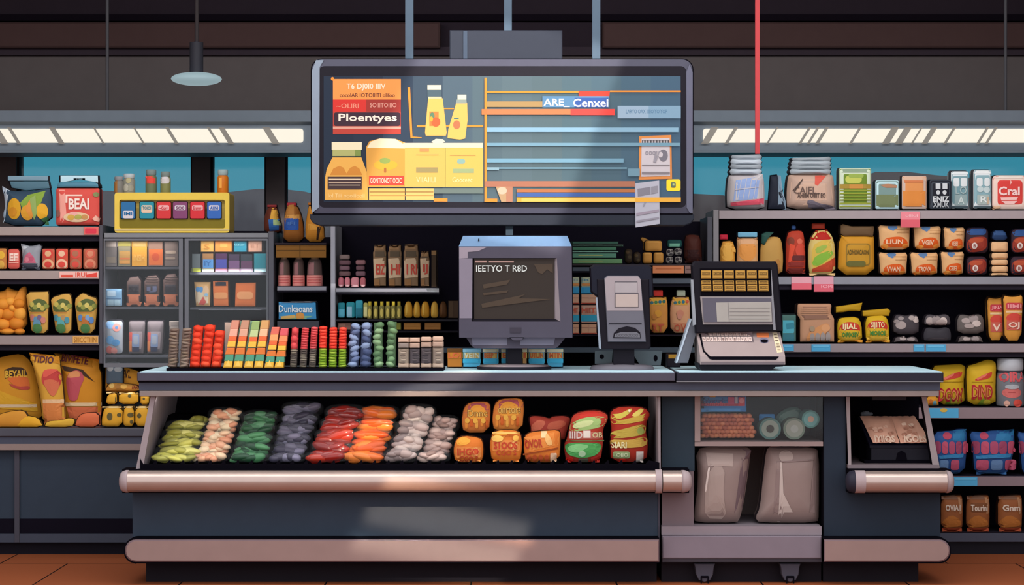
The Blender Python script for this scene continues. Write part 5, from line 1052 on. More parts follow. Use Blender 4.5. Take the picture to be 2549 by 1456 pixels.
for k, (xb, xt, yt, top) in enumerate(((566, 586, 797, ['#c98a74', '#d9a08a', '#e0b59c']), (591, 611, 797, ['#b98a72', '#cf9c84', '#d9b09c']), (618, 637, 799, ['#8fa86a', '#b5c48c', '#d0d0a4']), (643, 660, 797, ['#c99a64', '#dcb08a', '#e0c0a0']), (669, 686, 814, ['#cf6a5a', '#e09a64', '#e0705c']), (694, 708, 817, ['#cf5a60', '#e0885c', '#d8606c']))):
    Yr = SW.Y+.0; fx, fz = SW.fx(Yr), SW.fz(Yr); h = 915-yt
    t = thing('wafer_stick', ('striped wafer stick with a pink tip beside the red sweets', 'striped wafer stick with a tan tip, second of its row', 'striped wafer stick with a pale green tip', 'striped wafer stick with a golden tip, under the cooler edge', 'shorter striped wafer stick with a coral tip', 'shorter striped wafer stick with a rose tip, last of its row')[k], 'sweets', (fx(xb), Yr+.02, fz(915)), 'striped wafer sticks')
    bands = [(0, .14, '#d9a43c', 'wrapper'), (.14, .28, '#4f8a70', 'wrapper'), (.28, .42, '#cc7038', 'wrapper'), (.44, .56, '#e0b048', 'wafer'), (.56, .66, '#d9683f', 'wafer'), (.66, .82, top[1], 'wafer'), (.82, 1, top[0], 'wafer')]
    for nm in ('wrapper', 'wafer'):
        b = MB()
        for lo, hi, c, q in bands:
            if q != nm: continue
            xa, xc = xb+(xt-xb)*lo, xb+(xt-xb)*hi; wa, wb = 11-3*(.3 if lo > .4 else -lo), 10-2*hi*.4
            pts = [(fx(xa-wa), fz(915-h*lo)), (fx(xa+wa), fz(915-h*lo)), (fx(xc+wb), fz(915-h*hi)), (fx(xc-wb), fz(915-h*hi))]
            b.prism(pts, Yr, Yr+.05, M(c), .002)
        b.obj(nm, t)
    prints(bb := MB(), [P([(xb-6, 911), (xb+2, 896), (xb+8, 911)], M('#e0b458'))], fx, fz, Yr, None); bb.obj('print_and_tones', t)
for k, x in enumerate((732, 756, 779)):
    column(x-3, x+3 if k else x+2, 19, 816 if k < 2 else 814, [('pellets', .46, ['#544a46', '#7a7064', '#8d8272', '#5f5650'], 8), ('cone', .54, ['#a5383c', '#c94a4c', '#d0575a'][:2+(k > 0)], 9 if k else 3)], ('smooth pink-tipped column with grey pellets below', 'ridged pink-tipped column with grey pellets below', 'pink-tipped grey pellet column touching the green ones')[k], 'pink and grey sweet columns', jit=.4)
for k, x in enumerate((803, 828, 852)):
    column(x-1, x+1, 21, 815 if k else 812, [('leaves', .47, ['#5f7a1c', '#7f9a2c', '#94ab3c', '#6b8a24'], 7), ('cone', .53, ['#b52f24', '#dd4030', '#e54f3c'], 7)], ('red-topped leafy green column beside the grey ones, with a stalk', 'brightest red-topped leafy green column, middle of three', 'red-topped leafy green column beside the blue berries')[k], 'red and green sweet columns', jit=.5)
BL = ['#343b54', '#5a6686', '#6f7c9c', '#4a5576', '#7f8eac']
column(879, 884, 28, 806, [('berries', 1, BL, 8)], 'blue-grey berry column beside the red and green ones', 'blue berry columns', jit=2.2); column(908, 912, 29, 804, [('berries', 1, BL, 7)], 'blue-grey berry column beside the pale green ones', 'blue berry columns', jit=2.2)
GN = ['#4a6446', '#6f8f66', '#7f9c74', '#5f7f5a']
column(941, 941, 25, 803, [('leaves', 1, GN, 8)], 'pale green leaf column beside the blue berries', 'pale green columns', jit=2.); column(973, 976, 25, 801, [('leaves', 1, GN, 8)], 'taller pale green leaf column beside the bean packs', 'pale green columns', jit=2.)
for k, (x0, x1, y0, c) in enumerate(((990, 1018, 840, '#8f7f70'), (1019, 1045, 840, '#4f474a'), (1047, 1074, 838, '#51484a'), (1076, 1104, 837, '#857468'))):
    Yr = SW.Y; fx, fz = SW.fx(Yr), SW.fz(Yr)
    t = thing('bean_pack', ('pale bean pack with two beige blocks, beside the green leaf columns', 'dark bean pack with a flat beige top', 'dark bean pack with rounded beige caps, third along', 'brown bean pack at the far end of the tray')[k], 'pack', (fx((x0+x1)/2), Yr, fz(915)), 'bean packs at the end of the tray')
    b = MB(); b.puff([(fx(x), fz(y)) for x, y in rr(x0, y0+26, x1, 915, 3)], Yr, .06, c, 4)
    random.seed(k); 
    for q in range(7): b.blob((fx(x0+14+random.uniform(-2, 2)), Yr+.012, fz(872+q*6)), (12*Yr/F, .016, 4.2*Yr/F), M(('#8a7a6c', '#a08f80', '#75665c')[q % 3] if k in (0, 3) else ('#4a4346', '#5c5354', '#3f393d')[q % 3]), None, 10, 6, .1)
    b.obj('beans', t)
    b = MB(); 
    for a, q in (((y0+1, y0+13), (y0+14, y0+26))): pass
    b.puff([(fx(x), fz(y)) for x, y in rr(x0, y0, x1, y0+12, 4 if k > 1 else 1)], Yr-.002, .06, '#c0a08c', 5); b.obj('cap', t)
    b = MB(); b.puff([(fx(x), fz(y)) for x, y in rr(x0, y0+13, x1, y0+26, 2)], Yr-.002, .06, '#a88c7c' if k else '#8f8078', 5); b.obj('cap', t)
    b = MB(); b.puff([(fx(x), fz(y)) for x, y in rr(x0, 904, x1, 915, 2)], Yr-.004, .05, '#a8917f', 5); b.obj('tray_foot', t)
# ================================================================ right shelf unit, top
S0, S1, S2, S3, S4, S5 = ST
TG = 'jars and cartons on top of the long shelf unit'
def ribjar(x0, x1, top, neck, body, cap, pr, lab, sk):
    xm = (x0+x1)/2; w = (x1-x0)/2
    ribs = []; n_ = 4; hh = (neck-top)/n_
    bag(S0, 'ribbed_jar', lab, 'jar', [(x0+8, neck), (x1-8, neck), (x1-2, neck+12), (x1, neck+60), (x1-1, 523), (x0+2, 523), (x0, neck+55), (x0+3, neck+12)], body, pr, th=.2, p=3.5, dy=.04, soft=1, merge=False,
        more=[('lid_rib', [(x0+9+(k % 2)*2+sk*k*.6, neck+3-hh*k), (x0+5+sk*k*.6, neck-1-hh*(k+.35)), (x0+9+sk*k*.6, neck-1-hh*(k+.95)+(sk if k == n_-1 else 0)), (x1-8-sk, neck-1-hh*(k+.95)), (x1-3-sk, neck-1-hh*(k+.45)), (x1-7-sk, neck+3-hh*k)], cap if k % 2 == 0 else lit(cap, .9), .19-.01*k, .004*k, 2.6) for k in range(n_)])
ribjar(1809, 1908, 382, 431, '#c9c0c2', '#c3ccd6', [P([(1820, 436), (1900, 432), (1901, 506), (1819, 510)], M('#d3ccce')), P([(1832, 448), (1893, 438), (1884, 494), (1826, 500)], M('#8fa3cf'))]+[P([(1845+13*k, 446-2*k), (1847+13*k, 446-2*k), (1837+13*k, 498-k), (1835+13*k, 498-k)], M('#c9c8d6')) for k in range(4)]+[P([(1830, 470), (1890, 464), (1890, 466), (1830, 473)], M('#c9c8d6')), P([(1819, 504), (1903, 493), (1903, 508), (1820, 512)], M('#d9576a'))], 'big white ribbed-lid jar with blue slashes, under the red cord', 2)
ribjar(1958, 2083, 388, 430, '#b89a8a', '#b5bec6', [P([(1972, 434), (2068, 432), (2076, 510), (1966, 510)], M('#c2a08c')), P([(2030, 436), (2060, 434), (2035, 462), (2028, 458)], M('#c9584a')), P([(1973, 474), (1998, 444), (2000, 446), (1980, 476)], M('#5a4a44')), T(1976, 464, 2032, 482, 'CAIEL', M('#6a5650')), T(1985, 480, 2055, 492, 'AHIIIM OIIIIT EO', M('#5b4a45'), off=.03), P(chaikin([(2008, 500), (2018, 496), (2040, 506), (2078, 512), (2080, 522), (2015, 520)], 1), M('#7d7480'))], 'big tan jar with a crumpled ribbed lid and dark lettering', 3)
bag(S0, 'bottle', 'black small bottle between the two big ribbed jars', 'bottle', [(1918, 434), (1936, 432), (1944, 472), (1946, 482), (1955, 500), (1957, 523), (1911, 523), (1914, 480)], '#272b38', [P([(1936, 434), (1944, 436), (1948, 472), (1956, 500), (1957, 521), (1936, 521), (1938, 480)], M('#7f93a4')), P([(1938, 478), (1950, 470), (1946, 484), (1940, 486)], M('#23252f'))], th=.07, p=3.5, dy=.08, soft=0, merge=False)  # blue-grey patch is the bottle's grey shadow, painted on its side
def ctn(x0, x1, y0, y1, body, rim, pr, lab, r_=5, dy=.04, top=None):
    bag(S0, 'food_box', lab, 'box', rr(x0, y0, x1, y1, r_), rim, [P(rr(x0+3, y0+4, x1-3, y1-1, r_), M(body))]+pr, th=.11, p=7, soft=0, dy=dy, merge=False, group=TG)
ctn(2087, 2171, 416, 523, '#66802c', '#c3cfb8', [R(2090, 420, 2168, 429, M('#8fa38a')), RR(2104, 437, 2145, 455, M('#b5ba58'), 8), RR(2112, 432, 2150, 442, M('#8fa34c'), 5), R(2090, 458, 2168, 469, M('#9c8038')), R(2114, 458, 2148, 469, M('#bb8440'))]+[R(2090, 472+8*k, 2168, 475+8*k, M('#8a9134')) for k in range(6)], 'green sandwich box with a white rim, first of the squared boxes on top')
ctn(2178, 2240, 446, 523, '#7d9894', '#b5d3d8', [R(2182, 484, 2236, 521, M('#77825c')), P([(2190, 460), (2210, 457), (2232, 460), (2232, 467), (2205, 467)], M('#a5785c'))], 'short grey-green tub with an olive lower half')
ctn(2244, 2309, 435, 523, '#cf8850', '#bda79c', [R(2247, 439, 2306, 450, M('#c9a48c')), R(2251, 448, 2298, 454, M('#c2744a')), R(2248, 475, 2304, 521, M('#cc7f3c'))], 'orange drink tub with a pale pink rim')
ctn(2422, 2470, 420, 523, '#7fa0a8', '#dfe6e8', [R(2426, 424, 2466, 432, M('#e6eaea')), RR(2431, 442, 2446, 463, M('#dfe5e6'), 5), RR(2450, 442, 2464, 463, M('#dfe5e6'), 5), E(2432, 463, 2448, 478, M('#c3d3d4')), E(2448, 464, 2464, 480, M('#c3d3d4')), RR(2432, 484, 2462, 509, M('#a9b8b4'), 3), T(2440, 488, 2458, 504, 'R', M('#e0e6e4')), R(2456, 490, 2462, 508, M('#b59c84')), R(2425, 512, 2467, 521, M('#55656c'))], 'white milk carton with teal windows beside the red Cral tub')
ctn(2366, 2413, 422, 523, '#6f9098', '#d9e3e6', [R(2369, 425, 2410, 433, M('#e3e9ea')), RR(2373, 442, 2388, 463, M('#dfe5e6'), 4), RR(2391, 442, 2407, 463, M('#dfe5e6'), 4), T(2378, 463, 2406, 482, 'LO', M('#a9bcbc')), RR(2376, 483, 2406, 510, M('#93a7a8'), 3), T(2384, 488, 2400, 507, 'A', M('#c9d4d2')), R(2369, 512, 2410, 521, M('#4c5c63'))], 'white milk carton with teal windows standing half behind the black box', dy=.07)
ctn(2313, 2371, 445, 523, '#20222c', '#3f4650', [R(2329, 456, 2341, 470, M('#cfd3d6')), R(2346, 456, 2358, 470, M('#cfd3d6')), E(2330, 473, 2340, 484, M('#cfd3d6')), E(2346, 473, 2356, 484, M('#cfd3d6')), T(2322, 488, 2362, 502, 'ENIZ', M('#cfd3d6'), off=.03), T(2322, 502, 2362, 516, 'XMUK', M('#b9bec2'), off=.03)], 'black box with white block glyphs among the white cartons')
ctn(2469, 2560, 434, 523, '#c9413c', '#d9c0b4', [R(2478, 437, 2556, 444, M('#d9cbc0')), P([(2515, 446), (2519, 454), (2514, 460)], M('#e0a49c')), T(2485, 464, 2538, 486, 'Cral', M('#e6c3bf'), off=.03), P([(2490, 491), (2534, 490), (2530, 497), (2492, 498)], M('#e3b5b0')), P([(2492, 500), (2532, 500), (2524, 507), (2502, 507)], M('#e3b5b0')), R(2472, 512, 2490, 521, M('#d9b090'))], 'red tub lettered Cral with a cream rim at the frame edge', r_=12)
# second shelf
def jug2(pts, c, pr, lab, cap=None, th=.1, name='bottle', cat='bottle', p=3, dy=.03):
    bag(S1, name, lab, cat, pts, c, pr, th=th, p=p, dy=dy, more=[('cap',)+cap] if cap else [], merge=False)
jug2([(1792, 598), (1826, 596), (1831, 615), (1833, 688), (1792, 688)], '#c98a38', [P(ell(1794, 604, 1832, 650), M('#d9a04a'))], 'amber jar with a red cap against the unit upright', (rr(1792, 583, 1814, 597, 3), '#b5263a', .05, .02, 4), name='jar', cat='jar')
jug2([(1835, 590), (1888, 590), (1890, 612), (1888, 688), (1833, 688), (1834, 612)], '#cf9a68', [R(1836, 612, 1888, 615, M('#8a5a38')), P(ell(1838, 600, 1884, 650), M('#d98f48')), R(1836, 591, 1886, 608, M('#d3a078'))], 'orange jar with a sky blue flat lid', (rr(1835, 577, 1888, 591, 3), '#6fa5c0', .09, .005, 6), name='jar', cat='jar')
jug2([(1893, 600), (1904, 588), (1935, 586), (1948, 594), (1953, 640), (1950, 688), (1891, 688)], '#b58a4a', [P(chaikin([(1900, 684), (1915, 655), (1944, 642), (1942, 684)], 1), M('#a8743c'))], 'tan bag with a dark green top splash beside the orange jar', ([(1894, 606), (1895, 582), (1908, 576), (1928, 577), (1910, 596), (1902, 612)], '#2c5048', .05, -.004, 3), name='snack_bag', cat='bag')
jug2([(1956, 640), (1957, 592), (1964, 572), (1996, 570), (2004, 580), (2008, 640), (2007, 688), (1956, 688)], '#a83a28', [E(1960, 590, 1978, 612, M('#7a3a2c')), E(1984, 594, 1998, 608, M('#c9604a')), E(1980, 606, 2006, 640, M('#c24736')), P([(1966, 606), (1980, 612), (1970, 650), (1962, 660)], M('#cc4a33')), RR(1972, 636, 2004, 648, M('#6a3030'), 4), RR(1962, 652, 2002, 664, M('#84302a'), 4), RR(1960, 668, 2006, 682, M('#6f2a26'), 4)], 'dark red pouch of red fruits beside the green and red bottle', (rr(1972, 560, 1984, 572, 4), '#34507f', .04, .03, 3), name='pouch', cat='pouch')
jug2([(2012, 612), (2020, 588), (2032, 572), (2060, 570), (2074, 584), (2082, 612), (2083, 688), (2016, 688), (2012, 660)], '#c9b06a', [P([(2018, 594), (2032, 573), (2060, 571), (2075, 590), (2066, 596), (2042, 598), (2024, 597)], M('#a8241c')), P(chaikin([(2022, 612), (2050, 596), (2072, 600), (2080, 612), (2078, 640), (2040, 668), (2020, 668)], 1), M('#c9a84a')), P(chaikin([(2030, 636), (2070, 622), (2076, 634), (2040, 662), (2020, 660)], 1), M('#7fa83c')), P(chaikin([(2028, 618), (2056, 608), (2060, 616), (2034, 634)], 1), M('#94a84a')), P([(2022, 670), (2050, 658), (2080, 640), (2081, 672), (2070, 676), (2022, 678)], M('#b5472c')), R(2016, 680, 2080, 686, M('#d9b884'))], 'round-shouldered juice bottle with red, yellow and green swirls', (rr(2021, 555, 2057, 571, 3), '#8a2c1c', .06, .02, 4))
jug2([(2088, 604), (2096, 588), (2094, 582), (2178, 582), (2180, 604), (2181, 688), (2086, 688)], '#bd8428', [P(rr(2106, 606, 2167, 662, 8), M('#8a6a2c')), P(rr(2109, 609, 2164, 659, 8), M('#b5842a')), P([(2112, 624), (2120, 620), (2163, 624), (2162, 634), (2114, 634)], M('#a8782a')), T(2109, 622, 2162, 634, 'ADNOACAON', M('#5f522a')), RR(2107, 650, 2155, 664, M('#6f6a38'), 6)], 'mustard yellow jar bag with a framed label', ([(2090, 560), (2096, 556), (2120, 562), (2180, 562), (2181, 570), (2178, 590), (2100, 590), (2090, 582)], '#6a5138', .09, .004, 3.5), name='jar', cat='jar', th=.12)
BG = 'bread packs with blue tops'
for r_, c_, x0, x1, y0, y1 in ((1, 0, 2186, 2270, 558, 623), (1, 1, 2274, 2347, 560, 623), (1, 2, 2349, 2406, 563, 623), (0, 0, 2187, 2263, 626, 688), (0, 1, 2266, 2340, 626, 688), (0, 2, 2342, 2404, 624, 688)):
    xm = (x0+x1)/2+2; w = x1-x0
    bag(S1, 'bread_pack', ('lower' if not r_ else 'upper')+' bread pack '+('beside the mustard jar', 'in the middle column', 'beside the red-blue packs')[c_]+', blue top and orange lettered oval', 'bread', [(x0, y0), (x0+w*.3, y0+3), (x0+w*.7, y0+2), (x1, y0+1), (x1-2, y0+30), (x1-3, y1), (x0+4, y1), (x0+3, y0+26)], '#cfa070',
        [P([(x0+w*.25, y0+3), (x0+w*.62, y0+3), (x0+w*.55, y0+13), (x0+w*.45, y0+17), (x0+w*.32, y0+12)], M('#55759c')), R(x0+w*.5, y0+12, x1-5, y0+14, M('#b58758')), R(x0+w*.55, y0+20, x1-6, y0+22, M('#b98a5c')), P(chaikin([(x0+12, y0+46), (x0+20, y0+34), (xm+14, y0+30), (x1-8, y0+44), (x1-12, y0+58), (x0+18, y0+58)], 2), M('#c9541f')), T(x0+20, y0+38, x1-22, y0+50, ('VVAN', 'TROVA', 'CZIEI', 'LIUN', 'VGIV', 'VEIEI')[c_+3*r_], M('#e0b898'), off=.03), E(x0+8, y0+50, x0+26, y1-3, M('#d98a3c')), E(x1-24, y0+48, x1-8, y1-4, M('#cf7f34'))], th=.1, p=2.6, group=BG, wr=.0012, merge=False)
for k, (x0, x1, y0, y1, lab) in enumerate(((2405, 2464, 565, 632, 'upper dark red pack with a blue top beside the bread packs'), (2407, 2462, 637, 688, 'lower dark red pack with a white dot beside the bread packs'), (2518, 2572, 568, 632, 'upper red pack with a blue top at the frame edge'), (2516, 2572, 637, 688, 'lower red pack with a white dot at the frame edge'))):
    bag(S1, 'sauce_pack', lab, 'pack', rr(x0, y0, x1, y1, 14), '#3a2a34', ([P(rr(x0+4, y0+1, x1-8, y0+20, 9), M('#2c4a7c'))] if k in (0, 2) else [])+[P(chaikin([(x0+4, y1-40), (x1-10, y1-44), (x1-4, y1-30), (x1-10, y1-8), (x0+4, y1-2)], 2), M('#8a3428')), P(chaikin([(x0+8, y1-38), (x1-14, y1-40), (x1-18, y1-28), (x0+8, y1-26)], 2), M('#a5482f')), E(x0+14, y1-28, x0+28, y1-12, M('#cfc0b8')), T(x0+18, y1-24, x0+24, y1-16, 'B', M('#8a4a44'))], th=.09, p=2.6, soft=0, group='red sauce packs', merge=True)
for k, (y0, y1) in enumerate(((679, 688), (661, 679), (645, 661), (628, 645), (600, 628))):
    bag(S1, 'bread_roll', ('bottom', 'second', 'middle', 'fourth', 'large topmost')[k]+' cream roll of the column between the red packs', 'bread', rr(2467+k % 2, y0+.4, 2513, y1, 6), '#d3a77c', [R(2472, y0+2, 2508, y0+4, M('#e0bb92'))], th=.08, p=3, soft=0, group='cream rolls', merge=True)
bag(S1, 'snack_packet', 'dark blue packet lying on top of the cream roll column', 'packet', [(2471, 572), (2505, 572), (2512, 600), (2468, 600)], '#243a5f', [P([(2474, 576), (2502, 576), (2504, 586), (2474, 586)], M('#2f4a74'))], th=.07, p=4, merge=True)
# third shelf
bag(S2, 'food_box', 'teal box with a pale blue front panel beside the register', 'box', rr(1946, 781, 1983, 854, 2), '#4f726c', [R(1949, 798, 1982, 830, M('#4fa0b0')), P([(1956, 806), (1976, 804), (1978, 818), (1958, 820)], M('#3a7f90')), R(1949, 832, 1982, 853, M('#3a707c'))], th=.09, p=9, soft=0, merge=False)
bag(S2, 'paper_carton', 'tan paper carton with pleated top and a drawn hand of food', 'carton', [(1985, 758), (1988, 755), (2069, 755), (2072, 760), (2070, 778), (2079, 794), (2079, 854), (1991, 854), (1991, 794), (1984, 784)], '#b8886a', [R(1986, 764+5*k, 2070, 766+5*k, M('#8f6652')) for k in range(4)]+[P([(1987, 784), (2070, 784), (2078, 794), (1992, 796)], M('#8a6453')), P(chaikin([(2005, 848), (2015, 825), (2050, 806), (2062, 806), (2066, 818), (2050, 836), (2020, 850)], 1), M('#c98a5a')), E(2044, 808, 2066, 826, M('#d09468'))]+[E(2016+13*k, 830-k, 2028+13*k, 852, M('#a59894')) for k in range(4)]+[E(2015, 812, 2028, 826, M('#a08870'))], th=.14, p=7, soft=0, dy=.03, merge=False)
def ybag(x0, x1, y0, txt, txt2, lab, flap):
    bag(S2, 'snack_bag', lab, 'bag', [(x0+6, y0+24), (x0+16, y0+20), (x1-12, y0+18), (x1-2, y0+36), (x1, 854), (x0+4, 854), (x0+2, y0+40)], '#c9a024', [P(ell(x0+8, y0+32, x1-8, y0+66), M('#c0392c')), P([(x0+8, y0+52), (x1-8, y0+52), (x1-8, y0+66), (x0+8, y0+66)], M('#cfa42c')), T(x0+16, y0+36, x1-16, y0+54, txt, M('#e6cf9c'), off=.03), T(x0+14, y0+58, x1-12, y0+70, txt2, M('#3f7d3c'), off=.03), R(x0+6, 838, x1-4, 853, M('#d3a83a')), P([(x0+4, 850), (x1-2, 846), (x1-2, 853), (x0+4, 853)], M('#cf8a2c'))], th=.1, p=3, dy=.04, merge=False, more=[('top_flap', flap, '#b38a1e', .05, .02, 3)])
ybag(2082, 2150, 770, 'IJIAL', 'OIPIXSEV', 'yellow bag lettered IJIAL with a torn wavy flap floating up from its top', [(2080, 764), (2120, 758), (2152, 753), (2146, 776), (2115, 776), (2100, 779), (2080, 780)])
ybag(2152, 2218, 766, 'SIJ1TO', 'MOIIOII', 'yellow bag lettered SIJ1TO with a straight folded flap', [(2146, 774), (2214, 768), (2222, 774), (2218, 788), (2160, 790), (2147, 788)])
def deli(x0, x1, y0, y1, lab, wl, c='#5f5658'):
    bag(S2, 'deli_tub', lab, 'tub', [(x0+2, y1), (x0, y0+20), (x0+6, y0+4), (x0+18, y0+2), ((x0+x1)/2, y0+6), (x1-16, y0+1), (x1-4, y0+6), (x1, y0+22), (x1-2, y1)], c, [E(a, b_, a+w_, b_+h_, M(('#b0a09c', '#9c8e8c', '#c2b2ac')[q % 3])) for q, (a, b_, w_, h_) in enumerate(wl)]+([R(x0+3, y0+30, x1-3, y1-6, M('#4a4448'))] if y1-y0 > 40 and len(wl) < 4 else []), th=.1, p=3, group='grey deli tubs', merge=False)
deli(2223, 2291, 836, 854, 'lower flat grey deli tub beside the yellow bags', [(2240, 838, 16, 10), (2258, 840, 20, 10)])
deli(2223, 2292, 780, 835, 'upper grey deli tub with a white disc, beside the yellow bags', [(2230, 800, 26, 20), (2226, 796, 14, 10), (2272, 788, 18, 16), (2262, 786, 16, 12), (2236, 788, 14, 10)], '#4c4549')
deli(2297, 2373, 812, 854, 'lower wrinkled grey deli tub under the heaped one', [], '#3d3a40')
deli(2299, 2371, 780, 812, 'heaped grey deli tub of pale meat in the middle', [(2306, 790, 18, 20), (2320, 786, 22, 24), (2338, 790, 20, 22), (2330, 796, 26, 14)], '#575054')
deli(2383, 2452, 834, 854, 'lower flat grey deli tub beside the tall orange bags', [(2398, 838, 18, 12), (2418, 837, 20, 14)], '#645a58')
deli(2382, 2454, 780, 833, 'upper domed grey deli tub beside the tall orange bags', [(2394, 792, 22, 14), (2412, 784, 24, 20), (2420, 798, 22, 16), (2400, 806, 26, 12)], '#6a615e')
for x0, x1, y0, w1, w2, lab, dy in ((2457, 2502, 735, 'JINA', 'V', 'tall orange bag with red panels standing behind its neighbour', .08), (2497, 2549, 730, 'IIMI', 'OJ', 'tall orange bag with red panels and a torn corner in front', .03)):
    bag(S2, 'snack_bag', lab, 'bag', [(x0, y0+2), (x0+20, y0+6), (x1-14, y0+5), (x1-1, y0), (x1, y0+30), (x1-4, 854), (x0+5, 854), (x0+2, y0+50)], '#c98a3c', [P(rr(x0+8, y0+24, x1-3, y0+42, 4), M('#b83a44')), T(x0+11, y0+28, x1-6, y0+38, w1, M('#d98a8c'), off=.03), R(x0+8, y0+44, x1-4, y0+49, M('#d9b48a')), P(ell(x0+8, y0+50, x1-5, y0+74), M('#c2453a')), R(x0+9, y0+68, x1-6, y0+92, M('#bb5a4c')), T(x0+13, y0+72, x1-11, y0+90, w2, M('#e3c3b0'), off=.03)], th=.09, p=3.5, dy=dy, group='tall orange bags', merge=False, wr=.001)
# fourth shelf
for x0, x1, y0, w_, lab, sk in ((2322, 2412, 908, 'DGON', 'big yellow chip bag lettered DGON behind the counter end', 0), (2404, 2486, 896, 'DIND', 'big yellow chip bag lettered DIND with a peaked top', 1)):
    pts = [(x0-2, 912), (x0+40, 909), (x1-6, 907), (x1-2, 930), (x1-8, 950), (x1-4, 1016), (x0+14, 1016), (x0+16, 950)] if not sk else [(x0+4, 912), (x0+30, 905), (x0+55, 895), (x1-8, 897), (x1, 906), (x1-2, 960), (x1-2, 1016), (x0+8, 1016), (x0+4, 955)]
    a = 958 if sk else 966
    bag(S3, 'chip_bag', lab, 'bag', pts, '#c9a228', [P(chaikin([(x0+24, 945), (x0+50, 932), (x1-14, 926), (x1-18, 940), (x0+50, 946), (x0+24, 950)], 1), M('#c04034')), P([(x0+26, 944), (x0+56, 930), (x0+50, 938), (x0+30, 948)], M('#d9705c')), R(x0+16, 952, x1-12, 954, M('#a8841c')), T(x0+16, a+2, x1-14, a+38, w_, M('#b02a34'), off=.05), T(x0+19, a+8, x1-17, a+32, w_, M('#d98a54'), off=-.0), P(chaikin([(x0+30, 1012), (x0+44, 992), (x0+60, 996), (x0+64, 1012)], 1), M('#7f9a34')), E(x0+46, 996, x0+64, 1012, M('#c9b83c'))], th=.13, p=2.4, dy=.05 if sk else .08, group='big yellow chip bags', merge=False, wr=.001)
bag(S3, 'snack_bag', 'small orange pack tucked at the counter end below the chip bags', 'bag', [(2304, 988), (2338, 986), (2340, 1016), (2308, 1016)], '#c98a2c', [E(2312, 994, 2322, 1008, M('#b5642c')), E(2322, 998, 2332, 1012, M('#5f8fa0'))], th=.06, dy=.02, merge=True)
jar(S3, 'candy_jar', 'grey white-lidded jar lettered OIRA with a pink blob print', 'jar', 2522, [('glass', M('#7d7f86', .3), [(33, 1016), (35, 1008), (35, 945), (32, 930)]), ('lid', '#c3c6cc', [(30, 926), (33, 920), (33, 898), (30, 894)]), ('neck', '#43464f', [(31, 932), (31, 924)])],
    [T(2490, 926, 2556, 952, 'OIRA', M('#c9555a'), off=.04), E(2496, 966, 2544, 992, M('#c96a66')), R(2510, 977, 2528, 979, M('#a84a4a')), E(2500, 998, 2514, 1013, M('#cfa08f')), E(2522, 995, 2546, 1014, M('#cc4f44')), P(ell(2502, 958, 2538, 970), M('#b5b8bd'))], merge=False)
# fifth shelf
for k, (x0, x1, lab) in enumerate(((2322, 2412, 'blue frozen pack with pink pieces, its corner folded up, beside the chrome rail'), (2414, 2531, 'wide blue frozen pack with two pink window rows'), (2533, 2600, 'blue frozen pack cut off by the frame edge'))):
    w = x1-x0
    pts = [(x0+2, 1076), (x0+w*.6, 1072), (x0+w*.7, 1068), (x1-2, 1068), (x1, 1100), (x1-6, 1187), (x0+16, 1187), (x0+8, 1130)] if k == 0 else [(x0, 1074), (x0+w*.3, 1078), (x0+w*.5, 1072), (x1-2, 1073), (x1, 1110), (x1-8, 1150), (x1-22, 1187), (x0+14, 1187), (x0+10, 1120)]
    pr = [P([(x0+w*.6, 1074), (x1-4, 1070), (x1-8, 1100), (x0+w*.55, 1098)], M('#2f6f9c')), E(x0+26, 1078, x0+48, 1096, M('#b0465c'))]+[RR(x0+6+q*w*.19, 1100, x0+4+(q+1)*w*.19, 1132, M(('#94445f', '#b55068', '#a34a66')[q % 3]), 8) for q in range(5)]+[P([(x0+16, 1136), (x1-12, 1130), (x1-14, 1140), (x0+18, 1144)], M('#3a7fb0'))]+[RR(x0+18+q*w*.3, 1146, x0+12+(q+1)*w*.3, 1172, M(('#5f7fa8', '#b0506a')[(q+k) % 2]), 6) for q in range(2+(k == 1))]+[R(x0+18, 1176, x1-24, 1183, M('#3f6a9c'))]
    bag(S4, 'frozen_pack', lab, 'pack', pts, '#2c4f86', pr, th=.1, p=2.5, group='blue frozen packs', merge=False, wr=.0015)
# sixth shelf
for k, (x0, x1, w_, lab) in enumerate(((2342, 2401, 'OVIAII', 'brown lettered snack bag beside the base bumper'), (2405, 2468, 'Tourini', 'brown lettered snack bag with a boxed name, middle of three'), (2484, 2549, 'Gnm', 'brown lettered snack bag at the frame edge'))):
    bag(S5, 'snack_bag', lab, 'bag', [(x0+1, 1238), (x0+20, 1236), (x1-12, 1233), (x1-2, 1234), (x1, 1270), (x1-2, 1329), (x0+1, 1329)], '#8a5230', [P([(x0+3, 1238), (x1-14, 1235), (x1-12, 1246), (x0+3, 1246)], M('#7d5a48')), P([(x1-16, 1240), (x1-4, 1240), (x1-6, 1280), (x1-12, 1282)], M('#a87a58'))]+([RR(x0+12, 1254, x1-10, 1276, M('#75482c'), 4)] if k == 1 else [])+[T(x0+12, 1258, x1-9, 1274, w_, M('#cbb8a8'), off=.03), P(chaikin([(x0+4, 1300), (x0+26, 1282), (x1-10, 1296), (x1-6, 1312), (x0+6, 1316)], 1), M('#a5642f')), R(x0+4, 1316, x1-5, 1326, M('#a04c32'))], th=.1, p=2.8, group='brown snack bags', merge=False, wr=.001)
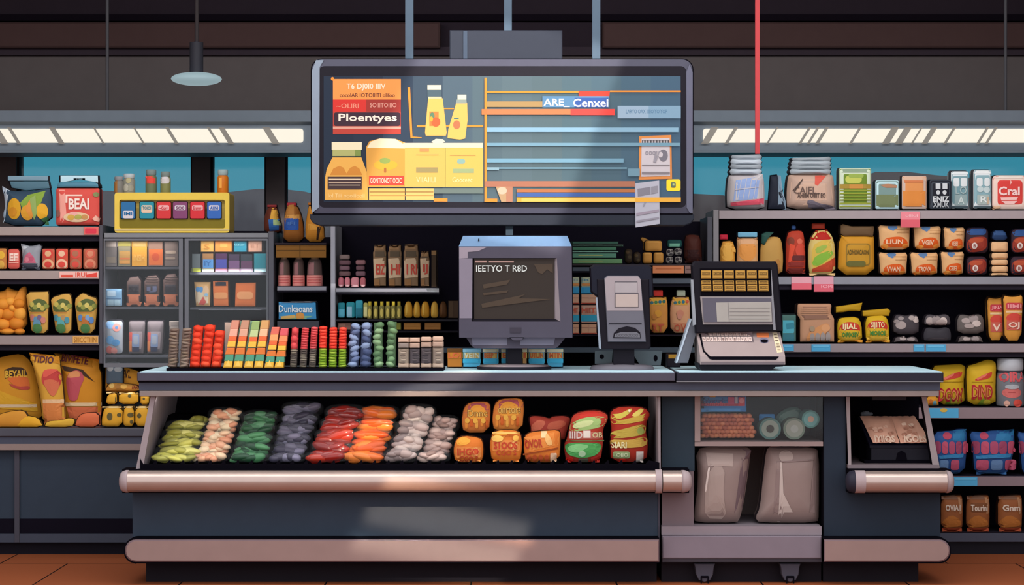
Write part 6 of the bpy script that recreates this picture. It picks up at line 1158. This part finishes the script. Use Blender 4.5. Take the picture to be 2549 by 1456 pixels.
# ================================================================ produce packs on the sloping bed
random.seed(5)
ORD = ['bottom', 'second', 'third', 'fourth', 'fifth', 'sixth', 'seventh']
def pcols(*h, k=1.22): return [M(lit(c, k), .32, spec=.3) for c in h]
def stack(name, what, xb, xt, wb, wt, y0, y1, n_, cols, lumps, group, sz=(.5, .8), off=0., cat='produce'):
    """packs lying row behind row up the sloping bed; the first is nearest the rail"""
    h = (y1-y0)/n_; dp, dst = .05, .053
    for k in range(n_):
        u = k/(n_-1); Y = 9.955+off+dst*k; xm = xb+(xt-xb)*u; w = wb+(wt-wb)*u
        ya = y1-h*(k+1); yb_ = min(y1, y1-h*k+h*.55)
        pack(name, '%s pack, %s of its stack' % (what, ORD[k] if k < n_-1 else 'topmost'), cat, xm-w/2, ya, xm+w/2, yb_, cols, Y, lumps+(k > 0)*3, group, None, dp, (sz[0], sz[1]*(.66 if k else 1)), film=FILM)
stack('grape_pack', 'light yellow-green grape', 436, 462, 128, 104, 1046, 1153, 5, pcols('#8f8c40', '#a5a04e', '#b8b264', '#7d7a34'), 8, 'light green grape packs', (.42, .75))
pack('grape_pack', 'small olive pack peeping out behind the light green stack', 'produce', 470, 1034, 520, 1060, pcols('#85803a', '#98934a'), 10.25, 3, None, None, .05, (.8, .9))
stack('shrimp_pack', 'peach shrimp', 521, 561, 92, 88, 1015, 1153, 5, pcols('#c98f70', '#d9a283', '#b57e62', '#e0ae90'), 9, 'peach shrimp packs', (.36, .6), .026)
stack('greens_pack', 'dark green leaf', 619, 646, 102, 92, 1022, 1153, 5, pcols('#2c5838', '#3f744c', '#4f865c', '#244a32', k=1.0), 7, 'dark green leaf packs', (.5, .8))
stack('plum_pack', 'grey-purple plum', 713, 752, 92, 102, 1000, 1153, 6, pcols('#4f4b5a', '#666273', '#787488', '#403d4d', k=1.1), 7, 'grey-purple plum packs', (.42, .8), .026)
stack('pepper_pack', 'glossy red pepper', 812, 860, 106, 104, 1008, 1153, 5, [M(lit(c, .88), .18, spec=.5) for c in ('#8f1f18', '#b52c20', '#9c2119', '#c03826')], 5, 'glossy red pepper packs', (.62, .85))
stack('carrot_pack', 'bright orange carrot', 906, 945, 112, 100, 1010, 1153, 5, [M(lit(c, 1.1), .22, spec=.35) for c in ('#d45a26', '#e0662a', '#e8742e', '#d05224')], 5, 'bright orange carrot packs', (.66, .85), .026)
stack('chicken_pack', 'large pale chicken', 1000, 1041, 88, 88, 1007, 1153, 4, pcols('#a5918a', '#b8a49c', '#c4b0a6', '#94827e', k=1.06), 8, 'large pale chicken packs', (.46, .6))
stack('chicken_pack', 'small pinkish chicken', 1078, 1106, 84, 74, 1034, 1153, 4, pcols('#a58a82', '#b89c92', '#c9aea2', '#94786f', k=1.06), 8, 'small pinkish chicken packs', (.42, .55), .026)
# printed bags at the end of the bed
def pbag(name, lab, pts, c, pr, Y, group=None, th=.09, p=2.6, wr=.001, zb=None):
    s = Sh(Y, max(y for _, y in pts)); bag(s, name, lab, 'bag', pts, c, pr, th=th, p=p, dy=0, group=group, merge=False, wr=wr)
SG = 'orange snack bags on the produce bed'
for x0, x1, y0, y1, w_, lab, hue in ((1147, 1224, 998, 1080, 'Dnnc', 'tall orange bag with a purple-red top, back row beside the chicken packs', '#c9763c'), (1223, 1307, 990, 1076, 'onrtors', 'tall orange bag with a mauve top lettered onrtors, back row', '#cf7f3c')):
    pbag('snack_bag', lab, [(x0+6, y0+16), (x0+22, y0+2), (x1-10, y0), (x1, y0+14), (x1-6, y1), (x0+6, y1), (x0, y1-30)], hue, [P(chaikin([(x0+6, y0+16), (x0+22, y0+3), (x1-10, y0+2), (x1-3, y0+14), (x1-8, y0+26), (x0+34, y0+14), (x0+10, y0+34)], 1), M('#a5505a')), P(chaikin([(x0+24, y0+16), (x0+44, y0+8), (x1-14, y0+22), (x1-10, y0+44), (x0+16, y0+46)], 1), M('#d9963c')), T(x0+16, y0+22, x1-10, y0+40, w_, M('#7f5a34'), off=.04), T(x0+17, y0+23, x1-11, y0+39, w_, M('#d9b05a'), off=0)]+
         [RR(x0+10+q*13, y0+48, x0+17+q*13, y1-12-(q*5) % 9, M(('#d98a3c', '#c4602c', '#dca04a')[q % 3]), 3) for q in range(5)]+[E(x0+10+q*20, y0+42, x0+22+q*20, y0+56, M('#d8a648')) for q in range(3)], 10.09, SG)
for x0, x1, y0, w_, lab in ((1126, 1206, 1086, 'IHGO', 'squat orange tub bag with red lettering, front row beside the chicken packs'), (1217, 1302, 1070, 'S1OOS', 'squat orange tub bag with a banded neck and red rings, front row')):
    nk = x0 > 1200
    pbag('snack_bag', lab, [(x0+8, y0+6), (x0+28, y0-2 if not nk else y0), (x1-20, y0+2 if not nk else y0), (x1-4, y0+8), (x1, y0+40), (x1-6, 1154), (x0+6, 1154), (x0, y0+36)], '#c96f2c', [P(chaikin([(x0+10, y0+10), (x0+28, y0+1), (x0+48, y0+10), (x0+36, y0+22), (x0+12, y0+24)], 1), M('#dc9a3c')), P(rr(x0+8, y0+26, x1-8, y0+54, 6), M('#cf8040')), T(x0+12, y0+30, x1-14, y0+48, w_, M('#b5402c'), off=.03), T(x0+18, y0+50, x1-16, y0+64, 'CGO S', M('#b8462f'), off=.02), E(x1-30, y0+28, x1-14, y0+50, M('#d9a05c')), E(x1-26, y0+33, x1-18, y0+45, M('#c4572f'))]+
         ([R(x0+8, y0+6, x1-8, y0+10, M('#e0b060')), R(x0+10, y0+14, x1-10, y0+16, M('#a85422')), P(ell(x0+6, y0+14, x0+36, y0+30), M('#e3b45c')), E(x1-26, y0+14, x1-10, y0+28, M('#e0a84c'))] if nk else [])+[R(x0+10, 1146, x1-10, 1150, M('#d98a44'))], 9.96, SG)
pbag('snack_bag', 'red-brown crumpled bag behind the slanted orange one', [(1314, 1042), (1322, 1034), (1352, 1036), (1368, 1042), (1376, 1036), (1410, 1034), (1425, 1042), (1412, 1080), (1408, 1100), (1318, 1100), (1320, 1070)], '#94392f', [P(chaikin([(1322, 1060), (1340, 1044), (1360, 1050), (1348, 1070), (1324, 1076)], 1), M('#b5604a')), P(chaikin([(1366, 1052), (1400, 1046), (1412, 1056), (1390, 1070), (1360, 1070)], 1), M('#a8543f'))], 10.08)
pbag('snack_bag', 'slanted orange bag with a white patch and red lettering, beside the green bag', [(1304, 1086), (1318, 1076), (1350, 1072), (1392, 1070), (1398, 1082), (1394, 1154), (1308, 1154), (1302, 1120)], '#c9702f', [P([(1304, 1090), (1394, 1074), (1390, 1108), (1304, 1126)], M('#cf7f3c')), T(1306, 1094, 1350, 1116, 'OVOR', M('#a83a2c'), rot=6, off=.03), R(1347, 1074, 1362, 1090, M('#dfc090')), P(chaikin([(1360, 1076), (1372, 1092), (1376, 1108), (1364, 1110), (1356, 1096)], 1), M('#d9a868')), P([(1302, 1130), (1390, 1114), (1390, 1118), (1302, 1134)], M('#8f4420'))]+[E(1310+15*q, 1132, 1322+15*q, 1150, M('#b5502c')) for q in range(4)]+[RR(1370, 1128, 1386, 1150, M('#d9b494'), 3)], 9.96)
def tallpack(x0, x1, y0, c, top, mid, low, lab, parts):
    pbag('salad_bag', lab, parts[0], c, parts[1], 10.0, 'tall salad bags at the end of the bed', .1)
tallpack(1400, 1515, 1020, '#a5392c', 0, 0, 0, 'green and red salad bag with a round green window near the bottom', ([(1424, 1034), (1445, 1024), (1490, 1020), (1514, 1030), (1516, 1044), (1502, 1070), (1504, 1100), (1496, 1154), (1408, 1154), (1402, 1110), (1412, 1090), (1418, 1060)],
    [P(chaikin([(1425, 1036), (1445, 1025), (1490, 1021), (1512, 1031), (1480, 1044), (1440, 1046)], 1), M('#b5342c')), P(chaikin([(1420, 1056), (1450, 1040), (1500, 1036), (1512, 1046), (1498, 1064), (1440, 1074), (1418, 1072)], 1), M('#8fac6a')), P(chaikin([(1424, 1060), (1446, 1048), (1480, 1046), (1470, 1060), (1430, 1068)], 1), M('#b8c48c')), R(1416, 1076, 1502, 1092, M('#b8685c')), T(1418, 1074, 1450, 1092, 'IIID', M('#c9b8b0'), off=.03), R(1452, 1072, 1470, 1090, M('#d9cfc4')), T(1474, 1076, 1500, 1090, 'OB', M('#c4b58a'), off=.03), R(1410, 1096, 1504, 1099, M('#5f7a4a')),
     P(chaikin([(1404, 1110), (1420, 1102), (1490, 1102), (1500, 1112), (1486, 1134), (1450, 1142), (1414, 1134)], 2), M('#4f9c54')), P(chaikin([(1412, 1112), (1440, 1104), (1470, 1110), (1440, 1128), (1416, 1124)], 1), M('#7fc07c')), E(1440, 1122, 1458, 1138, M('#a5c49c')), E(1408, 1138, 1428, 1152, M('#c42c24')), R(1440, 1142, 1464, 1152, M('#5f5a4c')), P([(1470, 1140), (1496, 1132), (1492, 1152), (1474, 1152)], M('#a83028'))]))
tallpack(1512, 1630, 1010, '#9c3024', 0, 0, 0, 'red salad bag with yellow-green streaks and a white tag, last on the bed', ([(1516, 1030), (1530, 1014), (1570, 1010), (1608, 1014), (1622, 1030), (1612, 1050), (1610, 1080), (1616, 1100), (1612, 1154), (1520, 1154), (1518, 1100), (1522, 1070)],
    [P(chaikin([(1520, 1032), (1545, 1030), (1572, 1016), (1574, 1024), (1550, 1042), (1524, 1046)], 1), M('#b5a84a')), P(chaikin([(1570, 1034), (1600, 1014), (1604, 1022), (1585, 1040)], 1), M('#c4b45a')), P(chaikin([(1522, 1048), (1560, 1044), (1620, 1026), (1612, 1046), (1560, 1056), (1524, 1056)], 1), M('#b0963f')), P(chaikin([(1520, 1076), (1560, 1066), (1596, 1056), (1610, 1062), (1606, 1082), (1560, 1090), (1520, 1092)], 1), M('#b09a44')), E(1586, 1064, 1604, 1082, M('#8f9a50')), P(chaikin([(1518, 1094), (1570, 1096), (1600, 1086), (1614, 1094), (1608, 1112), (1560, 1116), (1520, 1112)], 1), M('#bd9a48')), T(1522, 1100, 1560, 1116, 'SIARI', M('#d9cfa0'), off=.03), RR(1526, 1124, 1568, 1142, M('#8fa070'), 5), T(1534, 1128, 1564, 1138, 'OIIO', M('#c9d0a8'), off=.03), R(1584, 1124, 1602, 1152, M('#c9bdb4')), E(1540, 1142, 1560, 1153, M('#b5241c')), E(1564, 1020, 1570, 1026, M('#e0c8b0'))]))
# ================================================================ middle cabinet contents
W_ = Sh(10.02, 1099); 
def win(Y): return Sh(Y, 1099, Z(1099, 9.98))
b = MB(); random.seed(9); Yn = 10.06
fx = lambda p: X(p, Yn); fz = lambda p: Z(1099, 9.98)+.011+(1099-p)*Yn/F
b.box(fx(1750), fx(1870), Yn+.02, Yn+.16, fz(1098), fz(1044), M('#5a2f22'))
for r_ in range(6):
    for q in range(12):
        x = 1750+q*11+(r_ % 2)*5; y = 1094-r_*10
        if x > 1884-r_*3: continue
        b.blob((fx(x), Yn+.01+random.random()*.01, fz(y)), (8.5*Yn/F, .02, 6*Yn/F), M(random.choice(('#c47352', '#d08058', '#b0624a')), .5), Matrix.Rotation(random.uniform(-.4, .4), 3, 'Y'), 8, 6, .15)
tag(b.obj('nut_heap'), 'heap of red-brown nuts behind the cabinet window', 'nuts', None, 'stuff')
s_ = Sh(10.05, 1040, fz(1038)+.004)
bag(s_, 'snack_box', 'blue and red printed box on the nut heap behind the window', 'box', [(1746, 997), (1863, 997), (1863, 1040), (1748, 1040)], '#3a7ab5', [R(1746, 1030, 1862, 1039, M('#4a94cf')), R(1746, 1018, 1862, 1024, M('#a83c48')), P([(1762, 998), (1786, 998), (1780, 1002), (1768, 1002)], M('#d9a63c')), R(1812, 998, 1828, 1020, M('#b8466a')), R(1838, 998, 1854, 1024, M('#c4454c')), E(1840, 1004, 1852, 1018, M('#d98a8c')), R(1829, 998, 1836, 1018, M('#b5b5bd')), T(1748, 1004, 1812, 1020, 'Dg\\yerrnrlrrl', M('#2f3f7c'), off=.02), T(1748, 1012, 1812, 1024, 'Borntrlnn', M('#c45060'), off=.02)], th=.12, p=9, soft=0, dy=0, merge=False)
RG_ = [('#6f8a80', '#a0a894')]
def roll(x0, x1, y0, y1, lab, c1, c2, c3, Y=10.04, d=.12):
    s = Sh(Y, y1, Z(1099, 9.98)+.004+(1099-y1)*Y/F); xm, r_ = (x0+x1)/2, (x1-x0)/2; ym = y1-r_
    fx, fz = s.fx(Y), s.fz(Y); t = thing('tissue_roll', lab, 'roll', (fx(xm), Y+d/2, fz(y1)), 'pale rolls behind the cabinet window')
    b = MB(); b.tube((fx(xm), Y, fz(ym)), (fx(xm), Y+d, fz(ym)), r_*Y/F, M(c1), 28); b.obj('roll', t)
    b = MB(); b.tube((fx(xm), Y-.003, fz(ym)), (fx(xm), Y, fz(ym)), r_*.8*Y/F, M(c2), 28); b.obj('roll_face', t)
    b = MB(); b.tube((fx(xm), Y-.005, fz(ym)), (fx(xm), Y-.003, fz(ym)), r_*.36*Y/F, M(c3), 20); b.obj('core', t)
roll(1890, 1944, 1057, 1099, 'pale grey roll with a dark core at the bottom, beside the nuts', '#5f8078', '#9aa090', '#4f4a42')
roll(1950, 2004, 1060, 1099, 'cream roll with a white torn centre at the bottom of the window', '#7f8a78', '#a5a594', '#b5b3a8')
roll(1996, 2040, 1018, 1070, 'teal-rimmed roll with a pink core in the upper window corner', '#5a8a80', '#6fa09a', '#c09c84')
s_ = Sh(10.14, 1070, Z(1099, 9.98)+(1099-1070)*10.14/F)
bag(s_, 'wrap_tube', 'curved grey-green wrap tube leaning on the rolls', 'tube', [(1926, 1050), (1940, 1032), (1962, 1020), (1986, 1018), (2000, 1026), (2000, 1052), (1976, 1050), (1950, 1070), (1938, 1070)], '#5f7d70', [P(chaikin([(1938, 1044), (1958, 1030), (1986, 1024), (1998, 1030), (1996, 1046), (1968, 1046), (1946, 1060)], 1), M('#7a9486'))], th=.1, p=3, dy=0, merge=False)
s_ = Sh(10.12, 1058, Z(1099, 9.98)+(1099-1058)*10.12/F)
bag(s_, 'small_packet', 'small bright blue packet lying on the grey roll', 'packet', rr(1888, 1035, 1932, 1058, 5), '#3a84bd', [R(1890, 1048, 1930, 1050, M('#5f9fd0'))], th=.06, p=3, dy=0, soft=0, merge=True)
# paper sacks
sf = Sh(9.98, 1309, Z(1310, 9.95)); TP = '#8d7a75'
def psack(x0, x1, y0, lab, pts, pr, dy, more=()):
    bag(sf, 'paper_sack', lab, 'sack', pts, TP, pr, th=.22, p=3.2, dy=dy, soft=1, merge=False, group='taupe sacks under the window', wr=0, more=more)
HL = M('#a8968f', .5); SHD = M('#6d5a5e', .6); MID = M('#85726f', .6)  # highlight and shade tones painted onto the sack faces
psack(1727, 1880, 1108, 'big taupe sack leaning over, painted highlight on its face', [(1732, 1120), (1780, 1112), (1860, 1114), (1874, 1120), (1868, 1180), (1856, 1260), (1846, 1300), (1838, 1309), (1732, 1309), (1728, 1290), (1740, 1200)],
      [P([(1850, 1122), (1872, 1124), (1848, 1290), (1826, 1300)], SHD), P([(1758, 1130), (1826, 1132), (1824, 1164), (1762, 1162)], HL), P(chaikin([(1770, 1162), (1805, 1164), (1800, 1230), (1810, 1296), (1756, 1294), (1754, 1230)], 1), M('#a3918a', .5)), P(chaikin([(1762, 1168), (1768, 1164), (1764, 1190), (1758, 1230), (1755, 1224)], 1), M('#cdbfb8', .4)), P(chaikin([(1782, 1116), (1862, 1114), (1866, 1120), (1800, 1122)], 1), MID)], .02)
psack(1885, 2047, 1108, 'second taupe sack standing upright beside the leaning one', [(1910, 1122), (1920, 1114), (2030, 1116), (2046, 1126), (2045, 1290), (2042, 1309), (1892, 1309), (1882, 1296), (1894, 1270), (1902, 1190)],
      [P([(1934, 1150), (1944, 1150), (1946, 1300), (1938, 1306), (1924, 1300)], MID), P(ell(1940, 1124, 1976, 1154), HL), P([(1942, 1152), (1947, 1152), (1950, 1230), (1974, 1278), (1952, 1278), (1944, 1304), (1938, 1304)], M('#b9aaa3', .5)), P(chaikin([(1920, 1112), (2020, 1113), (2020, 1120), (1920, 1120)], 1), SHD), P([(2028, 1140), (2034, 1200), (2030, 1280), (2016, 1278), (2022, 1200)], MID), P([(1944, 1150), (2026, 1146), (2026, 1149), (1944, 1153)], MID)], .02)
# ================================================================ meat tray in the end cabinet
YB_ = 10.06; zsill = Z(1157, 9.95)+.001
fx = lambda p: X(p, YB_); fz = lambda p: zsill+(1157-p)*YB_/F
t = thing('meat_tray', 'black tray box holding two packs of pink meat in the end bay', 'tray', (fx(2240), YB_+.1, zsill))
b = MB(); b.box(fx(2166), fx(2318), YB_-.02, YB_+.12, fz(1150), fz(1116), M('#1d1c25', .5), .003); b.box(fx(2150), fx(2320), YB_-.02, YB_+.14, fz(1157), fz(1150), INK); b.obj('tray_base', t)
b = MB(); V = [(fx(2163), YB_-.025, fz(1113)), (fx(2320), YB_-.025, fz(1113)), (fx(2290), YB_+.12, fz(1046)), (fx(2146), YB_+.12, fz(1046)), (fx(2163), YB_-.025, fz(1119)), (fx(2320), YB_-.025, fz(1119)), (fx(2290), YB_+.13, fz(1056)), (fx(2146), YB_+.13, fz(1056))]
b.add(V, [(0, 1, 2, 3), (4, 7, 6, 5), (0, 4, 5, 1), (1, 5, 6, 2), (2, 6, 7, 3), (3, 7, 4, 0)], M('#14131f', .4)); b.obj('lid', t)
b = MB(); b.prism([(fx(x), fz(y)) for x, y in ((2228, 1150), (2256, 1150), (2252, 1132), (2242, 1126), (2232, 1132))], YB_-.024, YB_-.019, INK); b.obj('notch', t)
for k in range(2):
    b = MB(); random.seed(30+k)
    xa0, xa1 = (2150, 2228) if k == 0 else (2228, 2288); xb0, xb1 = (2170, 2236) if k == 0 else (2238, 2315)
    V = []; Fc = []; nu, nv = 14, 9; lift = .014
    for j in range(nv+1):
        v = j/nv
        for i in range(nu+1):
            u = i/nu; x = (xb0+(xb1-xb0)*u)*(1-v)+(xa0+(xa1-xa0)*u)*v; y = 1110-62*v
            e = min(u, 1-u, v, 1-v)*2; hgt = lift*(1-(1-min(1, e*1.6))**2)+.004*random.random()
            V.append((fx(x), YB_-.034+.145*v-hgt*.6, fz(y)+hgt+.005))
    for j in range(nv):
        for i in range(nu): q = j*(nu+1)+i; Fc.append((q, q+1, q+nu+2, q+nu+1))
    b.add(V, Fc, M('#d9a58c', .35, spec=.3), True); tree = b.bvh()
    pr = []
    for q in range(16):
        v = .12+.72*random.random(); x = (xb0+(xa0-xb0)*v)+(.08+.66*random.random())*((xb1-xb0)*(1-v)+(xa1-xa0)*v); y = 1108-58*v; pr.append(P(chaikin([(x, y), (x+12, y-3), (x+14, y+4), (x+3, y+6)], 1), M(random.choice(('#e3b59c', '#b5806a', '#ecc6ae', '#c28c74')))))
    pr.append(T((xb0+xa0)/2+14, 1088, xb1-12, 1104, 'IYIIOS' if k == 0 else 'IGOLS', M('#dcbfa8'), off=.03))
    prints(b, pr, fx, fz, YB_, tree)
    tag(b.obj('meat_pack'), ('pink meat pack lettered IYIIOS in the tray half nearer the pillar', 'pink meat pack lettered IGOLS in the tray half by the leaning post')[k], 'meat pack', 'meat packs in the black tray')
s_ = Sh(10.3, 1157, zsill)
b = MB(); b.box(X(2140, 10.3), X(2270, 10.3), 10.3, 10.42, zsill, Z(1036, 10.3), INK); b.box(X(2140, 10.3), X(2252, 10.3), 10.29, 10.3, Z(1038, 10.3), Z(1035, 10.3), M('#1d2436')); tag(b.obj('rear_ledge'), 'black ledge at the back of the meat bay', 'ledge')
b = MB(); random.seed(2)
for q in range(6): b.blob((X(2147+q*4.4, 10.33), 10.34, Z(1031, 10.33)+.001*q % .004), (5*10.3/F, .012, (8-abs(q-2))*10.3/F*.9), M('#8f9198'), None, 8, 6, .1)
tag(b.obj('crumpled_paper'), 'small crumpled white paper on the black ledge behind the meat tray', 'paper')
# ================================================================ light and camera
wd = bpy.data.worlds.new('sky'); scn.world = wd; wd.use_nodes = True
nt = wd.node_tree; N = nt.nodes; L = nt.links; bg = N['Background']
tc = N.new('ShaderNodeTexCoord'); sp = N.new('ShaderNodeSeparateXYZ'); mr = N.new('ShaderNodeMapRange'); mx = N.new('ShaderNodeMix'); mx.data_type = 'RGBA'
L.new(tc.outputs['Generated'], sp.inputs[0]); L.new(sp.outputs['Y'], mr.inputs[0])
mr.inputs[1].default_value = -.2; mr.inputs[2].default_value = .3
FRONT = 1.58
mx.inputs[6].default_value = (FRONT*.97, FRONT*.98, FRONT*1.02, 1); mx.inputs[7].default_value = lin('#3f90a5')+(1,)
L.new(mr.outputs[0], mx.inputs[0]); L.new(mx.outputs[2], bg.inputs[0])
def area(name, loc, tgt, sx, sy, power, col=(1, 1, 1), spread=180, roll=0):
    l = bpy.data.lights.new(name, 'AREA'); l.shape = 'RECTANGLE'; l.size = sx; l.size_y = sy; l.energy = power; l.color = col; l.spread = math.radians(spread)
    o = bpy.data.objects.new(name, l); COL.objects.link(o); o.location = loc
    d = Vector(tgt)-Vector(loc)
    o.rotation_euler = (d.to_track_quat('-Z', 'Y').to_matrix() @ Matrix.Rotation(roll, 3, 'Z')).to_euler()
    return o
area('ceiling_panel_light', (0, 8.9, 3.25), (0, 10.4, .3), 5.2, 1.0, 80, (1, .98, .97))
area('shelf_fill', (0, 9.6, 3.2), (0, 11.4, .9), 6.0, .3, 38, (1, .98, .95))  # unseen lamp added to lift the dim back shelves
for x0, x1 in ((262, 440), (474, 664)):  # unseen lamps added to brighten the goods in the cooler
    for y_, pw in ((602, .18), (672, .4), (772, .45)):
        area('cooler_fill', (X((x0+x1)/2, YA), YA+.035, Z(y_, YA)), (X((x0+x1)/2, YA), YA+.13, Z(y_+120, YA)), .31, .02, pw, (1, .98, .95), 150)
area('produce_fill', (X(1000, 9.9), 9.93, Z(990, 9.9)), (X(1000, 9.9), 10.12, Z(1090, 9.9)), 2.2, .04, 1.6, (1, .96, .9))  # unseen lamp added to brighten the produce under the counter
WARM = (1, .84, .6)
area('sun_beam', (1.7, 5.6, 2.75), (X(1112, 9.98), 9.98, Z(1302, 9.98)), .68, .12, .62, (1, .66, .42), 1.0, math.radians(-22))
area('sun_beam', (1.7, 5.6, 2.75), (X(1080, 9.9), 9.9, Z(1372, 9.9)), .68, .11, .20, (1, 1, .85), 1.0, math.radians(-22))
area('sun_beam', (1.7, 5.6, 2.75), (X(1085, 9.86), 9.86, Z(958, 9.86)), .74, .10, .3, WARM, 1.0, math.radians(20))
area('sun_beam', (1.6, 5.6, 3.5), (X(1220, YT), YT, Z(330, YT)),   .85, 1.0, 3.4, (1, .95, .88), 1.0, math.radians(-22))
cam = bpy.data.cameras.new('camera'); cam.sensor_fit = 'HORIZONTAL'; cam.sensor_width = 36; cam.lens = F/2549*36
co = bpy.data.objects.new('camera', cam); COL.objects.link(co); co.location = (0, 0, H); co.rotation_euler = (math.pi/2, 0, 0)
cam.clip_end = 200
scn.camera = co
scn.view_settings.view_transform = 'Standard'; scn.view_settings.look = 'None'
scn.cycles.max_bounces = 6; scn.cycles.diffuse_bounces = 2; scn.cycles.glossy_bounces = 3; scn.cycles.transparent_max_bounces = 12
scn.cycles.use_denoising = True
